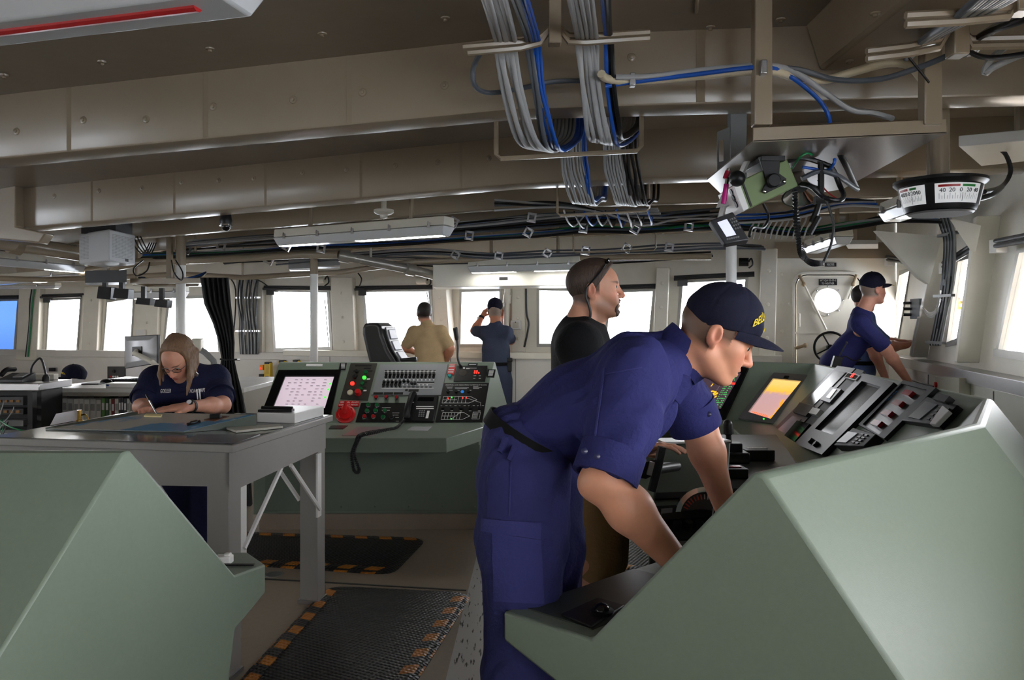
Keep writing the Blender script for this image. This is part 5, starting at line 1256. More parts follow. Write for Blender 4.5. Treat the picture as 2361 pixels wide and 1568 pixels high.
# ------------------------------------------------------------------ writing woman
hd = Head(P(412, 826, 4.10), (-.10, -.76, -.64), .91)
S_ = Sdf(.0042)
nk = P(430, 862, 4.28)
hd.grow(S_, nk, (.048, .055), True)
ch, pl = P(432, 905, 4.36), P(445, 1080, 4.55)
S_.cap(nk, ch, .06, .09, .05); S_.cap(ch, pl, .09, .1, .05)
sR, eR, wR = P(352, 880, 4.32), P(327, 938, 4.16), P(336, 938, 3.90)
sL, eL, wL = P(500, 878, 4.36), P(512, 934, 4.16), P(436, 937, 3.88)
for a, e, w_, wr in ((sR, eR, wR, .026), (sL, eL, wL, .027)):
    S_.cap(ch, a, .07, .05, .04); limb(S_, [a, e, e.lerp(w_, .35), w_], [.045, .041, .039, wr*.95])
hand(S_, wR, (.34, -.75, -.06), (-.2, .2, .9), 1, .75, .85)
hand(S_, wL+(wL-eL).normalized()*.0, (-.92, -.2, -.07), (-.05, -.25, 1), -1, .12, .92, .1)
g_ = None
body = S_.build('person', M_skin, tint=hd.tint((206, 150, 126), lip=(190, 100, 96)), label='woman in dark navy uniform bent over the chart table writing, with glasses and brown hair', cat='person')
hd.eyes(body, (0, -.6))
S_ = Sdf(.004); lo, hi = hd.c-V((.3, .3, .3)), hd.c+V((.3, .3, .3))
S_.ell(hd.p(-.016, 0, .034), (.102, .0815, .092), hd.R, .01)
S_.cut(hd.p(.040, 0, .070), hd.f*1-hd.u*.42, lo, hi, .012); S_.cut(hd.p(-.02, 0, -.05), hd.u*-1, lo, hi, .01)
S_.ell(hd.p(-.050, -.012, .112), (.024, .020, .020), hd.R, .03)
for s in (-1, 1):
    for q in range(5):
        a_ = hd.p(.030-.020*q, s*(.062+.004*q), .070-.006*q); b_ = hd.p(.036-.022*q, s*(.081+.002*q), .012); L_ = (.175, .165, .14, .13, .12)[q]*(1 if s > 0 else .72)
        c_ = b_+V((s*(.008-.003*q), -.012+.008*q, -L_*.55)); d_ = b_+V((s*(.000-.004*q), -.022+.012*q, -L_)); S_.cap(a_, b_, .011, .0125, .012); S_.cap(b_, c_, .0125, .0105, .012); S_.cap(c_, d_, .0105, .004, .012)
S_.dfn = waves(.0011, .011, 8, (0, 0, 1), 8)
S_.build('hair', M_hairl, body)
S_ = Sdf(.005)
S_.cap(ch, P(440, 1030, 4.50), .105, .115, .06, w=(1, 0, 0), sx=1.5); S_.cap(P(365, 876, 4.32), P(490, 874, 4.36), .082, .082, .06); S_.cap(nk+V((0, .02, -.01)), ch, .07, .1, .06)
S_.cap(P(400, 900, 4.28), P(465, 900, 4.30), .085, .085, .06)
for a, e in ((sR, eR), (sL, eL)): S_.cap(a, a.lerp(e, .72), .070, .066, .05)
w1 = waves(.0035, .11, 51, (0, 0, 1)); S_.dfn = w1; sh = S_.build('shirt', M_navyw, body)
for a, e in ((sR, eR), (sL, eL)): g = ringband(a.lerp(e, .42), e-a, (0, 1, 0), .069, .067, .062, .008, flare=.004); g.build('cuff', M_navyw, sh, smooth=40)
g = ringband(nk+V((0, .0, -.02)), (hd.c-nk), (1, 0, 0), .064, .064, .05, .006, flare=.012); g.build('collar', M_navyw, sh, smooth=50)
cn = V((.0, -1, .30)).normalized(); cx = V((1, -.08, 0)).normalized(); cy = cn.cross(cx)
text('GOELLER', P(382, 902, 4.15), cx*1+V((0, .30, .03)), (0, .25, 1), .03, M_wtext, sh, 'name_lettering', width=.05*1.05)
text('NOAA CORPS', P(455, 901, 4.16), cx+V((0, .36, .06)), (0, .25, 1), .03, M_wtext, sh, 'name_lettering', width=.075)
for q in ([(366, 908), (403, 909), (402, 938), (368, 936)], [(446, 908), (484, 907), (484, 934), (447, 936)]): drape('chest_pocket', sh, q, M_navyw, sh, .004)
for k, x in enumerate((454, 460)):
    e = empty('pen', P(x, 905, 4.13), 'white and steel pen clipped in the chest pocket of the woman', 'pen', 'pens in the chest pocket')
    g = MB(); g.tube([P(x, 900-k, 4.13), P(x+2, 921, 4.13)], .0035, 6); g.build('barrel', M_steel, e); g = MB(); g.sph(P(x, 900-k, 4.13), .006, nu=8, nv=6); g.build('cap', M_white, e)
g = MB(); q = [P(449, 853, 4.16), P(458, 862, 4.15), P(456, 868, 4.15), P(448, 866, 4.16)]; g.prism(q, (0, -.01, 0)); g.build('collar_pin', M_steel, sh)
S_ = Sdf(.007); S_.cap(P(440, 1040, 4.52), P(442, 1080, 4.55), .12, .13, .05, w=(1, 0, 0), sx=1.4)
for px in (412, 478): limb(S_, [P(px, 1085, 4.55), P(px-3, 1230, 4.56), V((P(px, 1000, 4.56).x, 4.88, .1))], [.105, .09, .08], .04)
S_.dfn = waves(.004, .15, 61, (0, 0, 1)); S_.build('trousers', M_navyw, body)
shoes(body, [V((P(x, 1000, 4.56).x, 4.88, 0)) for x in (412, 478)], (0, -1, 0))
gl = empty('eyeglasses', hd.p(.1, 0, 0), 'thin rimmed eyeglasses on the face of the writing woman', 'eyeglasses')
g = MB()
for s in (-1, 1): g.tube([hd.p(.106-.010*abs(math.cos(a)*.026+.033)/.06, s*(.033+.024*math.cos(a)), -.004+.015*math.sin(a)) for a in [2*PI*k/24 for k in range(24)]], .0014, 6, closed=True)
g.tube([hd.p(.107, -.009, 0), hd.p(.110, 0, .003), hd.p(.107, .009, 0)], .0014, 6)
for s in (-1, 1): g.tube([hd.p(.098, s*.057, .002), hd.p(.06, s*.078, .004), hd.p(-.005, s*.084, .008)], .0016, 6)
g.build('rims', M_dgrey, gl)
g = MB()
for s in (-1, 1): g.poly([hd.p(.1055-.010*abs(math.cos(a)*.026+.033)/.06, s*(.033+.024*math.cos(a)), -.004+.015*math.sin(a)) for a in [2*PI*k/24 for k in range(24)]])
g.build('lenses', M_lens, gl, smooth=0)
wt = empty('wristwatch', wL, 'black wristwatch with a pale round dial on the writing woman\'s wrist', 'watch')
ax = (eL-wL).normalized(); g = ringband(wL+ax*.008, ax, (0, 0, 1), .030, .031, .016, .003); g.build('strap', M_black, wt, smooth=50)
fn = V((.05, -.75, .65)).normalized(); g = MB(); c = wL+ax*.016+fn*.031; g.lathe(c, fn, [(.017, -.004), (.017, .005), (.014, .007)], 20); g.build('case', M_blackp, wt); g = MB(); g.lathe(c+fn*.006, fn, [(.0125, 0), (.0125, .002)], 20); g.build('dial', M_paper, wt)
pn = empty('pen', P(354, 946, 3.74), 'slim dark pen held in the writing hand of the woman', 'pen')
tip = P(362, 955, 3.74); g = MB(); top = P(337, 910, 3.80); g.tube([tip, tip.lerp(top, .08), top], [.001, .004, .0042], 8); g.build('barrel', M_steel, pn); g = MB(); g.tube([tip.lerp(top, .7), top], .0052, 8); g.build('cap', M_blackp, pn)
# ------------------------------------------------------------------ far figures
def far_person(label, hc, f, Yb, sh_l, sh_r, arms, waist, hips, legs, shirt_m, pants_m, tint, h=.008, shirt_w=1.32, cap=None, hair=None, facing=(0, 1, 0), top=.115, curlL=.5, curlR=.5, nb=((0, 0, 1), (0, 0, 1))):
    hd = Head(hc, f, 1.0); S_ = Sdf(h); nk = (sh_l+sh_r)/2+V((0, 0, .03)); hd.grow(S_, nk)
    ch = (sh_l+sh_r)/2-V((0, 0, .12)); S_.cap(nk, ch, .07, .09, .05); S_.cap(ch, waist, .09, .09, .05)
    for (a, e, w_, hdv), nbv, sd, cu in zip(arms, nb, (1, -1), (curlL, curlR)):
        S_.cap(ch, a, .07, .055, .04); limb(S_, [a, e, e.lerp(w_, .3), w_], [.053, .046, .046, .03]); hand(S_, w_, hdv, nbv, sd, cu)
    body = S_.build('person', M_skin, tint=hd.tint(*tint[0], **tint[1]), label=label, cat='person'); hd.eyes(body)
    lat = (sh_r-sh_l).normalized()
    S_ = Sdf(h*.8); S_.cap(ch, waist, .112, .108, .06, w=lat, sx=shirt_w); S_.cap(sh_l, sh_r, .07, .07, .06); S_.cap(nk-V((0, 0, .05)), nk+(hc-nk)*.16, .095, .079, .04); S_.cap((ch+waist)/2, waist-V((0, 0, .02)), .11, .115, .05, w=lat, sx=shirt_w)
    for a, e, w_, hdv in arms: S_.cap(a, a.lerp(e, .78), .068, .066, .05)
    S_.dfn = waves(.0045, .13, len(label), (.2, .2, 1)); s = S_.build('shirt', shirt_m, body)
    S_ = Sdf(.01); S_.cap(waist-V((0, 0, .03)), hips, .112, .125, .05, w=lat, sx=1.35)
    for L_ in legs: limb(S_, L_, [.11, .09, .08], .04)
    S_.build('trousers', pants_m, body); shoes(body, [V((L_[-1].x, L_[-1].y, 0)) for L_ in legs], facing)
    g = ringband(waist-V((0, 0, .05)), (0, 0, 1), lat, .155, .122, .036, .006); g.build('belt', M_belt, body, smooth=50)
    if cap: ballcap(hd, body, cap)
    cx_ = (hc-nk).normalized(); g = ringband(nk+(hc-nk)*.14-cx_*.03+hd.f*-.004, cx_, lat, .073, .075, .055, .006, flare=-.002); g.build('collar', shirt_m, s, smooth=50)
    if hair:
        S_ = Sdf(.005); S_.ell(hd.p(-.016, 0, .033), (.106, .083, .095), hd.R, .01); lo, hi = hd.c-V((.2, .2, .2)), hd.c+V((.2, .2, .2)); S_.cut(hd.p(.045, 0, .05), hd.f-hd.u*.5, lo, hi, .01); S_.cut(hd.p(-.03, 0, -.055), hd.u*-1+hd.f*.6, lo, hi, .01); S_.build('hair', hair, body)
    return body, hd, s
Yk = 8.7
wk, hk = P(992, 838, Yk-.02), P(992, 865, Yk-.02)
bk, hdk, sk_ = far_person('man in a short sleeved khaki shirt seen from behind at the far window', P(978, 722, Yk+.06), (-.32, .95, 0), Yk, P(957, 766, Yk), P(1015, 764, Yk),
    [(P(953, 768, Yk), P(934, 800, Yk+.03), P(955, 812, Yk+.2), (.8, .6, 0)), (P(1018, 768, Yk), P(1038, 803, Yk-.04), P(1026, 838, Yk+.10), (-.6, .4, -.6))], wk, hk,
    [[P(980, 880, Yk), P(978, 960, Yk), V((P(978, 960, Yk).x, Yk, .1))], [P(1006, 880, Yk), P(1008, 960, Yk), V((P(1008, 960, Yk).x, Yk, .1))]], M_khaki, M_khaki, (((196, 138, 110),), {'hair': (50, 40, 36), 'fade': lambda a, c: np.where(a < 0, c+.07, -1)}), hair=M_hairk)
Yb = 9.0
wk, hk = P(1144, 832, Yb), P(1145, 860, Yb)
bb_, hdb, sb = far_person('man in dark blue holding binoculars to his eyes at the far window', P(1141, 716, Yb+.05), (0.02, 1, 0), Yb, P(1119, 765, Yb), P(1166, 765, Yb),
    [(P(1116, 768, Yb), P(1094, 763, Yb+.10), P(1111, 730, Yb+.17), (.45, .3, .8)), (P(1170, 768, Yb), P(1178, 785, Yb+.14), P(1164, 732, Yb+.2), (-.3, .3, .8))], wk, hk,
    [[P(1130, 880, Yb), P(1128, 960, Yb), V((P(1130, 960, Yb).x, Yb, .1))], [P(1160, 880, Yb), P(1162, 960, Yb), V((P(1160, 960, Yb).x, Yb, .1))]], M_blue, M_blue, (((190, 128, 100),), {'hair': (140, 130, 122), 'fade': lambda a, c: np.where(a < 0, c+.075, -1)}), cap=M_cap, nb=((-.6, -.6, .2), (.6, -.6, .2)), curlL=.6, curlR=.6)
wt = empty('wristwatch', P(1110, 733, Yb+.16), 'dark wristwatch on the raised arm of the man with binoculars', 'watch')
a_, b_ = P(1094, 763, Yb+.10), P(1111, 730, Yb+.17); g = ringband(b_.lerp(a_, .12), b_-a_, (1, 0, 0), .034, .034, .025, .004); g.build('strap', M_black, wt, smooth=50); g = MB(); g.lathe(b_.lerp(a_, .1)+V((-.03, -.025, .0)), (-.7, -.6, .2), [(.018, 0), (.018, .008)], 16); g.build('case', M_steel, wt)
bn_ = empty('binoculars', P(1141, 714, Yb+.22), 'black binoculars held up by the man in dark blue', 'binoculars')
for s in (-1, 1): g = MB(); c = P(1141, 715, Yb+.17)+V((s*.034, 0, 0)); g.lathe(c, (0, 1, 0), [(.018, 0), (.02, .02), (.022, .07), (.028, .11), (.028, .15)], 16); g.build('barrel', M_blackp, bn_)
g = MB(); c = P(1141, 715, Yb+.23); g.box(c, (.05, .05, .02)); g.build('bridge', M_blackp, bn_)
hol = MB(); c = P(1174, 842, Yb-.02); hol.box(c, (.06, .11, .15)); hol.box(c+V((.0, -.0, .06)), (.075, .12, .05)); hol.build('belt_pouch', M_black, label='black pouch on the right hip of the man in dark blue', cat='pouch', bevel=.012)
# man leaning on the ledge at right
Yr = 6.6
wk, hk = P(1925, 838, Yr), P(1915, 868, Yr)
br_, hdr, sr = far_person('man in navy shirt and cap leaning on both arms toward the right windows', P(2012, 668, Yr), (.95, .22, .02), Yr, P(1985, 745, Yr+.22), P(1980, 742, Yr-.18),
    [(P(1990, 745, Yr+.22), P(2010, 800, Yr+.25), P(2040, 868, Yr+.2), (.3, 0, -.9)), (P(1988, 752, Yr-.2), P(2043, 806, Yr-.22), P(2092, 876, Yr-.16), (.45, .1, -.8))], wk, hk,
    [[P(1912, 880, Yr+.1), P(1925, 960, Yr+.1), V((P(1920, 960, Yr).x, Yr+.1, .1))], [P(1915, 880, Yr-.1), P(1930, 960, Yr-.1), V((P(1925, 960, Yr).x, Yr-.1, .1))]], M_navy, M_navyp, (((208, 150, 128),), {'hair': (120, 108, 98), 'fade': lambda a, c: np.where(a < -.0, c+.07, -1)}), cap=M_cap, facing=(1, 0, 0), h=.006)
g = MB(); capo = [o for o in br_.children if o.name.startswith('cap')][0]
for k in range(9): a = .025*(k-4); g.sph(hdr.p(.165-abs(k-4)*.004, a*.7, .041-abs(k-4)*.002), (.008, .006, .003), nu=8, nv=5)
g.build('gold_leaves', M_gold, capo, label='gold oak leaf embroidery on the brim'); text('R 227', None, (1, 0, 0), (0, 1, 0), .02, mat('gold_embroidery', (232, 200, 40), .6), capo, 'cap_lettering', width=.06, warp=frontwarp(hdr, .0, .09))
rd_ = empty('handheld_radio', P(1930, 835, Yr-.16), 'black handheld radio with whip antenna on the hip of the man at the right', 'radio')
c = P(1928, 838, Yr-.18); g = MB(); g.box(c, (.07, .045, .12), Matrix.Rotation(.3, 3, 'Y')); g.build('case', M_blackp, rd_, bevel=.006); g = MB(); g.tube([c+V((.02, 0, .05)), P(1952, 790, Yr-.18)], .006, 8); g.sph(P(1952, 790, Yr-.18), .011, nu=8, nv=6); g.build('antenna', M_dgrey, rd_); g = MB(); g.tube(spline([c+V((.03, 0, .04)), P(1950, 822, Yr-.2), P(1970, 832, Yr-.19), P(1985, 828, Yr-.17)], 5), .005, 6); g.build('cable', M_black, rd_)
# second person half hidden behind him
Yq = 7.05
wk, hk = P(1985, 828, Yq), P(1985, 855, Yq)
bq, hdq, sq = far_person('person in blue denim mostly hidden behind the man at the right windows', P(1992, 688, Yq), (.95, .25, 0), Yq, P(1998, 752, Yq+.2), P(1995, 752, Yq-.16),
    [(P(2000, 755, Yq+.2), P(2045, 792, Yq+.2), P(2085, 790, Yq+.1), (1, 0, .1)), (P(2000, 758, Yq-.16), P(2045, 800, Yq-.12), P(2090, 796, Yq-.1), (.9, 0, .4))], wk, hk,
    [[P(1985, 880, Yq+.1), P(1990, 960, Yq+.1), V((P(1990, 960, Yq).x, Yq+.1, .1))], [P(1985, 880, Yq-.1), P(1990, 960, Yq-.1), V((P(1990, 960, Yq).x, Yq-.1, .1))]], M_den, M_den, (((190, 130, 105),), {}), hair=M_hairk, facing=(1, 0, 0))
# ================================================================== OVERHEAD: lamps, cables, pipes, hung gear
M_cg = mat('grey_cable_jacket', (172, 174, 176), .38, var=.05); M_cb = mat('blue_cable_jacket', (34, 92, 190), .4, var=.04); M_ck = mat('black_cable_jacket', (24, 25, 28), .4, var=.05); M_cgn = mat('green_cable_jacket', (28, 128, 76), .4, var=.04); M_cw = mat('cream_cable_jacket', (216, 204, 176), .5, var=.04); M_cs = mat('slate_cable_jacket', (92, 98, 106), .45, var=.04)
M_fix = mat('lamp_housing_cream', (214, 210, 196), .4, var=.02); M_dif = mat('lamp_diffuser_frosted', (206, 208, 210), .15, var=.03, spec=.6); M_tube = mat('lamp_tube_glow', (255, 253, 246), .4, var=0, emit=20)
def cable(pts, r, m, label, group=None, n=6, cat='cable', name='cable', sn=5):
    g = MB(); g.tube(spline(pts, sn), r, n); return g.build(name, m, smooth=60, label=label, cat=cat, group=group)
def fixture(a, b, label, w=.16, h=.11, lit=(), clips=5, side=None, red=False, posts=True, name='ceiling_lamp'):
    a = V(a); b = V(b); d = (b-a).normalized(); s = V((-d.y, d.x, 0)).normalized() if side is None else V(side).normalized()
    e = empty(name, (a+b)/2+s*w/2, label, 'ceiling lamp'); up_ = V((0, 0, 1))
    g = MB(); g.hexa([a+up_*h*.55, b+up_*h*.55, b+s*w+up_*h*.55, a+s*w+up_*h*.55]+[p+up_*h*.5 for p in (a+up_*h*.55+s*.01, b+up_*h*.55+s*.01, b+s*(w-.01)+up_*h*.55, a+s*(w-.01)+up_*h*.55)]); g.build('housing', M_fix, e, bevel=.006)
    g = MB(); i = .025; lo = [a+s*i+d*i, b+s*i-d*i, b+s*(w-i)-d*i, a+s*(w-i)+d*i]; hi = [p+up_*h*.52 for p in (a-s*.004-d*.006, b-s*.004+d*.006, b+s*(w+.004)+d*.006, a+s*(w+.004)-d*.006)]
    g.hexa(lo+hi); df = g.build('diffuser', M_dif, e, bevel=.008)
    if lit:
        for (t0, t1) in lit:
            g = MB(); p0, p1 = a.lerp(b, t0)+s*.05, a.lerp(b, t1)+s*.05; g.hexa([p+up_*(-.002) for p in (p0-s*.02, p1-s*.02, p1+s*.05, p0+s*.05)]+[p+up_*.004 for p in (p0-s*.02, p1-s*.02, p1+s*.05, p0+s*.05)]); g.build('tube', M_tube, df)
    if red:
        for (o, m_, nm, r_) in ((-.004, mat('red_lamp_tube', (186, 40, 44), .3, var=.05), 'red_tube', .018),):
            g = MB(); g.tube([a+s*.115+up_*.008, b+s*.115-d*.12+up_*.008], .019, 10); g.build(nm, m_, df)
    for k in range(clips):
        p = a.lerp(b, (k+.35)/(clips-.3)) if clips > 1 else (a+b)/2; g = MB(); c = p+up_*h*.56-s*.006; g.box(c, (.02, .012, .04)); g.tube([c+up_*.02, c+up_*.028-s*.008, c+up_*.0-s*.012], .004, 5); g.build('clip', M_steel, e)
    if posts:
        for t in (.2, .8):
            p = a.lerp(b, t)+s*w/2+up_*h*1.04; g = MB(); zt = ceilz(p.x)-.02; g.cyl(p, V((p.x, p.y, zt)), .018, n=10); g.cyl(p, p+up_*.012, .04, n=14); g.build('hanger_post', M_beam, e)
    return e
fixture(P(630, 567, 6.37), P(1022, 541, 5.56), 'long cream framed tube lamp above the middle console', w=.15, h=.13, lit=((.02, .26), (.5, .97)))
fixture(P(1078, 629, 8.05), P(1336, 622, 7.7), 'tube lamp hanging behind the head of the bearded man', w=.14, h=.13, lit=((.03, .42), (.6, .98)), clips=4)
fixture(P(278, 690, 8.5), P(420, 687, 8.4), 'short tube lamp over the grey monitor', w=.14, h=.14, lit=((.2, .98),), clips=3)
fixture(P(-60, 608, 7.2), P(192, 629, 8.3), 'tube lamp at the left edge below the white vented box', w=.14, h=.14, lit=((.6, .98),), clips=4, side=(-.2, 1, 0))
fixture(P(-70, 660, 9.6), P(172, 644, 8.9), 'lower tube lamp at the left edge over the blue tinted window', w=.14, h=.12, lit=((.6, .98),), clips=2)
fixture(P(-70, 665, 10.3), P(126, 665, 10.2), 'farthest dim tube lamp at the left edge', w=.14, h=.08, clips=2, posts=False)
fixture(P(1852, 586, 7.2), P(1925, 563, 6.35), 'tube lamp seen end on before the weather door', w=.15, h=.12, clips=4)
fixture(P(2025, 514, 4.9), P(2135, 478, 4.1), 'tube lamp behind the round rudder indicator', w=.15, h=.12, lit=((.3, .6),), clips=3)
fixture(Zp(-420, 166, 2.26), Zp(612, 46, 2.26), 'near tube lamp with a red night tube at upper left', w=.2, h=.12, red=True, clips=0, posts=False, side=(-.25, -.97, 0))
e = empty('ceiling_panel_box', P(2300, 320, 3.7), 'pale flat grey box hung under the overhead at the right edge', 'ceiling box')
q = [P(2210, 338, 3.6), P(2480, 318, 3.4), P(2480, 288, 3.8), P(2262, 303, 4.05)]; zt = q[0].z; q = [V((p.x, p.y, zt)) for p in q]
g = MB(); g.hexa(q+[p+V((0, 0, .05)) for p in q]); g.build('case', M_white, e, bevel=.004); g = MB(); c = sum(q, V())/4; g.cyl(c+V((0, 0, .04)), V((c.x, c.y, 2.65)), .03, n=10); g.build('hanger_post', M_beam, e)
cable([P(2295, 338, 3.7), P(2318, 355, 3.72), P(2330, 395, 3.75), P(2310, 430, 3.7), P(2270, 442, 3.45)], .011, M_ck, 'black cable looping from the pale ceiling box to the rudder indicator')
# ---- hangers for the big cable drops
def hanger(name, pts, r, label, m=M_beam):
    e = empty(name, pts[0][0], label, 'cable hanger'); g = MB()
    for p in pts[:1]: g.tube(p, r, 4)
    g.build('crossbar', m, e, smooth=0)
    for p in pts[1:]: g = MB(); g.tube(p, r*.9, 4); g.build('drop_bar', m, e, smooth=0)
    return e
e = empty('cable_hanger', P(1280, 80, 2.75), 'T shaped cable hanger crossing the two near cable bundles', 'cable hanger')
Yh = 2.78
for dz in (0, .022):
    g = MB(); g.tube([P(1067+dz*500, 108, Yh)-V((0, 0, dz)), P(1200, 97, Yh)-V((0, 0, dz)), P(1245, 86, Yh)-V((0, 0, dz)), P(1268, 66, Yh)], .011, 6); g.build('left_arm', M_beam, e)
    g = MB(); g.tube([P(1290, 66, Yh), P(1312, 82, Yh)-V((0, 0, dz)), P(1350, 84, Yh)-V((0, 0, dz)), P(1498, 74, Yh)-V((0, 0, dz))], .011, 6); g.build('right_arm', M_beam, e)
g = MB(); p0 = P(1279, 88, Yh); g.box(V((p0.x, Yh, 2.56)), (.045, .05, .2)); g.build('post', M_beam, e, bevel=.004)
def ubracket(x0, yt0, x1, yt1, yb0, yb1, Y, label, r=.011):
    e = empty('cable_hanger', P(x0, yb0, Y), label, 'cable hanger'); g = MB(); zt = 2.40
    a, b = P(x0, yb0, Y), P(x1, yb1, Y*.985); g.tube([V((a.x, a.y, zt)), a+V((0, 0, .02)), a+V((.02, 0, 0)), b+V((-.02, 0, 0)), b+V((0, 0, .02)), V((b.x, b.y, zt))], r, 6); g.build('u_bar', M_beam, e); return e
ubracket(1144, 305, 1479, 278, 366, 348, 3.42, 'square U shaped hanger bar under the nearest girder')
ubracket(1285, 455, 1497, 440, 497, 486, 5.2, 'smaller U shaped hanger bar under the second girder', .009)
ubracket(1322, 545, 1512, 540, 582, 577, 7.2, 'thin U shaped hanger bar near the far cable runs', .008)
rc = random.Random(11)
def drop(x0, x1, x2, x3, x4, n, m, label, group, r=.011, ys=(-60, 88, 112, 210, 318, 345), seed=0, w0=40, w1=60, w2=50):
    for k in range(n):
        t = (k+.5)/n-.5; q_ = rc.uniform(-.022, .022); o_ = rc.uniform(-4, 4); j = lambda s=2.: rc.uniform(-s, s)+o_*.5
        pts = [P(x0+w0*t*1.1+j(), ys[0], 2.15+q_), P(x1+w1*t+j(), ys[1]-8, 2.70+rc.uniform(-.01, .01)), P(x1+w1*t+j(1)+4, ys[2], 2.86), P(x2+w1*t+j(5), ys[3], 2.97+q_), P(x3+w2*t+j(5), ys[4]+10*t+j(3), 3.12+q_), P(x4+w2*t+j(2), ys[5]+8*t, 3.34), P(x4+30+w2*t, ys[5]-14, 3.6), P(x4+46+w2*t, ys[5]-40, 3.85), P(x4+50+w2*t, ys[5]-105, 4.05)]
        cable(pts, r, m, label, group, 6)
drop(1122, 1162, 1185, 1215, 1250, 7, M_cg, 'thick grey cable in the left near bundle under the hanger', 'grey cables of the left near bundle', .0098, w0=55, w1=52, w2=62)
drop(1192, 1233, 1250, 1275, 1288, 4, M_cb, 'blue cable beside the left near grey bundle', 'blue cables of the left near bundle', .0068, w0=14, w1=20, w2=26)
drop(1168, 1215, 1233, 1252, 1268, 2, M_cs, 'dark cable between the grey and the blue near cables', 'dark cables of the left near bundle', .009, w0=16, w1=14, w2=14)
drop(1328, 1350, 1362, 1380, 1392, 7, M_cg, 'thick grey cable in the right near bundle under the hanger', 'grey cables of the right near bundle', .0092, ys=(-60, 80, 104, 200, 310, 328), w0=60, w1=50, w2=52)
drop(1383, 1394, 1402, 1412, 1428, 1, M_cb, 'single blue cable on the right side of the right near bundle', None, .0085, ys=(-60, 74, 98, 200, 300, 335))
drop(1396, 1404, 1412, 1424, 1430, 3, M_ck, 'black cable at the right side of the right near bundle', 'black cables of the right near bundle', .009, ys=(-60, 74, 98, 200, 290, 316), w0=14, w1=12, w2=16)
def drop2(x0, x1, n, m, label, group, r, w, yb):
    for k in range(n):
        t = (k+.5)/n-.5; j = lambda s=2.: rc.uniform(-s, s)
        cable([P(x0+w*t-4, 235, 4.0), P(x0+w*t-2, 290, 4.12), P(x0+w*t+j(), 355, 4.35), P(x0+w*t+6+j(), 400, 4.52), P(x1+w*t+j(3), 445, 4.66), P(x1+10+w*t+j(), yb+6*t, 4.85), P(x1+24+w*t, yb-8, 5.05), P(x1+36+w*t, yb-14, 5.4), V((P(x1+40+w*t, 400, 5.7).x, 5.75, 2.62))], r, m, label, group, 6)
drop2(1318, 1338, 8, M_cg, 'grey cable of the second drop at left, hanging over the second girder', 'grey cables of the second drop, left', .0085, 56, 470)
drop2(1347, 1358, 2, M_cb, 'blue cable at the right side of the left second drop', 'blue cables of the second drop', .009, 10, 462)
drop2(1414, 1432, 8, M_cg, 'grey cable of the second drop at right, hanging over the second girder', 'grey cables of the second drop, right', .0085, 48, 472)
drop2(1452, 1466, 4, M_ck, 'black cable at the right of the second drop', 'black cables of the second drop', .010, 40, 470)
# cables along the girder to the right
cable([P(1386, 170, 2.90), P(1402, 182, 2.94), P(1460, 187, 2.95), P(1600, 176, 2.9), P(1760, 162, 2.74), P(1830, 176, 2.83), P(1900, 184, 2.86), P(1970, 165, 2.84), P(2050, 145, 2.8), P(2098, 152, 2.82), P(2125, 182, 2.84)], .016, M_cw, 'thick cream cable running along the near girder to the right', n=8)
cable([P(1420, 178, 2.93), P(1500, 176, 2.92), P(1640, 160, 2.86), P(1760, 152, 2.73), P(1830, 165, 2.8), P(1890, 205, 2.82), P(1960, 252, 2.82), P(2010, 260, 2.84), P(2058, 273, 2.88)], .011, M_cg, 'light grey cable curving down onto the hung tray')
cable([P(1395, 200, 2.96), P(1440, 192, 2.95), P(1600, 172, 2.87), P(1756, 155, 2.72), P(1820, 175, 2.8), P(1880, 222, 2.83), P(1905, 255, 2.84), P(1914, 282, 2.86)], .008, M_cb, 'blue cable arching down behind the front lip of the hung tray')
cable([P(1110, 118, 2.86), P(1092, 155, 2.95), P(1095, 198, 2.98), P(1130, 214, 3.02), P(1200, 204, 3.05), P(1270, 189, 3.06), P(1340, 186, 3.05)], .010, M_cs, 'slate cable looping out at the left of the near bundle')
cable([P(1756, 156, 2.73), P(1840, 160, 2.8), P(1930, 184, 2.82), P(2030, 182, 2.78), P(2120, 155, 2.7), P(2190, 126, 2.6)], .010, M_cs, 'slate cable with a white tape mark swinging to the upper right')
cable([P(2080, 113, 2.6), P(2110, 150, 2.62), P(2142, 190, 2.65)], .004, M_ck, 'thin black tie end dangling at upper right')
for (x, y, Y) in ((1458, 185, 2.94), (1759, 157, 2.70)):
    g = MB(); g.box(P(x, y, Y), (.022, .035, .05)); g.build('cable_clamp', M_steel, label='metal clamp holding the cream cable on the near girder' if x < 1500 else 'metal clamp holding the cream cable on the tray post', cat='clamp', bevel=.004)
# upper right cable trays
def rhanger(pa, pb, Y, post, label):
    e = empty('cable_hanger', P(*pa, Y), label, 'cable hanger')
    for dz in (0, .025): g = MB(); g.tube([P(*pa, Y)-V((0, 0, dz)), P((pa[0]+pb[0])/2, (pa[1]+pb[1])/2, Y)-V((0, 0, dz)), P(pb[0]-20, pb[1]-4, Y)-V((0, 0, dz)), P(pb[0], pb[1]-20, Y)], .012, 6); g.build('arm', M_beam, e)
    g = MB(); p = P(post, pb[1]-10, Y); g.box(V((p.x, p.y, 2.5)), (.05, .06, .32)); g.build('post', M_beam, e, bevel=.004)
rhanger((2088, 36), (2345, 22), 2.2, 2352, 'upper cable hanger bar at the top right corner'); rhanger((1998, 118), (2185, 96), 2.55, 2207, 'lower cable hanger bar with a stub post at upper right')
e = empty('cable_hanger', P(2230, 96, 2.55), 'right half of the lower cable hanger at the right edge', 'cable hanger')
for dz in (0, .025): g = MB(); g.tube([P(2225, 78, 2.55), P(2240, 90, 2.55)-V((0, 0, dz)), P(2420, 86, 2.5)-V((0, 0, dz))], .012, 6); g.build('arm', M_beam, e)
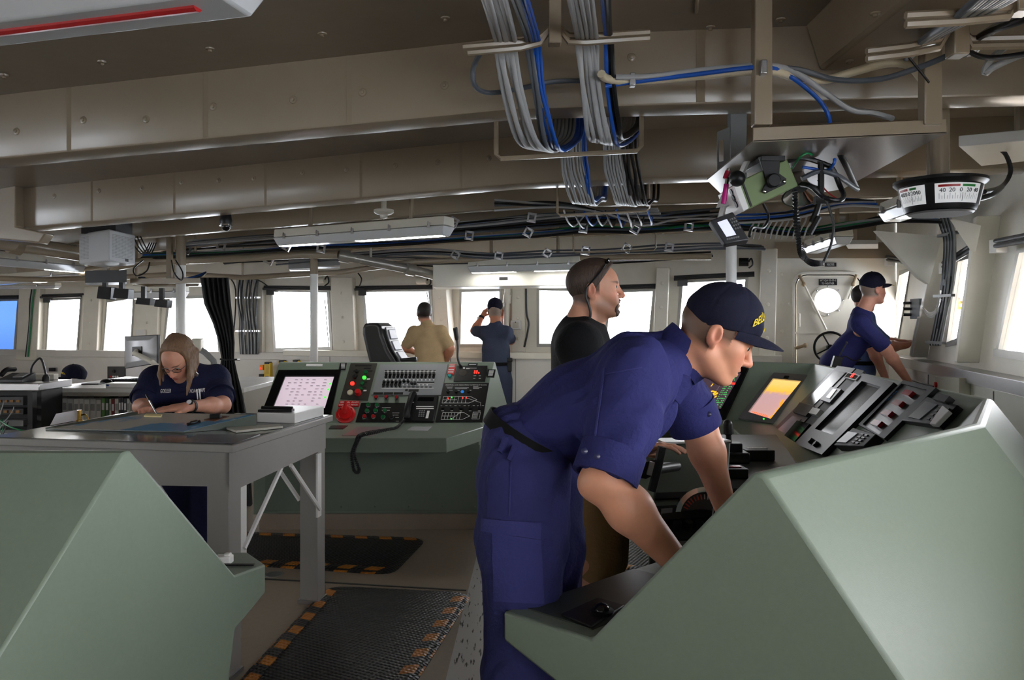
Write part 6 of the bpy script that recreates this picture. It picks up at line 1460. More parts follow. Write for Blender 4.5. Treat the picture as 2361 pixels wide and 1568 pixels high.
for k in range(11):
    t = k/10; cable([P(2090+55*t, 130-20*t+rc.uniform(-5, 5), 2.75), P(2130+50*t, 90-16*t, 2.5), P(2190+60*t, 50-12*t, 2.25), P(2270+90*t, -20, 2.05), P(2330+90*t, -90, 1.95)], .0115, M_cg if k % 3 else M_cs, 'grey cable of the left strand on the upper right hangers', 'grey cables on the upper right hangers, left strand')
for k in range(10):
    t = k/9; cable([P(2200+45*t, 130-8*t, 2.75), P(2270+40*t, 78-25*t+rc.uniform(-4, 4), 2.5), P(2360+30*t, 45-20*t, 2.3), P(2450, 0, 2.2)], .0115, M_cg if k % 4 else M_ck, 'grey cable of the right strand on the upper right hangers', 'grey cables on the upper right hangers, right strand')
cable([P(2400, 112, 2.6), P(2340, 132, 2.65), P(2290, 155, 2.68), P(2272, 168, 2.7), P(2282, 140, 2.68), P(2330, 100, 2.6), P(2370, 80, 2.55)], .012, M_cg, 'pale grey cable bent into a tight loop at the upper right')
cable([P(2225, 112, 2.58), P(2260, 130, 2.6), P(2310, 132, 2.6), P(2400, 118, 2.55)], .009, M_ck, 'black cable below the lower hanger bar at the right edge')
# ---- hung tray with posts
tr_ = empty('overhead_tray', P(1950, 300, 3.0), 'taupe metal tray hung on two posts at upper right', 'tray')
a, b = P(1736, 332, 2.72), P(2183, 302, 2.72); a2, b2 = P(1737, 298, 2.72), P(2183, 268, 2.72)
a, b = V((a.x, a.y, 2.10)), V((b.x, b.y, 2.13))
g = MB(); g.slab([a, b, b+V((0, 0, .052)), a+V((0, 0, .052))], (0, -1, 0), -.006, .0); g.build('front_lip', M_beam, tr_, bevel=.004)
q = [a, b, b+V((.0, .10, 0)), V((1.63, 3.85, 2.13)), V((1.5, 3.95, 2.12)), V((1.05, 3.9, 2.11)), a+V((.02, .72, 0))]
g = MB(); g.prism(q, (0, 0, .006)); g.build('plate', mat('tray_metal', (128, 118, 106), .3, metal=.35, var=.05), tr_)
for px, yt in ((1757, 72), (2146, 112)):
    p = P(px, 290, 2.73); g = MB(); g.box(V((p.x, 2.735, (2.16+2.66)/2)), (.062, .05, .5)); g.build('post', M_beam, tr_, bevel=.004)
# slotted bracket left of the tray
e = empty('slotted_bracket', P(1680, 340, 3.3), 'grey slotted metal bracket hanging left of the tray', 'bracket'); g = MB(); o = [P(1653, 305, 3.3), P(1690, 290, 3.3), P(1690, 392, 3.3), P(1653, 392, 3.3)]
i_ = [P(1657, 325, 3.3), P(1668, 322, 3.3), P(1668, 372, 3.3), P(1657, 374, 3.3)]; g.ring(o, i_, (0, -1, 0), 0, .006); g.build('plate', M_grey, e); g = MB(); p = P(1690, 300, 3.3); g.box(V((p.x+.02, 3.31, 2.36)), (.07, .05, .56)); g.build('upright', M_grey, e, bevel=.003)
# radio with yoke
Yr_ = 2.95
rb = empty('radio_transceiver', P(1765, 420, Yr_), 'olive green radio hung tilted in a black yoke under the tray', 'radio')
cA = [P(1712, 425, Yr_), P(1718, 482, Yr_), P(1842, 430, Yr_), P(1815, 367, Yr_)]
fx = (cA[2]-cA[1]).normalized(); g = MB(); back = V((0, .20, 0)); M_ol = mat('olive_green_metal', (112, 132, 84), .45, var=.04)
q = [P(1700, 420, Yr_), P(1722, 484, Yr_), P(1841, 428, Yr_), P(1815, 366, Yr_)]; g.prism(q, back); g.build('case', M_ol, rb, bevel=.005)
g = MB(); q2 = [P(1690, 428, Yr_-.01), P(1714, 488, Yr_-.01), P(1727, 480, Yr_-.01), P(1705, 419, Yr_-.01)]; g.prism(q2, back+V((0, .02, 0))); fp = g.build('faceplate', M_white, rb, bevel=.003)
g = MB(); q3 = [P(1709, 417, Yr_-.004), P(1731, 477, Yr_-.004), P(1735, 475, Yr_-.004), P(1713, 415, Yr_-.004)]; g.prism(q3, back); g.build('band', M_blackp, rb)
for (x, y) in ((1699, 438), (1704, 452), (1710, 466)):
    for k in range(3): g = MB(); p = P(x, y, Yr_+.03+k*.06); g.cyl(p, p-fx*.025, .013, n=10); g.build('knob', M_blackp, rb)
yk = [P(1750, 361, Yr_-.012), P(1800, 359, Yr_-.012), P(1797, 400, Yr_-.012), P(1814, 412, Yr_-.012), P(1812, 424, Yr_-.012), P(1765, 446, Yr_-.012), P(1757, 440, Yr_-.012), P(1766, 420, Yr_-.012), P(1762, 400, Yr_-.012)]
g = MB(); g.prism(yk, (0, .01, 0)); p = P(1780, 362, Yr_); g.box(V((p.x, Yr_+.1, 2.09)), (.09, .23, .02)); yo = g.build('yoke', M_blackp, rb, bevel=.002)
g = MB(); p = P(1781, 418, Yr_-.012); g.lathe(p, (0, -1, 0), [(.027, 0), (.027, .018), (.022, .024)], 18); g.build('yoke_knob', M_blackp, yo)
for (x, y) in ((1808, 418), (1763, 441)): g = MB(); g.sph(P(x, y, Yr_-.014), (.007, .004, .007), nu=10, nv=6); g.build('screw', M_chrome, yo)
cable([P(1826, 388, Yr_+.1), P(1845, 362, Yr_), P(1862, 353, Yr_), P(1873, 358, Yr_)], .005, M_cgn, 'short green wire at the back of the olive radio')
cable([P(1815, 372, Yr_+.12), P(1850, 364, Yr_+.1), P(1900, 378, Yr_+.1), P(1920, 390, Yr_+.1), P(1935, 425, Yr_+.1), P(1945, 450, Yr_+.05), P(1935, 462, Yr_), P(1900, 455, Yr_), P(1870, 430, Yr_), P(1848, 425, Yr_+.05)], .010, M_ck, 'black cable looping from the back of the olive radio')
cable([P(1848, 412, Yr_+.1), P(1890, 395, Yr_+.1), P(1930, 405, Yr_+.1), P(1960, 425, Yr_+.2), P(1977, 436, Yr_+.3)], .010, M_cs, 'dark grey cable running from the radio to the tray corner')
cable([P(1936, 353, 3.02), P(1950, 380, 3.1), P(1966, 415, 3.3), P(1976, 436, 3.45)], .013, M_ck, 'black cable dropping from a white grommet in the tray')
cable([P(1925, 366, 3.0), P(1922, 378, 3.0), P(1905, 392, 3.05), P(1850, 385, 3.05)], .006, M_cb, 'thin blue wire under the tray beside the radio')
cable([P(1885, 415, 3.1), P(1905, 440, 3.1), P(1925, 455, 3.1), P(1942, 462, 3.1)], .003, mat('red_wire', (170, 40, 36), .4), 'thin red wire behind the radio cables')
mc_ = empty('radio_microphone_cord', P(1835, 440, Yr_), 'black coiled cord hanging in a long loop from the olive radio', 'cord')
pts = spline([P(1832, 438, Yr_), P(1836, 500, Yr_), P(1842, 560, Yr_), P(1852, 592, Yr_), P(1872, 606, Yr_), P(1897, 607, Yr_)], 34); co2 = []
for i, p in enumerate(pts):
    t = (pts[min(i+1, len(pts)-1)]-pts[max(i-1, 0)]).normalized(); u = t.orthogonal().normalized(); w_ = t.cross(u); a = i*1.6; co2.append(p+(u*math.cos(a)+w_*math.sin(a))*.008)
g = MB(); g.tube(co2, .0058, 5); g.build('coil', M_ck, mc_); g = MB(); g.tube(spline([P(1897, 607, Yr_), P(1908, 585, Yr_), P(1917, 560, Yr_), P(1922, 520, Yr_), P(1915, 490, Yr_), P(1905, 462, Yr_)], 6), .005, 6); g.build('lead', M_ck, mc_)
# horn loudspeaker behind the radio
e = empty('loudspeaker_horn', P(1845, 440, 3.35), 'round metal loudspeaker behind the olive radio', 'loudspeaker'); g = MB(); g.lathe(P(1845, 436, 3.32), (0, -.5, -1), [(.02, -.12), (.04, -.02), (.075, .03), (.082, .035), (.075, .036), (.03, .0)], 24); g.build('bell', M_chrome, e); g = MB(); p = P(1860, 425, 3.38); g.box(p+V((0, .04, .0)), (.13, .06, .12)); g.build('bracket', M_steel, e)
e = empty('microphone_clip', P(1885, 470, 3.05), 'black articulated clip hanging between the radio cables', 'clip'); g = MB(); pm = P(1893, 455, 3.05); g.tube([V((pm.x, pm.y, 2.10)), pm, P(1882, 490, 3.05), P(1872, 512, 3.05)], .012, 6); g.box(P(1893, 462, 3.05), (.05, .03, .03)); g.build('arm', M_blackp, e); g = MB(); g.tube([P(1888, 500, 3.03), P(1866, 540, 3.03)], .011, 6); g.build('jaw', M_blackp, e)
# handheld style display unit below the tray corner
e = empty('navigation_display', P(1682, 525, 3.05), 'black keypad display unit with a small lit screen beside the white pole', 'display unit')
q = [P(1636, 508, 3.05), P(1690, 487, 3.05), P(1728, 553, 3.02), P(1672, 563, 3.02)]; n_ = (q[1]-q[0]).cross(q[3]-q[0]).normalized(); n_ = n_ if n_.y < 0 else -n_
g = MB(); g.slab(q, n_, -.045, 0); g.build('case', M_dgrey, e, bevel=.006)
fq = lambda u, v: q[0].lerp(q[1], u).lerp(q[3].lerp(q[2], u), v)
g = MB(); g.slab([fq(.22, .17), fq(.62, .17), fq(.62, .75), fq(.22, .75)], n_, 0, .002); g.build('screen', mat('pale_blue_screen', (205, 208, 228), .3, var=.03, emit=.7), e)
g = MB()
for i in range(4):
    for j in range(3): c = fq(.70+j*.09, .2+i*.11); g.slab([c, c+(q[1]-q[0])*.05, c+(q[1]-q[0])*.05+(q[3]-q[0])*.06, c+(q[3]-q[0])*.06], n_, 0, .004)
for k in range(6): g.lathe(fq(.2+k*.09, .84), n_, [(.004, 0), (.004, .003)], 8)
g.build('keypad', M_grey, e)
g = MB(); g.tube([fq(.5, .0)-n_*.02, P(1668, 478, 3.1), P(1690, 440, 3.1), P(1735, 345, 3.05)], .012, 6); g.slab([P(1650, 480, 3.08), P(1700, 470, 3.08), P(1692, 440, 3.1), P(1672, 430, 3.1)], (0, -1, 0), 0, .008); g.build('mounting_arm', M_white, e)
cable([P(1728, 545, 3.05), P(1735, 525, 3.1), P(1760, 525, 3.15), P(1772, 500, 3.2), P(1760, 470, 3.2)], .006, M_ck, 'thin black cable at the right side of the keypad display unit')
for (x0, y0, x1, y1, m_, lb) in ((1672, 412, 1678, 395, mat('crimson_plastic', (170, 20, 60), .3), 'crimson pen clipped upright beside the radio'), (1668, 470, 1675, 425, mat('magenta_plastic', (196, 24, 130), .3), 'magenta marker pen hanging left of the olive radio')):
    e = empty('marker_pen', P(x0, y0, 2.98), lb, 'marker'); a, b = P(x0, y0, 2.98), P(x1, y1, 2.98); g = MB(); g.tube([a, b], .010, 10); g.build('barrel', m_, e); g = MB(); g.tube([b, b+(b-a)*.35], .0075, 10); g.build('cap', M_chrome, e)
g = MB(); p = P(1700, 412, 2.93); g.sph(p, (.03, .035, .03)); g.build('rubber_cap', M_blackp, label='round black rubber cap at the left front of the olive radio', cat='cap')
# rudder angle indicator
Yi = 3.3; ri = empty('rudder_indicator', P(2167, 450, Yi), 'black round rudder angle indicator with lit scales hung on a pipe', 'indicator')
c = P(2167, 490, Yi); c = V((c.x, c.y, c.z)); rt, rbm, hh = .172, .132, .125
g = MB(); g.lathe(c, (0, 0, 1), [(.10, -.004), (rbm, 0), (rbm+.006, .012), (rt-.012, hh-.02), (rt, hh-.012), (rt+.008, hh-.004), (rt+.008, hh+.008), (.12, hh+.02), (.05, hh+.03)], 48); g.build('housing', M_blackp, ri, smooth=40)
g = MB(); g.lathe(c, (0, 0, 1), [(rbm-.012, -.010), (rbm-.004, -.003)], 48); g.build('bottom_plate', mat('grey_plate_dull', (120, 120, 122), .5), ri)
pt = P(2160, 330, Yi); g = MB(); g.cyl(V((c.x+.0, c.y, c.z+hh+.01)), V((c.x, c.y, 2.62)), .038, n=20); g.build('hanging_pipe', M_beam, ri)
def scale(a0, a1, nm):
    g = MB(); n = 14; vs = []; fs = []
    for i in range(n+1):
        a = a0+(a1-a0)*i/n
        for (r_, z_) in ((rbm+.0115, .022), (rt-.0105, hh-.026)): vs.append(c+V((math.cos(a)*r_, math.sin(a)*r_, z_)))
    for i in range(n): fs.append((2*i, 2*i+1, 2*i+3, 2*i+2))
    g.add(vs, fs); o = g.build(nm, mat('lit_scale', (226, 228, 230), .4, var=0, emit=.35), ri, fixn=False)
    def pt_(a, v, off=.002): r_ = rbm+.0115+(rt-rbm-.022)*v+off; return c+V((math.cos(a)*r_, math.sin(a)*r_, .022+(hh-.048)*v))
    def patch(g, aa, ab, v0, v1):
        k = 6; vs = []; fs = []
        for i in range(k+1): a = aa+(ab-aa)*i/k; vs += [pt_(a, v0), pt_(a, v1)]
        g.add(vs, [(2*i, 2*i+1, 2*i+3, 2*i+2) for i in range(k)])
    am = (a0+a1)/2; g = MB(); patch(g, a0+.08, am-.03, .80, .92); g.build('red_band', M_red, o, fixn=False); g = MB(); patch(g, am+.03, a1-.22, .80, .92); g.build('green_band', mat('green_band', (70, 170, 90), .4), o, fixn=False)
    g = MB()
    for k in range(17): a = a0+.1+(a1-a0-.2)*k/16; patch(g, a-.004, a+.004, .18, .48 if k % 2 == 0 else .36)
    for k, s_ in enumerate(('40', '20', '0', '20', '40')):
        a = a0+.18+(a1-a0-.36)*k/4; p = pt_(a, .62, .003); tx = V((-math.sin(a), math.cos(a), 0)); text(s_, p, tx, V((math.cos(a)*.3, math.sin(a)*.3, 1)), .024, None, None, mb=g)
    a = am+.06; patch(g, a-.006, a+.006, .05, .5)
    g.build('scale_marks', M_plate, o, fixn=False)
scale(-PI/2-.62, -PI/2+.62, 'scale_window'); scale(-PI/2-1.75, -PI/2-.85, 'scale_window'); scale(-PI/2+.85, -PI/2+1.75, 'scale_window')
cable([P(2258, 458, 3.3), P(2290, 448, 3.35), P(2310, 430, 3.5)], .012, M_ck, 'black conduit stub at the right of the rudder indicator')
# ---- far cable runs, clamps, pipes
def run(path, n, mats, label, group, spread=.05, r=.009, sag=3):
    for k in range(n):
        t = k/max(1, n-1)-.5; pts = []
        for (x, y, Y) in path: pts.append(P(x, y+rc.uniform(-sag, sag), Y)+V((0, t*spread*2.2, t*spread+rc.uniform(-.008, .008))))
        cable(pts, r, mats[k % len(mats)], label, group, 5, sn=4)
run([(430, 562, 8.0), (600, 548, 7.6), (800, 536, 7.2), (1000, 522, 6.8), (1120, 512, 6.6), (1250, 500, 6.4), (1400, 492, 6.2), (1520, 490, 6.0)], 7, [M_cg, M_cs, M_cg, M_ck], 'cable in the upper far run under the overhead', 'cables of the upper far run')
run([(330, 590, 8.4), (540, 582, 7.9), (700, 570, 7.7), (880, 562, 7.4), (1060, 553, 7.1), (1230, 540, 6.9), (1350, 528, 6.7), (1470, 532, 6.6), (1590, 524, 6.5), (1700, 520, 6.4), (1830, 535, 6.4), (1960, 520, 6.0), (2050, 508, 5.8), (2160, 505, 5.5)], 9, [M_ck, M_ck, M_cs, M_cgn, M_cb, M_ck, M_cg, M_cgn, M_ck], 'cable in the long middle far run with green and blue strands', 'cables of the middle far run', .055, .0095)
run([(640, 604, 8.6), (820, 590, 8.3), (980, 580, 8.1), (1130, 590, 7.9), (1260, 585, 7.7), (1400, 582, 7.5), (1520, 574, 7.3), (1660, 568, 7.2), (1760, 570, 7.2)], 7, [M_cs, M_cg, M_cs, M_ck], 'cable in the lower far run above the window heads', 'cables of the lower far run')
run([(1690, 505, 5.9), (1820, 497, 5.7), (1930, 470, 5.4), (2020, 468, 5.2)], 6, [M_cg, M_ck, M_cb], 'cable in the short bunch left of the rudder indicator', 'cables of the short right bunch', .06)
run([(380, 575, 8.8), (620, 556, 8.3), (860, 545, 7.9), (1080, 530, 7.5), (1300, 512, 7.2), (1500, 500, 6.9), (1640, 492, 6.7)], 8, [M_ck, M_cs, M_ck, M_cb], 'dark cable in the rear run close under the overhead', 'dark cables of the rear run', .07, .011, 7)
run([(520, 600, 8.9), (760, 590, 8.7), (900, 598, 8.6), (1060, 605, 8.4), (1240, 600, 8.2), (1420, 596, 8.0), (1640, 584, 7.8)], 6, [M_ck, M_cs, M_cg], 'cable in the rearmost run over the window heads', 'cables of the rearmost run', .06, .009, 6)
run([(1140, 470, 6.0), (1290, 478, 6.0), (1400, 492, 6.1), (1480, 508, 6.3), (1560, 505, 6.3), (1680, 490, 6.2)], 6, [M_cg, M_ck, M_cs], 'cable in the slack strands right of the long lamp', 'slack cables right of the long lamp', .07, .008, 8)
for k in range(9): cable([P(1300+k*24, 486+rc.uniform(-4, 4), 5.6), P(1310+k*24, 512, 5.8), P(1325+k*22, 522+rc.uniform(-5, 5), 6.1), P(1345+k*20, 500, 6.3)], .007, (M_cg, M_ck, M_cb)[k % 3], 'short cable hanging in a loop behind the second U shaped hanger', 'short looped cables behind the second hanger', 5, sn=4)
for k in range(12):
    x = 1745+k*13; cable([P(x, 492, 5.9), P(x-6, 512, 6.0), P(x-16, 530, 6.1), P(x-22, 550, 6.2)], .007, M_cg, 'short grey cable dropping through the tray behind the radio', 'short grey cables behind the radio', 5)
cls = [(1082, 543, 7.0), (1218, 536, 6.8), (1345, 526, 6.65), (1465, 528, 6.5), (1588, 522, 6.4), (1046, 512, 6.65), (1226, 502, 6.4), (1050, 588, 8.0), (1150, 590, 7.8), (1262, 584, 7.6), (1350, 578, 7.45), (1445, 572, 7.35), (1543, 570, 7.2), (660, 568, 7.6), (740, 573, 7.6), (430, 575, 8.1), (510, 568, 7.9), (620, 600, 8.4)]
for i, (x, y, Y) in enumerate(cls):
    g = MB(); p = P(x, y, Y-.12); R = Matrix.Rotation(.5 if i % 2 else .15, 3, 'Y'); s_ = Y/6.8
    for dz in (-.03, .03): g.box(p+R @ V((0, 0, dz)), (.075*s_, .03, .016*s_), R)
    for dx in (-.03, .03): g.box(p+R @ V((dx*s_, 0, 0)), (.014, .03, .07*s_), R)
    g.build('cable_clamp', M_steel, label='small steel clamp around the far cable runs', cat='clamp', group='clamps on the far cable runs')
def pipe(pts, r, m, label, joints=(), hang=()):
    e = empty('pipe', pts[0], label, 'pipe'); g = MB(); g.tube(pts, r, 12); g.build('tube', m, e)
    for p, q in joints: g = MB(); d = (V(q)-V(p)).normalized(); g.tube([V(p)-d*.05, V(p)+d*.05], r*1.35, 14); g.build('coupling', m, e)
    for p in hang: g = MB(); p = V(p); g.cyl(p, V((p.x, p.y, ceilz(p.x)-.01)), .015, n=8); g.build('strap', m, e)
M_pipe = M_beam; M_lag = mat('silver_lagging', (176, 172, 164), .3, metal=.5, var=.08, bump=.3, bscale=20)
pts = [P(-80, 606, 7.6), P(150, 620, 8.6), P(330, 604, 8.3), P(560, 594, 8.2), P(700, 586, 8.1), P(780, 587, 8.0)]
pipe([P(185, 628, 8.4), P(330, 604, 8.3), P(560, 594, 8.2), P(700, 586, 8.1), P(782, 588, 8.0)], .045, M_pipe, 'taupe pipe running left from the silver pipe', hang=[P(450, 597, 8.25)])
pipe([P(782, 588, 8.0), P(850, 602, 8.05), P(960, 624, 8.3), P(1004, 636, 8.5)], .05, M_lag, 'silver lagged pipe slanting down to the cream duct', [(P(795, 591, 8.0), P(850, 602, 8.05)), (P(945, 621, 8.25), P(960, 624, 8.3))], hang=[P(855, 603, 8.05)])
pipe([P(-60, 548, 6.6), P(40, 562, 7.0), P(185, 585, 7.7)], .075, M_pipe, 'wide taupe pipe at the left edge ending behind the white vented box', [(P(36, 561, 7.0), P(70, 568, 7.1))], hang=[P(60, 566, 7.05)])
pipe([P(-60, 640, 8.2), P(100, 645, 8.8), P(260, 640, 9.0), P(420, 632, 8.9), P(560, 640, 8.9), P(780, 628, 8.6), P(960, 603, 8.2), P(1240, 594, 7.9), P(1640, 592, 7.3)], .03, M_pipe, 'long thin taupe pipe just above the far window heads', hang=[P(560, 640, 8.9)])
# duct soffit and vertical duct
e = empty('air_duct', P(1165, 640, 8.6), 'cream air duct box over the far windows behind the lamp', 'duct')
q = [P(998, 662, 8.35), P(1332, 652, 7.95), P(1332, 640, 8.55), P(1005, 648, 8.95)]; zb = q[0].z; q = [V((p.x, p.y, zb)) for p in q]
g = MB(); g.hexa(q+[p+V((0, 0, .24)) for p in q]); g.build('duct_box', M_wall, e, bevel=.006)
g = MB(); a_, b_ = q[0]+V((.15, .05, -.001)), q[1]+V((-.1, .05, -.001)); s_ = (q[3]-q[0]).normalized(); 
for k in range(14): p = a_.lerp(b_, k/14.); p2 = a_.lerp(b_, (k+.6)/14.); g.hexa([p, p2, p2+s_*.25, p+s_*.25]+[x+V((0, 0, .004)) for x in (p, p2, p2+s_*.25, p+s_*.25)])
g.build('grille', M_white, e); p = (q[0]+q[1])/2+V((0, -.004, .08)); g = MB(); g.box(p, (.09, .006, .03), Matrix.Rotation(-.2, 3, 'Z')); g.build('nameplate', M_plate, e)
def pilaster(px0, px1, yt, yb, dep, label, k, slant=0):
    a, b = onp(px0, yb, W0, WN), onp(px1, yb, W0, WN); a2, b2 = onp(px0+slant, yt, W0, WN), onp(px1+slant, yt, W0, WN)
    g = MB(); g.hexa([a, b, b+WN*dep, a+WN*dep, a2, b2, b2+WN*dep, a2+WN*dep]); o = g.build('trim_%d' % k, M_wall, kind='structure', bevel=.01, label=label, cat='pilaster')
    for t in (.2, .5, .8): g = MB(); p = (a+b)/2*(1-t)+(a2+b2)/2*t+WN*dep; g.lathe(p, WN, [(.02, 0), (.016, .006), (.007, .008), (.007, .014)], 10); g.build('insulation_pin', M_wall, o)
pilaster(778, 828, 640, 824, .10, 'cream pilaster between the pole window and the helm chair window', 50, -8); pilaster(1024, 1054, 655, 818, .22, 'cream pilaster left of the binocular window', 51, -12); pilaster(1182, 1212, 655, 812, .05, 'cream pilaster right of the binocular window', 52)
pilaster(1508, 1538, 618, 800, .12, 'cream pilaster right of the bearded man', 53, 8); pilaster(1748, 1786, 575, 830, .12, 'cream pilaster left of the weather door', 54, 6); pilaster(556, 612, 640, 820, .06, 'cream pilaster behind the vertical cable bundle', 55, 0)
pilaster(50, 98, 655, 830, .10, 'cream pilaster right of the blue tinted window', 56, 8); pilaster(196, 232, 660, 825, .08, 'cream pilaster between the two left windows', 57, 8); pilaster(318, 368, 665, 822, .06, 'cream pilaster behind the grey monitor', 58, 6)
# dome camera, smoke detector, vented speaker box
e = empty('dome_camera', P(521, 520, 5.75), 'black dome camera with a chrome base under the second girder', 'camera'); c = P(521, 508, 5.75); g = MB(); g.lathe(c, (0, 0, -1), [(.035, -.06), (.042, -.01), (.045, 0), (.04, .03)], 18); g.build('base', M_blackp, e); g = MB(); g.sph(c-V((0, 0, .045)), .034, nu=16, nv=12); g.build('dome', M_smoked, e); g = MB(); g.lathe(c-V((0, 0, .03)), (0, 0, -1), [(.046, 0), (.046, .012), (.04, .013)], 18); g.build('ring', M_chrome, e)
e = empty('smoke_detector', P(885, 495, 5.9), 'cream round smoke detector above the long lamp', 'smoke detector'); c = P(885, 490, 5.9); g = MB(); g.lathe(c, (0, 0, -1), [(.075, -.02), (.075, .0), (.06, .012), (.03, .02), (.028, .04), (.01, .045)], 24); g.cyl(c, V((c.x, c.y, 2.6)), .02, n=10); g.build('body', M_fix, e); g = MB(); g.sph(c-V((0, 0, .045)), .008, nu=8, nv=6); g.build('indicator', M_white, e)
e = empty('vented_speaker_box', P(245, 575, 6.9), 'light grey vented box hanging from the overhead at left', 'speaker box')
a, b, c = P(182, 608, 6.9), P(252, 609, 6.55), P(312, 607, 7.0); d = a+c-b; zb = 1.99; q = [V((p.x, p.y, zb)) for p in (a, b, c, d)]
g = MB(); g.hexa(q+[p+V((0, 0, .27)) for p in q]); bx_ = g.build('case', mat('speaker_box_grey', (196, 198, 200), .35, var=.02), e, bevel=.012)
g = MB(); g.hexa([p+V((0, 0, .27)) for p in q]+[V((p.x, p.y, 2.45)) for p in q]) if False else g.box((sum(q, V())/4)+V((0, 0, .36)), (.3, .3, .2)); g.build('mount', M_dgrey, e)
for (p0, p1, n_, u0, u1) in ((q[0], q[1], (q[1]-q[0]).cross(V((0, 0, 1))).normalized(), .03, .35), (q[1], q[2], (q[2]-q[1]).cross(V((0, 0, 1))).normalized(), .12, .92)):
    g = MB()
    nx = 8 if u1 < .5 else 18
    for i in range(nx):
        for j in range(16): p = p0.lerp(p1, u0+(u1-u0)*i/nx)+V((0, 0, .04+j*.0125)); g.slab([p, p+(p1-p0).normalized()*.008, p+(p1-p0).normalized()*.008+V((0, 0, .006)), p+V((0, 0, .006))], n_, 0, .0015)
    g.build('perforated_grille', M_grey, bx_, smooth=0)
g = MB(); p = q[1].lerp(q[2], .6)+V((0, 0, .018)); n_ = (q[2]-q[1]).cross(V((0, 0, 1))).normalized(); xa_ = (q[2]-q[1]).normalized(); g.slab([p, p+xa_*.05, p+xa_*.05+V((0, 0, .025)), p+V((0, 0, .025))], n_, 0, .003); g.build('nameplate', M_plate, bx_)
for k in range(4): cable([P(300+k*8, 545, 7.0), P(312+k*8, 570, 7.0), P(330+k*6, 585, 7.1), P(345+k*5, 560, 7.2)], .006, M_ck, 'thin black cable tangled right of the vented box', 'thin black cables right of the vented box')
cable([P(330, 600, 7.8), P(308, 620, 7.7), P(315, 636, 7.7), P(338, 625, 7.7), P(345, 605, 7.8)], .007, M_ck, 'black cable hanging in a loop below the vented box'); cable([P(395, 600, 7.6), P(402, 630, 7.5), P(418, 646, 7.5), P(421, 628, 7.5), P(405, 600, 7.6)], .007, M_ck, 'black cable hanging in a narrow loop by the left pole')
# poles
def pole(px, Y, w, label, y1=None):
    c = P(px, HY, Y); r = w/2/F*Y; e = empty('pole', V((c.x, c.y, 0)), label, 'pole'); zt = HC+(HY-(y1 or 630))/F*Y; g = MB(); g.cyl(V((c.x, c.y, 0)), V((c.x, c.y, zt)), r, n=24); g.build('shaft', M_white, e); g = MB(); g.cyl(V((c.x, c.y, zt)), V((c.x, c.y, ceilz(c.x)-.02)), r*1.02, n=24); g.build('upper_shaft', M_beam, e)
    g = MB(); g.lathe(V((c.x, c.y, 0)), (0, 0, 1), [(r*2, 0), (r*2, .012), (r*1.2, .014)], 24); g.build('base_flange', M_white, e)
pole(724, 8.3, 18, 'white pole in front of the window left of the middle', 632); pole(1686, 6.2, 24, 'white pole above the navy cap of the leaning man', 556); pole(417, 7.9, 22, 'white pole behind the head of the writing woman', 612)
# ================================================================== LEFT CORNER, FAR WALL GEAR, DOOR, RIGHT WALL
# ---- curtain
g = MB(); nu = 40; prof_ = [(640, 463, 526), (700, 472, 532), (745, 492, 538), (790, 506, 541), (826, 512, 540), (850, 508, 545), (900, 505, 556), (950, 503, 566), (1010, 500, 572), (1240, 490, 585)]
vs = []; fs = []; Yc = 6.3; M_cur = mat('black_curtain_cloth', (25, 25, 27), .8, var=.1, bump=.2, bscale=30)
for (y, x0, x1) in [tuple(a[k]+(b[k]-a[k])*t/4 for k in range(3)) for a, b in zip(prof_[:-1], prof_[1:]) for t in range(4)]+[prof_[-1]]:
    amp = .035*(x1-x0)/70
    for i in range(nu+1):
        t = i/nu; vs.append(P(x0+(x1-x0)*t, y, Yc+amp*math.sin(t*34+y*.004)+.4*amp*math.sin(t*71+y*.01)))
n = nu+1
for j in range(len(vs)//n-1):
    for i in range(nu): fs.append((j*n+i, j*n+i+1, (j+1)*n+i+1, (j+1)*n+i))
g.add(vs, fs); cu = g.build('curtain', M_cur, smooth=60, label='black curtain tied back behind the writing woman', cat='curtain', fixn=False)
so_ = cu.modifiers.new('thick', 'SOLIDIFY'); so_.thickness = .006
c = P(525, 832, Yc-.04); g = MB(); g.tube([P(508, 828, Yc-.06), P(524, 830, Yc-.08), P(545, 829, Yc-.05), P(552, 829, Yc+.05)], .008, 6); g.build('curtain_tie', M_black, cu)
# ---- vertical cable bundle on the far wall
def wp_(x, y, d=.05): return onp(x, y, W0, WN)+WN*d
for k in range(16):
    t = k/15; sx = rc.uniform(-2, 2)
    cable([wp_(560+50*t, 640, .12+.02*(k % 2)), wp_(561+44*t+sx, 690, .12+.02*(k % 3)), wp_(566+36*t+sx, 740, .12), wp_(566+42*t+sx, 770, .13), wp_(568+38*t, 816, .12)], .010, M_cs if k % 3 == 0 else (M_cg if k % 3 == 1 else M_ck), 'grey or black cable in the vertical bundle right of the curtain', 'cables of the vertical wall bundle', 6)
for y in (687, 763): g = MB(); g.box(wp_(585, y, .12), (.36, .03, .022), Matrix.Rotation(-.29, 3, 'Z')); g.build('cable_strap', M_steel, label='metal strap across the vertical cable bundle, %s of the two' % ('upper' if y < 700 else 'lower'), cat='strap')
cable([wp_(540, 640, .1), wp_(552, 670, .08), wp_(548, 760, .08), wp_(540, 800, .1)], .009, M_ck, 'black cable running down the wall beside the curtain')
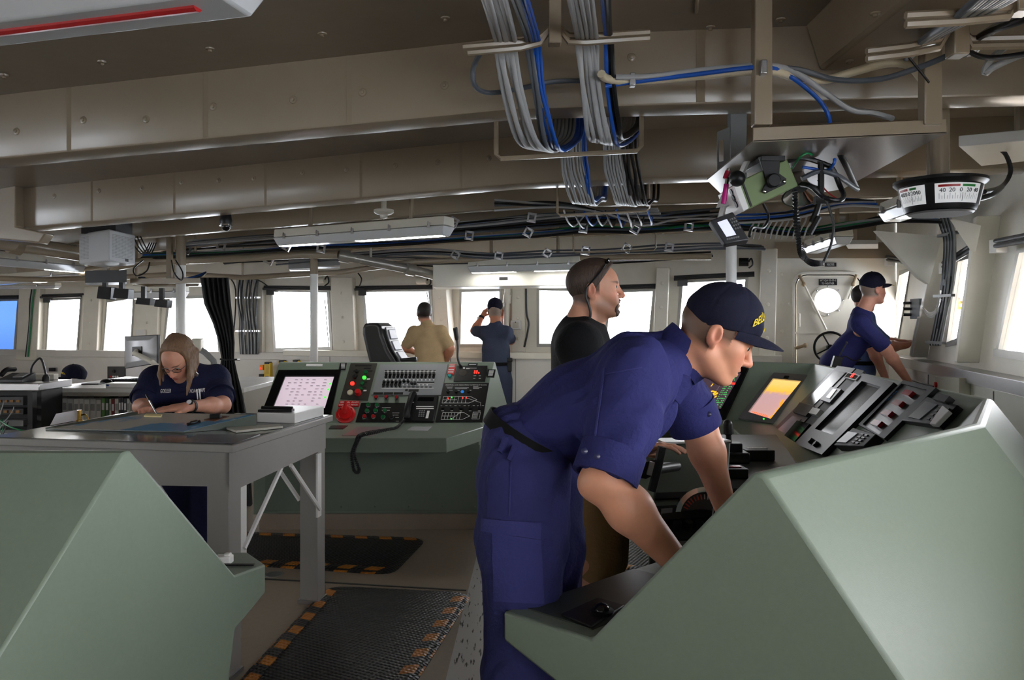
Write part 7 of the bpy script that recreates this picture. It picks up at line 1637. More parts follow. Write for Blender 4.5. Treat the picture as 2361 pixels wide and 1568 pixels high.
# ---- chargers and plug gear on the pale panelling
def wl(x, y, d=.19): return onp(x, y, W0+WN*d, WN)
def wbox(name, x0, y0, x1, y1, t, m, parent, d=.19, bevel=.003):
    g = MB(); g.slab([wl(x0, y1, d), wl(x1, y1, d), wl(x1, y0, d), wl(x0, y0, d)], WN, -.002, t); return g.build(name, m, parent, bevel=bevel)
for (x0, x1, y0, y1, lb) in ((615, 629, 836, 876, 'yellow charger cradle on the wall left of the middle console'), (648, 662, 832, 838, 'yellow cradle top peeking out over the left end of the console'), (680, 694, 831, 838, 'yellow cradle top farther right over the console edge')):
    e = empty('charger_cradle', wl(x0, y1), lb, 'charger'); b = wbox('case', x0, y0, x1, y1, .06, M_yellow, e, bevel=.006); wbox('clip', x0+2, y0-2, x1-2, y0+3, .07, M_blackp, e)
    if y1 > 860: wbox('label_patch', x0+3, y1-9, x1-3, y1-1, .064, mat('blue_label', (40, 70, 160), .4), b); wbox('recess', x0+3, y0+5, x1-3, y0+26, .062, mat('dark_yellow', (196, 160, 20), .4), b)
e = empty('handheld_charger', wl(606, 850), 'orange plug with a red light hanging on the wall left of the yellow cradle', 'plug'); wbox('plug', 604, 841, 612, 853, .05, mat('orange_plastic', (214, 140, 30), .4), e); g = MB(); g.sph(wl(607, 849)+WN*.055, .010); g.build('light', M_led_r, e); wbox('holder', 602, 862, 613, 878, .05, M_blackp, e)
cable([wl(606, 874)+WN*.05, wl(596, 882)+WN*.06, wl(580, 895)+WN*.06, wl(567, 915)+WN*.06, wl(566, 955)+WN*.05], .009, M_ck, 'black cord curving down the pale panel left of the console')
# ---- switch boxes and conduit on the far wall
e = empty('switch_box', wp_(1193, 750, .06), 'white switch box on the pilaster right of the man with binoculars', 'switch box'); g = MB(); g.slab([wp_(1182, 760, .05), wp_(1205, 760, .05), wp_(1205, 739, .05), wp_(1182, 739, .05)], WN, 0, .04); g.build('case', M_white, e, bevel=.005); g = MB(); g.slab([wp_(1187, 756, .09), wp_(1201, 756, .09), wp_(1201, 743, .09), wp_(1187, 743, .09)], WN, 0, .006); g.build('cover', M_fix, e); g = MB(); g.sph(wp_(1194, 743, .1), .006); g.build('button', M_blackp, e)
pipe([wp_(1172, 656, .1), wp_(1176, 670, .1), wp_(1174, 700, .1), wp_(1172, 808, .1)], .035, M_wall, 'cream vertical pipe beside the binocular window', [(wp_(1175, 690, .1), wp_(1174, 700, .1))])
cable([wp_(1216, 655, .06), wp_(1217, 720, .06), wp_(1222, 750, .06), wp_(1212, 800, .06)], .012, M_ck, 'black cable clipped down the wall right of the switch box')
cable([wp_(607, 645, .2), wp_(625, 652, .2), wp_(634, 662, .15)], .008, M_ck, 'short black wiper lead at the pole window'); cable([wp_(843, 632, .2), wp_(851, 645, .2), wp_(842, 662, .15)], .008, M_ck, 'short black lead above the left corner of the helm chair window')
for (x, y, lb) in ((752, 646, 'cream wiper motor above the pole window'), (985, 648, 'cream wiper motor above the helm chair window'), (1718, 606, 'dark wiper motor above the window by the white pole')):
    e = empty('wiper_motor', wp_(x, y, .1), lb, 'wiper motor'); g = MB(); g.cyl(wp_(x-14, y, .12), wp_(x+8, y, .12), .045, n=16); g.build('body', M_wall if x < 1500 else M_blackp, e); g = MB(); g.tube(spline([wp_(x+8, y, .12), wp_(x+14, y-8, .12), wp_(x+17, y+6, .12), wp_(x+8, y+14, .12)], 5), .009, 6); g.build('lead', M_ck, e)
for (a, b, lb) in (((735, 690), (744, 800), 'thin wiper arm outside the pole window'), ((973, 672), (978, 705), 'thin wiper arm outside the helm chair window')):
    g = MB(); g.tube([onp(*a, W0, WN)-WN*.15, onp(*b, W0, WN)-WN*.15], .007, 6); g.build('window_wiper', M_blackp, label=lb, cat='wiper')
# ---- helm chair
hcx = empty('helm_chair', V((P(885, 835, 7.2).x, 7.2, 0)), 'black high backed helm chair with grey pads behind the middle console', 'chair')
Yh_ = 7.2; prof_ = [(847, 750), (843, 775), (846, 800), (853, 835), (866, 900)]; prr = [(868, 745), (884, 752), (890, 775), (902, 805), (918, 835), (930, 900)]
g = MB(); out = [P(862, 744, Yh_), P(874, 744, Yh_), P(884, 752, Yh_), P(889, 775, Yh_), P(900, 805, Yh_), P(920, 838, Yh_), P(945, 900, Yh_), P(880, 905, Yh_), P(862, 850, Yh_), P(850, 805, Yh_), P(842, 770, Yh_), P(842, 752, Yh_), P(848, 746, Yh_)]
xs_ = V((.32, .12, 0)); g.prism([p+V((0, -.16, 0)) for p in out], V((.06, .38, 0))); g.build('backrest', mat('black_leatherette', (24, 24, 26), .35, bump=.1), hcx, bevel=.03, seg=3)
M_pad = mat('silver_grey_leatherette', (118, 122, 136), .4); ed_ = spline([P(*p, Yh_-.16) for p in ((884, 752), (889, 775), (900, 805), (920, 838), (945, 900))], 6); ex_ = V((.06, .38, 0))
def cf(t, s_): k_ = t*(len(ed_)-1); i_ = min(int(k_), len(ed_)-2); return ed_[i_].lerp(ed_[i_+1], k_-i_)+ex_*s_
for nm, t0, t1, s0, s1, o_, m_ in (('pad_border', .04, .85, .12, .88, .006, M_dgrey), ('pad', .12, .33, .24, .76, .016, M_pad), ('pad', .36, .54, .24, .76, .016, M_pad), ('pad', .57, .74, .24, .76, .016, M_pad)):
    g = MB(); vs = []; fs = []; n_ = ex_.cross(ed_[12]-ed_[10]).normalized(); n_ = n_ if n_.x > 0 else -n_; K_ = 5
    for k in range(K_+1):
        t = t0+(t1-t0)*k/K_
        for s_, oo in ((s0, -.01), (s0, o_), (s1, o_), (s1, -.01)): vs.append(cf(t, s_)+n_*oo)
    for k in range(K_):
        for q in range(4): fs.append((4*k+q, 4*k+(q+1) % 4, 4*k+4+(q+1) % 4, 4*k+4+q))
    fs += [(0, 1, 2, 3), (4*K_, 4*K_+1, 4*K_+2, 4*K_+3)]; g.add(vs, fs); g.build(nm, m_, hcx, bevel=.006)
b0 = V((P(895, 835, 7.2).x, 7.2, 0)); g = MB(); g.box(b0+V((.12, .05, .62)), (.5, .5, .12)); g.build('seat', MATS['black_leatherette'], hcx, bevel=.03); g = MB(); g.cyl(b0+V((.1, .05, 0)), b0+V((.1, .05, .58)), .06); g.lathe(b0+V((.1, .05, 0)), (0, 0, 1), [(.28, 0), (.28, .02), (.08, .06)], 24); g.build('pedestal', M_steel, hcx)
g = MB(); g.box(P(930, 832, 7.15), (.25, .08, .05), Matrix.Rotation(-.1, 3, 'Y')); g.build('armrest', M_blackp, hcx, bevel=.015)
# ---- weather door
dr = empty('door_1', onp(1910, 830, W0, WN), 'cream watertight weather door with a round porthole', 'door', None, 'structure')
dpl = lambda x, y, d=0: onp(x, y, W0, WN)+WN*d
def rrect(x0, y0, x1, y1, r, d, n=6):
    out = []
    for cx_, cy_, a0 in ((x1-r, y0+r, -90), (x1-r, y1-r, 0), (x0+r, y1-r, 90), (x0+r, y0+r, 180)):
        for k in range(n+1): a = math.radians(a0+90*k/n); out.append(dpl(cx_+r*math.cos(a), cy_+r*math.sin(a), d))
    return out
ybot = 1030
g = MB(); g.ring(rrect(1826, 626, 1992, ybot, 30, 0), rrect(1833, 633, 1985, ybot-7, 26, 0), WN, 0, .05); g.build('door_frame', M_wall, dr, bevel=.006)
g = MB(); g.ring(rrect(1833, 633, 1985, ybot-7, 26, 0), rrect(1835.5, 635.5, 1982.5, ybot-9, 25, 0), WN, 0, .02); g.build('gasket', M_blackp, dr)
pc = dpl(1907.5, 693); rp_ = 28/F*pc.y
circ = [pc+WD*rp_*math.cos(2*PI*k/28)+V((0, 0, 1))*rp_*math.sin(2*PI*k/28) for k in range(28)]
op = [pc+(WD*math.cos(2*PI*k/28)+V((0, 0, 1))*math.sin(2*PI*k/28))*rp_*1.0 for k in range(28)]
# panel with a round hole: strip from the outline to the circle
outl = rrect(1836, 636, 1982, ybot-10, 24, .0, 6); g = MB()
res = []
for k in range(28):
    a = 2*PI*k/28; res.append((a, op[k]))
def rayhit(a):
    d = WD*math.cos(a)+V((0, 0, 1))*math.sin(a); best = None
    for i in range(len(outl)):
        p, q = outl[i]-pc, outl[(i+1) % len(outl)]-pc; px_, pz_ = p.dot(WD), p.z; qx, qz = q.dot(WD), q.z; dx_, dz_ = math.cos(a), math.sin(a)
        den = dx_*(qz-pz_)-dz_*(qx-px_)
        if abs(den) < 1e-9: continue
        t = (px_*(qz-pz_)-pz_*(qx-px_))/den; s_ = (px_*dz_-pz_*dx_)/den
        if t > 0 and -1e-6 <= s_ <= 1+1e-6: best = t if best is None else min(best, t)
    return pc+d*(best or 1)
vs = []
N2 = 56
for k in range(N2):
    a = 2*PI*k/N2; d = WD*math.cos(a)+V((0, 0, 1))*math.sin(a)
    vs += [rayhit(a)+WN*.03, pc+d*rp_+WN*.03, pc+d*rp_-WN*.08]
fs = []
for k in range(N2):
    j = (k+1) % N2; fs += [(3*k, 3*j, 3*j+1, 3*k+1), (3*k+1, 3*j+1, 3*j+2, 3*k+2)]
g.add(vs, fs); g.build('door_panel', M_wall, dr)
g = MB(); g.lathe(pc+WN*.03, WN, [(rp_*1.25, 0), (rp_*1.25, .008), (rp_*1.02, .012)], 32) if False else g.ring([pc+(WD*math.cos(2*PI*k/32)+V((0, 0, 1))*math.sin(2*PI*k/32))*rp_*1.28 for k in range(32)], [pc+(WD*math.cos(2*PI*k/32)+V((0, 0, 1))*math.sin(2*PI*k/32))*rp_ for k in range(32)], WN, .028, .04); g.build('porthole_ring', M_wall, dr)
for k in range(8): g = MB(); a = 2*PI*k/8; g.sph(pc+(WD*math.cos(a)+V((0, 0, 1))*math.sin(a))*rp_*1.16+WN*.04, .010, nu=8, nv=5); g.build('bolt', M_steel, dr)
g = MB(); g.lathe(pc, WN, [(rp_, -.04), (rp_, -.034)], 32); g.build('porthole_glass', M_glass, dr)
def sign(name, x0, y0, x1, y1, lines_, parent, d=.035, label=None):
    g = MB(); g.slab([dpl(x0, y1, d), dpl(x1, y1, d), dpl(x1, y0, d), dpl(x0, y0, d)], WN, 0, .008); o = g.build(name, M_plate, parent, label=label)
    for k, (s_, w_) in enumerate(lines_):
        y = y0+(y1-y0)*(k+.5)/len(lines_); c = dpl((x0+x1)/2, y, d+.009); text(s_, c, WD, (0, 0, 1), (y1-y0)/len(lines_)/F*c.y*.9, M_wtext, o, width=(x1-x0)/F*c.y*w_)
sign('door_sign', 1887, 643.5, 1929, 658, (('WT QA 03-35-2', .84), ('TO WEATHER', .64)), dr)
e = empty('weather_sign', dpl(1915, 610, .0), 'small black sign reading weather above the door', 'sign'); sign('plate', 1901, 606, 1928, 615, (('WEATHER', .6),), e, .01)
for (a, b) in (((1852, 655), (1904, 760)), ((1969, 652), (1955, 690))):
    g = MB(); g.tube([dpl(*a, .06), dpl(*b, .06)], .012, 8); g.build('dog_rod', M_wall, dr)
for (a, b) in (((1842, 635), (1852, 656)), ((1974, 634), (1966, 656)), ((1832, 803), (1856, 796))):
    g = MB(); g.tube([dpl(*a, .05), dpl(*b, .055)], .017, 8); g.sph(dpl(*b, .06), .026, nu=10, nv=8); g.build('dog_lever', mat('worn_lever_paint', (170, 150, 122), .5), dr)
g = MB(); g.tube([dpl(1842, 753, .03), dpl(1842, 753, .08), dpl(1842, 724, .08), dpl(1842, 724, .03)], .010, 8); g.build('grab_handle', M_wall, dr)
g = MB(); g.slab([dpl(1832, 769, .031), dpl(1985, 769, .031), dpl(1985, 766, .031), dpl(1832, 766, .031)], WN, 0, .012); g.build('stiffener', M_wall, dr)
wc = dpl(1911, 800, .16); rw_ = 35/F*wc.y; g = MB(); g.tube([wc+(WD*math.cos(2*PI*k/36)+V((0, 0, 1))*math.sin(2*PI*k/36))*rw_ for k in range(36)], .013, 8, closed=True); hw = g.build('handwheel_rim', M_blackp, dr)
g = MB()
for k in range(4): a = .5+k*PI/2; g.tube([wc, wc+(WD*math.cos(a)+V((0, 0, 1))*math.sin(a))*rw_], .008, 6)
g.lathe(wc, WN, [(.03, -.13), (.03, .02)], 14); g.build('handwheel_spokes', M_blackp, hw)
for (x, y) in ((1803, 632), (1803, 700), (1803, 764), (1822, 700), (1808, 578), (1900, 572), (1965, 578), (1800, 585)):
    g = MB(); g.lathe(dpl(x, y, .0), WN, [(.02, 0), (.016, .006), (.007, .008), (.007, .014)], 10); g.build('insulation_pin', M_wall, dr)
# door side upper beam
g = MB(); g.slab([dpl(1786, 596, .0), dpl(2064, 596, .0), dpl(2064, 560, .0), dpl(1786, 560, .0)], WN, 0, .05); g.build('trim_60', M_beam, kind='structure', label='taupe band above the weather door', cat='trim')
e = empty('ceiling_speaker', P(1990, 560, 7.4), 'pale flat speaker box under the overhead above the weather door', 'speaker'); q = [P(1948, 563, 7.3), P(2025, 563, 7.3), P(2025, 553, 7.75), P(1955, 553, 7.75)]; z_ = q[0].z; q = [V((p.x, p.y, z_)) for p in q]; g = MB(); g.hexa(q+[p+V((0, 0, .04)) for p in q]); g.build('case', M_white, e, bevel=.004); g = MB(); c = sum(q, V())/4; g.box(c+V((0, 0, .2)), (.18, .18, .36)); g.build('mount', M_beam, e)
# ---- front wall: slanted columns, gusset, cables, junction box
def rp2(x, y, d=0): return onp(x, y, R0+RN*d, RN)
def slant(k, b, t, dep, th, label, m=M_wall):
    g = MB(); p, q = rp2(*b, dep), rp2(*t, dep); g.hexa([p, p-RN*dep, p-RN*dep+RD*th, p+RD*th, q, q-RN*dep, q-RN*dep+RD*th, q+RD*th]); return g.build('trim_%d' % k, m, kind='structure', bevel=.006, label=label, cat='column')
slant(70, (2104, 824), (2166, 515), .12, .09, 'cream slanted column carrying the grey junction box')
slant(71, (2206, 836), (2252, 498), .14, .07, 'wide cream slanted column left of the large right window')
g = MB(); q = [P(2020, 532, 6.0), P(2172, 545, 5.75), P(2142, 655, 5.9), P(2118, 640, 5.92)]; g.prism(q, (-.01, .03, 0)); g.build('trim_73', M_wall, kind='structure', label='cream triangular gusset plate below the overhead', cat='gusset')
g = MB(); q = [P(2200, 505, 4.95), P(2262, 520, 4.75), P(2250, 580, 4.85)]; g.prism(q, (-.01, .03, 0)); g.build('trim_74', M_wall, kind='structure', label='smaller white gusset on the wide slanted column', cat='gusset')
e = empty('junction_box', rp2(2116, 712, .10), 'grey junction box with three cable glands on the slanted column', 'junction box'); g = MB(); b_ = rp2(2116, 712, .115); g.box(b_, (.06, .15, .17)); g.build('case', mat('blue_grey_enamel', (160, 170, 176), .35), e, bevel=.005)
for k in range(3): g = MB(); p = b_+V((-.03, .05-.0*k, .05-.05*k)); g.tube([p, p+V((-.06, .02, 0))], .013, 8); g.build('gland', M_dgrey, e)
pipe([rp2(2118, 732, .14), rp2(2100, 818, .14)], .012, M_white, 'thin white conduit below the junction box')
for k in range(12):
    t = k/11
    cable([P(2150+30*t, 470, 5.3), rp2(2168+28*t, 520, .16), rp2(2178+24*t, 560, .15), rp2(2172+24*t+rc.uniform(-2, 2), 650, .13), rp2(2162+22*t+rc.uniform(-2, 2), 720, .12), rp2(2146+22*t, 796, .12)], .009, (M_ck, M_cs, M_cg)[k % 3], 'cable in the vertical bundle beside the slanted columns at right', 'cables of the right vertical bundle', 6)
for y, x in ((540, 2192), (682, 2182), (790, 2162)):
    g = MB(); g.box(rp2(x-6, y, .15), (.03, .24, .02)); g.build('cable_strap', M_grey, label='steel strap across the right vertical cable bundle, %s of three' % {540: 'top', 682: 'middle', 790: 'bottom'}[y], cat='strap')
for k in range(3): cable([rp2(2128, 710, .14), rp2(2142, 722+k*4, .2), rp2(2158, 715+k*3, .2), rp2(2168, 690-k*10, .15)], .007, M_white, 'pale cable looping from the junction box to the bundle', 'pale cables at the junction box')
for (a, b, lb, k) in (((2296, 556), (2380, 540), 'dark blind roller above the large right window', 0), ((2175, 606), (2250, 560), 'dark blind roller above the slim right window', 1), ((2045, 592), (2098, 600), 'dark blind roller above the corner window', 2)):
    e = empty('blind_roller', rp2(*a, .08), lb, 'blind roller'); g = MB()
    for o in (0, .03): g.cyl(rp2(a[0], a[1], .10)+V((0, 0, -o)), rp2(b[0], b[1], .10)+V((0, 0, -o)), .015, n=10)
    g.build('tube', M_dgrey, e); g = MB(); g.box(rp2(a[0]+6, a[1]+12, .08), (.07, .07, .08)); g.build('bracket', M_white, e)
# red bag with black straps on the ledge, and brass horn seen in the slim window
LZ = 1.157
bc = Zp(2190, 822, LZ); bc = V((bc.x-.02, bc.y, LZ))
e = empty('strap_bag', bc, 'red and black strap bag lying on the right ledge', 'bag'); S_ = Sdf(.006); c0 = P(2188, 806, bc.y-.05); c0.z = LZ+.055
S_.ell(c0, (.05, .075, .055), None, .01); S_.cap(c0+V((0, 0, .03)), c0+V((0, .03, .07)), .02, .012, .03); S_.dfn = waves(.003, .05, 3); S_.build('red_pouch', mat('red_nylon', (196, 24, 44), .5, bump=.2), e)
S_ = Sdf(.006); S_.ell(c0+V((-.03, .13, -.005)), (.05, .08, .045), None, .01); S_.ell(c0+V((-.05, .2, -.02)), (.03, .06, .03), None, .03); S_.dfn = waves(.004, .05, 5); S_.build('black_pouch', M_black, e)
g = MB(); g.tube(spline([c0+V((-.05, .2, -.03)), c0+V((-.06, .34, -.03)), c0+V((-.08, .44, .0))], 5), .014, 4); g.tube(spline([c0+V((-.06, .25, -.045)), c0+V((-.09, .32, -.05)), c0+V((-.12, .36, -.09))], 5), .009, 4); g.build('strap', M_black, e)
e = empty('searchlight', rp2(2214, 702, -.35), 'brass coloured round fitting outside the slim right window', 'fitting'); g = MB(); p = rp2(2206, 700, -.25); g.lathe(p, V((1, .3, 0)), [(.04, 0), (.055, .02), (.055, .12), (.05, .14)], 20); g.build('barrel', M_brass, e)
g = MB(); rw2 = lambda x, y: rp2(x, y, .11); q = [rw2(2180, 914), rw2(2238, 916), rw2(2238, 872), rw2(2180, 868)]; e = empty('isolator_box', q[0], 'beige switch box with a red knob on the panelling at right', 'switch box'); g.slab(q, RN, 0, .07); g.build('case', mat('beige_enamel', (190, 188, 176), .4), e, bevel=.004); g = MB(); p = rw2(2184, 888)+RN*.07; g.lathe(p, RN, [(.022, 0), (.022, .015)], 14); g.build('knob', M_red, e)
g = MB(); p = rw2(2150, 890); g.tube([rw2(2112, 876)+RN*.05, rw2(2170, 892)+RN*.05], .008, 6); g.build('rail_bracket', M_dgrey, label='dark rod bracket on the panelling left of the beige switch box', cat='bracket')
# steering yoke behind the leaning man
yk_ = empty('steering_yoke', P(1485, 1090, 2.9), 'black H shaped steering yoke by the bearded man\'s hand', 'steering yoke')
g = MB(); g.tube([P(1527, 1030, 2.9), P(1514, 1090, 2.9), P(1503, 1132, 2.9)], .017, 8); g.build('right_grip', M_blackp, yk_); g = MB(); g.tube([P(1470, 1055, 2.9), P(1456, 1110, 2.9), P(1444, 1142, 2.9)], .017, 8); g.build('left_grip', M_blackp, yk_)
g = MB(); g.prism([P(1466, 1070, 2.89), P(1515, 1060, 2.89), P(1510, 1095, 2.89), P(1490, 1105, 2.89), P(1462, 1100, 2.89)], (0, .03, 0)); g.build('hub', M_blackp, yk_, bevel=.004); g = MB(); g.box(P(1500, 1080, 2.88), (.018, .012, .05), Matrix.Rotation(.25, 3, 'Y')); g.build('badge', M_steel, yk_)
g = MB(); g.cyl(P(1490, 1085, 2.93), P(1560, 1075, 3.15), .02); g.build('column', M_blackp, yk_)
# ================================================================== LEFT CORNER
# ---- equipment rack
rk = empty('equipment_rack', V((-4.2, 6.5, 0)), 'black equipment rack with steel top at the left edge', 'rack')
xr_, yf, yb2, zt = -3.87, 6.3, 6.72, .985
g = MB(); g.box((xr_-.35, (yf+yb2)/2+.06, .46), (.7, yb2-yf-.12, .92)); 
for x in (xr_-.02, xr_-.62): g.box((x, yf+.03, .46), (.04, .06, .92))
g.build('frame', M_blackp, rk); g = MB(); g.box((xr_-.33, (yf+yb2)/2, .955), (.8, yb2-yf+.05, .06)); g.build('top', M_steel, rk, bevel=.006)
for k, (z, h_, m_, w_) in enumerate(((.84, .07, M_dgrey, .5), (.755, .05, M_dgrey, .5), (.66, .05, M_grey, .35), (.57, .075, M_grey, .5), (.46, .12, M_white, .52), (.2, .2, M_dgrey, .45))):
    g = MB(); g.box((xr_-.08-w_/2, yf+.06, z), (w_, .10, h_)); u = g.build('rack_unit', m_, rk, bevel=.003)
    g = MB()
    if k in (0, 1, 3):
        for i in range(9): g.box((xr_-.12-i*.05, yf+.005, z), (.03, .012, .02))
        g.build('sockets', mat('amber_sockets', (150, 110, 60), .5) if k < 2 else M_white, u)
    if k == 4:
        g.lathe((xr_-.14, yf+.008, z), (0, -1, 0), [(.035, 0), (.035, .004), (.028, .005), (.01, .004)], 20); g.build('fan_grille', M_grey, u); g = MB(); g.box((xr_-.26, yf+.007, z), (.06, .006, .025)); g.build('badge', M_plate, u)
for k in range(14):
    x = xr_-.12-rc.random()*.42; z = .6+rc.random()*.28; x2 = xr_-.2-rc.random()*.4; m_ = (M_cg, M_ck, M_cgn, M_white, mat('red_wire', (170, 40, 36), .4))[k % 5]
    cable([V((x, yf, z)), V((x+.02, yf-.06, z-.04)), V(((x+x2)/2, yf-.08, z-.2-.1*rc.random())), V((x2, yf-.03, .3+.2*rc.random()))], .004, m_, 'thin patch cable hanging in front of the equipment rack', 'patch cables of the equipment rack', 5, sn=4)
cable([P(0, 970, 6.2), P(25, 985, 6.1), P(60, 995, 6.1)], .006, M_cgn, 'green cable curving at the foot of the equipment rack')
tp_ = empty('desk_telephone', P(30, 870, 6.45), 'dark desk telephone on the steel rack top at the left edge', 'telephone'); c = P(38, 866, 6.45); c.z = .985; g = MB(); g.hexa([c+V((x, y, 0)) for x, y in ((-.1, -.09), (.1, -.09), (.1, .1), (-.1, .1))]+[c+V((x, y, z)) for x, y, z in ((-.1, -.09, .025), (.1, -.09, .025), (.1, .1, .07), (-.1, .1, .07))]); g.build('base', M_dgrey, tp_, bevel=.005)
g = MB(); g.tube(spline([c+V((-.075, -.08, .06)), c+V((-.07, -.02, .1)), c+V((-.065, .08, .1))], 5), .02, 8); g.build('handset', M_blackp, tp_); g = MB(); g.box(c+V((.04, .0, .055)), (.08, .1, .008), Matrix.Rotation(.23, 3, 'X')); g.build('keypad', M_grey, tp_)
ln = empty('loop_handle', P(90, 868, 6.6), 'thick black cable arching between two plugs on the rack top', 'cable'); g = MB(); zz = .985; a_, b_ = P(72, 868, 6.55), P(106, 868, 6.55)
g.tube(spline([V((a_.x, 6.55, zz+.05)), V((a_.x+.005, 6.55, zz+.12)), V((a_.x+.06, 6.55, zz+.185)), V((b_.x-.03, 6.55, zz+.165)), V((b_.x, 6.55, zz+.05))], 7), .009, 8); g.build('cord', M_ck, ln)
for p, nm in ((a_, 'plug'), (b_, 'plug')): g = MB(); g.lathe(V((p.x, 6.55, zz)), (0, 0, 1), [(.03, 0), (.028, .03), (.016, .055)], 14); g.build(nm, M_steel if p is a_ else M_blackp, ln)
e = empty('router_box', V((-3.8, 6.66, zz)), 'low silver box at the right rear of the rack top', 'box'); g = MB(); g.box(V((-4.02, 6.68, zz+.025)), (.24, .07, .05)); g.build('case', M_fix, e, bevel=.004)
# ---- bookcase desk
bx0, bx1, by0, by1, bz_ = -4.12, -2.35, 6.84, 8.3, .90
bk_ = empty('bookcase_desk', V(((bx0+bx1)/2, by0, 0)), 'grey desk with a bookshelf front behind the chart table', 'desk')
M_bk = mat('putty_grey_paint', (158, 154, 144), .4, var=.03)
g = MB(); g.box(((bx0+bx1)/2, (by0+by1)/2, bz_-.02), (bx1-bx0, by1-by0, .04)); g.build('worktop', mat('worktop_white', (222, 222, 220), .3), bk_, bevel=.004)
for x in (bx0+.02, bx1-.02): g = MB(); g.box((x, (by0+by1)/2, (bz_-.04)/2), (.04, by1-by0-.02, bz_-.04)); g.build('side_panel', M_bk, bk_)
g = MB(); g.box(((bx0+bx1)/2, by0+.45, .43), (bx1-bx0-.08, .03, .86)); g.build('back_panel', M_bk, bk_); g = MB(); g.box(((bx0+bx1)/2, by0+.22, .545), (bx1-bx0-.08, .42, .03)); g.build('shelf', M_bk, bk_); g = MB(); g.box(((bx0+bx1)/2, by0+.012, .57), (bx1-bx0-.08, .02, .06)); g.build('shelf_rail', M_bk, bk_); g = MB(); g.box(((bx0+bx1)/2, by0+.015, bz_-.055), (bx1-bx0-.08, .02, .03)); g.build('top_rail', M_bk, bk_)
zs = .561; x = bx0+.06; rb2 = random.Random(21)
specs = []
big = [((226, 226, 222), 'white')]*2+[((206, 208, 206), 'light grey')]*2+[((232, 232, 228), 'white')]*3+[((216, 216, 214), 'white')]*2+[((96, 148, 78), 'green'), ((60, 92, 60), 'green'), ((206, 204, 194), 'white'), ((128, 30, 34), 'dark red')]+[((222, 222, 220), 'white'), ((44, 46, 52), 'black'), ((40, 42, 50), 'black'), ((60, 62, 66), 'dark grey'), ((224, 224, 222), 'white'), ((190, 190, 186), 'light grey')]
small = [((58, 44, 34), 'dark brown')]*3+[((128, 72, 34), 'brown')]*3+[((150, 60, 36), 'rust'), ((180, 130, 100), 'tan'), ((172, 40, 36), 'red'), ((90, 130, 160), 'pale blue'), ((104, 30, 46), 'maroon'), ((48, 84, 66), 'dark green'), ((170, 176, 178), 'grey'), ((168, 170, 168), 'grey'), ((60, 64, 60), 'dark grey'), ((30, 84, 170), 'blue'), ((190, 196, 192), 'pale grey'), ((196, 196, 190), 'pale grey')]
names = {}
for i, (c, nm) in enumerate(big+small+small):
    bigb = i < len(big); w_ = rb2.uniform(.042, .058) if i < 9 else rb2.uniform(.02, .036) if bigb else rb2.uniform(.02, .028); h_ = rb2.uniform(.235, .255) if bigb else rb2.uniform(.205, .225)
    if x+w_ > bx1-.06: break
    k_ = 'binder' if i < 9 or nm == 'white' and bigb else 'book'
    e = empty(k_, V((x+w_/2, by0+.04, zs)), '%s %s standing among the %s on the bookcase shelf' % (nm, k_, 'wide folders at the left' if i < 9 else 'mixed spines in the middle' if bigb else 'small spines at the right'), k_, '%s %ss on the bookcase shelf, %s part' % (nm, k_, 'left' if i < 9 else 'middle' if bigb else 'right'))
    g = MB(); g.box((x+w_/2, by0+.12, zs+h_/2), (w_-.003, .17, h_)); g.build('cover', mat('spine_%d_%d_%d' % c, c, .5), e, bevel=.002); g = MB(); g.box((x+w_/2, by0+.034, zs+h_*.7), (w_*.6, .003, h_*.25)); g.build('spine_label', M_paper if sum(c) < 450 else mat('spine_label_grey', (150, 150, 150), .5), e); x += w_
# things on the desk
def deskp(px, py): p = Zp(px, py, bz_); return V((p.x, p.y, bz_))
hd2 = Head(deskp(172, 884)+V((0, 0, .03)), (-.80, -.60, -.12), 1.0); ce = empty('cap', deskp(172, 890), 'navy cap lying on the desk over the bookcase', 'cap'); ballcap(hd2, ce, M_cap); text('BELL M. SHIMADA', None, (1, 0, 0), (0, 1, 0), .024, MATS['gold_embroidery'], ce, 'cap_lettering', width=.15, warp=frontwarp(hd2, .03, .09))
for o in list(ce.children): o.location.z -= .0
e = empty('computer_mouse', deskp(245, 882), 'black computer mouse on the white desk', 'mouse'); g = MB(); p = deskp(245, 883); g.sph(p+V((0, 0, .0)), (.06, .035, .04), nu=16, nv=10, v0=0); g.build('shell', M_blackp, e)
g = MB(); p = deskp(215, 886); g.box(p+V((0, 0, .005)), (.16, .12, .01)); g.build('notebook', M_blackp, label='flat black notebook lying between the cap and the mouse', cat='notebook', bevel=.002)
e = empty('keyboard', deskp(295, 880), 'black keyboard with pale keys on the desk beside the woman', 'keyboard'); p = deskp(296, 880); R = Matrix.Rotation(.15, 3, 'Z'); g = MB(); g.box(p+V((0, 0, .012)), (.36, .14, .024), R); g.build('case', M_blackp, e, bevel=.004); g = MB()
for i in range(11):
    for j in range(4): g.box(p+R @ V((-.15+i*.03, -.045+j*.03, .027)), (.022, .022, .008), R)
g.build('keys', M_dgrey, e)
e = empty('paper_box', deskp(290, 894), 'white flat box near the front edge of the desk', 'box'); p = deskp(298, 893); g = MB(); g.box(p+V((0, 0.02, .02)), (.36, .16, .04)); g.build('case', M_white, e, bevel=.004); g = MB(); g.box(p+V((-.16, -.062, .022)), (.02, .003, .015)); g.build('label', MATS['blue_label'], e)
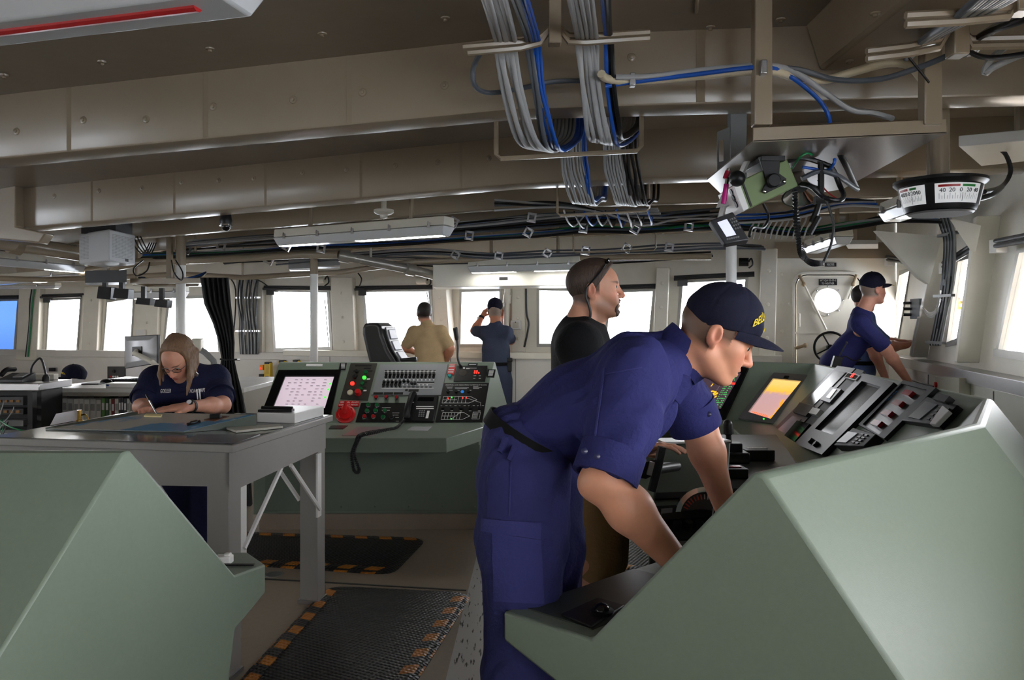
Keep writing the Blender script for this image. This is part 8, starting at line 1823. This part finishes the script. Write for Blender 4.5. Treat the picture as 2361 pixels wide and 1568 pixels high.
e = empty('sanitizer_bottle', deskp(340, 878), 'clear pump bottle on the desk left of the woman\'s shoulder', 'bottle'); p = deskp(340, 880); g = MB(); g.lathe(p, (0, 0, 1), [(.03, 0), (.033, .01), (.033, .08), (.014, .1), (.012, .11)], 16); g.build('bottle', mat('frosted_plastic', (206, 214, 216), .2), e); g = MB(); g.lathe(p, (0, 0, 1), [(.0335, .03), (.0335, .07)], 16); g.build('label', mat('pale_yellow_label', (220, 214, 150), .5), e); g = MB(); g.tube([p+V((0, 0, .11)), p+V((0, 0, .145)), p+V((-.03, -.01, .147))], .008, 8); g.build('pump', M_white, e)
# monitor seen from behind on an arm
Ym = 7.2; mo = empty('monitor', P(328, 810, Ym), 'silver backed monitor seen from behind on a swivel arm', 'monitor')
g = MB(); fr_ = [P(292, 848, Ym+.12), P(366, 826, Ym), P(372, 772, Ym), P(294, 772, Ym+.12)]
q = [P(290, 850, Ym+.16), P(366, 838, Ym-.0), P(372, 773, Ym-.0), P(293, 772, Ym+.16)]; n_ = (q[1]-q[0]).cross(q[3]-q[0]).normalized(); n_ = n_ if n_.y < 0 else -n_
q[2] = q[1]+V((0, 0, .265)); q[3] = q[0]+V((0, 0, .305))
g.slab(q, n_, -.02, .015); g.build('screen_shell', M_dgrey, mo, bevel=.005); cc = sum(q, V())/4; g = MB(); ii = [p+(cc-p)*.03+n_*.015 for p in q]; ii2 = [p+(cc-p)*.32+n_*.05 for p in q]; g.hexa(ii+ii2); g.build('back_cover', mat('silver_plastic', (176, 178, 182), .35, metal=.3), mo, bevel=.004)
g = MB(); g.slab([cc+(p-cc)*.28+V((0, 0, -.0)) for p in q], n_, .05, .06); g.build('mount_plate', M_blackp, mo); g = MB(); g.tube([cc+n_*.06, cc+n_*.11+V((.02, 0, -.02)), P(352, 835, Ym-.25), P(368, 850, Ym-.2)], .022, 8); g.build('arm', M_fix, mo, smooth=50); pp_ = P(368, 850, Ym-.2); g = MB(); g.cyl(V((pp_.x, pp_.y, bz_)), V((pp_.x, pp_.y, pp_.z+.02)), .02); g.lathe(V((pp_.x, pp_.y, bz_)), (0, 0, 1), [(.06, 0), (.06, .01), (.02, .012)], 16); g.build('stand_post', M_fix, mo)
mo2 = empty('arm_lamp', P(465, 800, 7.4), 'grey jointed equipment arm rising behind the woman\'s shoulder', 'equipment arm'); g = MB(); g.box(P(456, 795, 7.4), (.09, .09, .12)); g.build('head', M_fix, mo2, bevel=.012); g = MB(); g.tube([P(460, 806, 7.4), P(472, 812, 7.4), P(492, 832, 7.4), P(500, 870, 7.4)], .03, 8); pq = P(500, 870, 7.4); g.cyl(pq, V((pq.x, pq.y, .0)), .03); g.build('arm', M_grey, mo2)
# panel instruments on the left wall
def ll_(x, y, d=.08): return onp(x, y, W0+WN*d, WN)
def lw(name, x0, y0, x1, y1, t, m, parent=None, label=None, cat=None, d=.08):
    g = MB(); g.slab([ll_(x0, y1, d), ll_(x1, y1, d), ll_(x1, y0, d), ll_(x0, y0, d)], WN, 0, t); return g.build(name, m, parent, label=label, cat=cat, bevel=.002)
e = empty('alarm_unit', ll_(270, 870), 'dark grey control panel with a red button on the left panelling', 'control panel'); lw('faceplate', 250, 845, 290, 873, .02, M_dgrey, e)
for k in range(4): g = MB(); g.lathe(ll_(259+k*5, 868)+WN*.02, WN, [(.012, 0), (.012, .008)], 10); g.build('button', M_red if k == 0 else M_white, e)
g = MB(); g.lathe(ll_(266, 856)+WN*.02, WN, [(.025, 0), (.02, .02)], 14); g.build('knob', M_blackp, e)
lw('notice_sheet', 162, 848, 192, 882, .003, M_paper, label='white printed notice on the left panelling behind the cap', cat='notice'); lw('notice_sheet', 291, 840, 326, 872, .003, M_paper, label='white printed notice under the grey monitor', cat='notice')
e = empty('wall_hook', ll_(178, 850), 'dark pointed hook clip over the printed notice', 'hook'); g = MB(); g.prism([ll_(168, 840)+WN*.02, ll_(176, 848)+WN*.03, ll_(179, 862)+WN*.02, ll_(175, 856)+WN*.02], WN*.01); g.build('hook', M_blackp, e)
e = empty('socket_plate', ll_(120, 855), 'metal socket plate with a black plug on the left panelling', 'socket'); lw('plate', 108, 847, 133, 857, .01, M_steel, e); lw('plug', 119, 848, 129, 856, .05, M_blackp, e)
e = empty('wall_phone', ll_(328, 765, .14), 'small white box on the pilaster above the grey monitor', 'box'); lw('case', 316, 760, 338, 773, .04, M_white, e, d=.06)
for k in range(3): cable([wp_(96-k*3, 668, .12), wp_(92-k*3, 700, .12), wp_(88-k*2, 750, .12), wp_(82-k*3, 822, .12)], .010, (M_cgn, M_cg, M_ck)[k], ('green', 'grey', 'black')[k]+' cable down the pilaster right of the blue window')
# black rack and small monitors hung under the overhead at left
e = empty('overhead_rack', P(245, 640, 7.9), 'black rack tray hung under the overhead over the left windows', 'rack tray'); q = [P(196, 652, 7.7), P(292, 648, 7.6), P(292, 642, 8.1), P(200, 645, 8.2)]; z_ = q[0].z; q = [V((p.x, p.y, z_)) for p in q]; g = MB(); g.hexa(q+[p+V((0, 0, .12)) for p in q]); g.build('tray', M_blackp, e); g = MB(); c = sum(q, V())/4; g.box(c+V((0, 0, .3)), (.05, .05, .4)); g.build('hanger', M_beam, e)
e = empty('overhead_rack', P(370, 640, 7.9), 'angled taupe frame with blue cables hung over the left windows', 'rack tray'); q = [P(300, 654, 7.7), P(470, 652, 7.6), P(466, 640, 8.3), P(330, 640, 8.4)]; z_ = q[0].z; q = [V((p.x, p.y, z_)) for p in q]; g = MB(); g.ring(q, [p+(sum(q, V())/4-p)*.12 for p in q], (0, 0, 1), 0, .05); g.build('frame', M_beam, e); g = MB(); c = sum(q, V())/4; g.box(c+V((0, 0, .33)), (.05, .05, .6)); g.build('hanger', M_beam, e)
for k in range(5): cable([P(320+k*3, 640, 7.9), P(350, 645+k, 7.85), P(390, 646+k, 7.85), P(440+k*4, 640, 7.9), P(475, 628, 8.0)], .010, M_cb if k % 2 else M_ck, 'blue or black cable lying in the angled frame at left', 'cables in the angled frame at left')
for (x0, y0, x1, y1, lb) in ((222, 660, 256, 691, 'grey cased small monitor hung under the black rack tray'), (259, 664, 296, 690, 'dark small monitor bracket beside the hung grey monitor'), (311, 686, 346, 704, 'dark small display hung under the short tube lamp, left one'), (354, 690, 386, 710, 'dark small display hung under the short tube lamp, right one')):
    e = empty('hung_monitor', P((x0+x1)/2, y0, 7.6), lb, 'monitor'); g = MB(); g.prism([P(x0+4, y0, 7.55), P(x1, y0+2, 7.6), P(x1-2, y1, 7.65), P(x0, y1-3, 7.6)], (0, .12, 0)); g.build('case', M_dgrey, e, bevel=.006); g = MB(); p = P((x0+x1)/2, y0, 7.65); g.box(p+V((0, 0.03, .05)), (.04, .04, .12)); g.build('bracket', M_blackp, e)
e = empty('ceiling_box', P(690, 615, 8.6), 'dark green junction box under the overhead above the pole window', 'junction box'); q = [P(665, 620, 8.5), P(722, 622, 8.4), P(722, 612, 8.8), P(668, 610, 8.9)]; z_ = q[0].z; q = [V((p.x, p.y, z_)) for p in q]; g = MB(); g.hexa(q+[p+V((0, 0, .1)) for p in q]); g.build('case', M_grey, e, bevel=.005)
e = empty('ceiling_box', P(750, 605, 8.5), 'grey flat box under the overhead left of the silver pipe', 'junction box'); q = [P(718, 614, 8.4), P(784, 612, 8.3), P(784, 604, 8.7), P(722, 604, 8.8)]; z_ = q[0].z; q = [V((p.x, p.y, z_)) for p in q]; g = MB(); g.hexa(q+[p+V((0, 0, .1)) for p in q]); g.build('case', M_grey, e, bevel=.005)
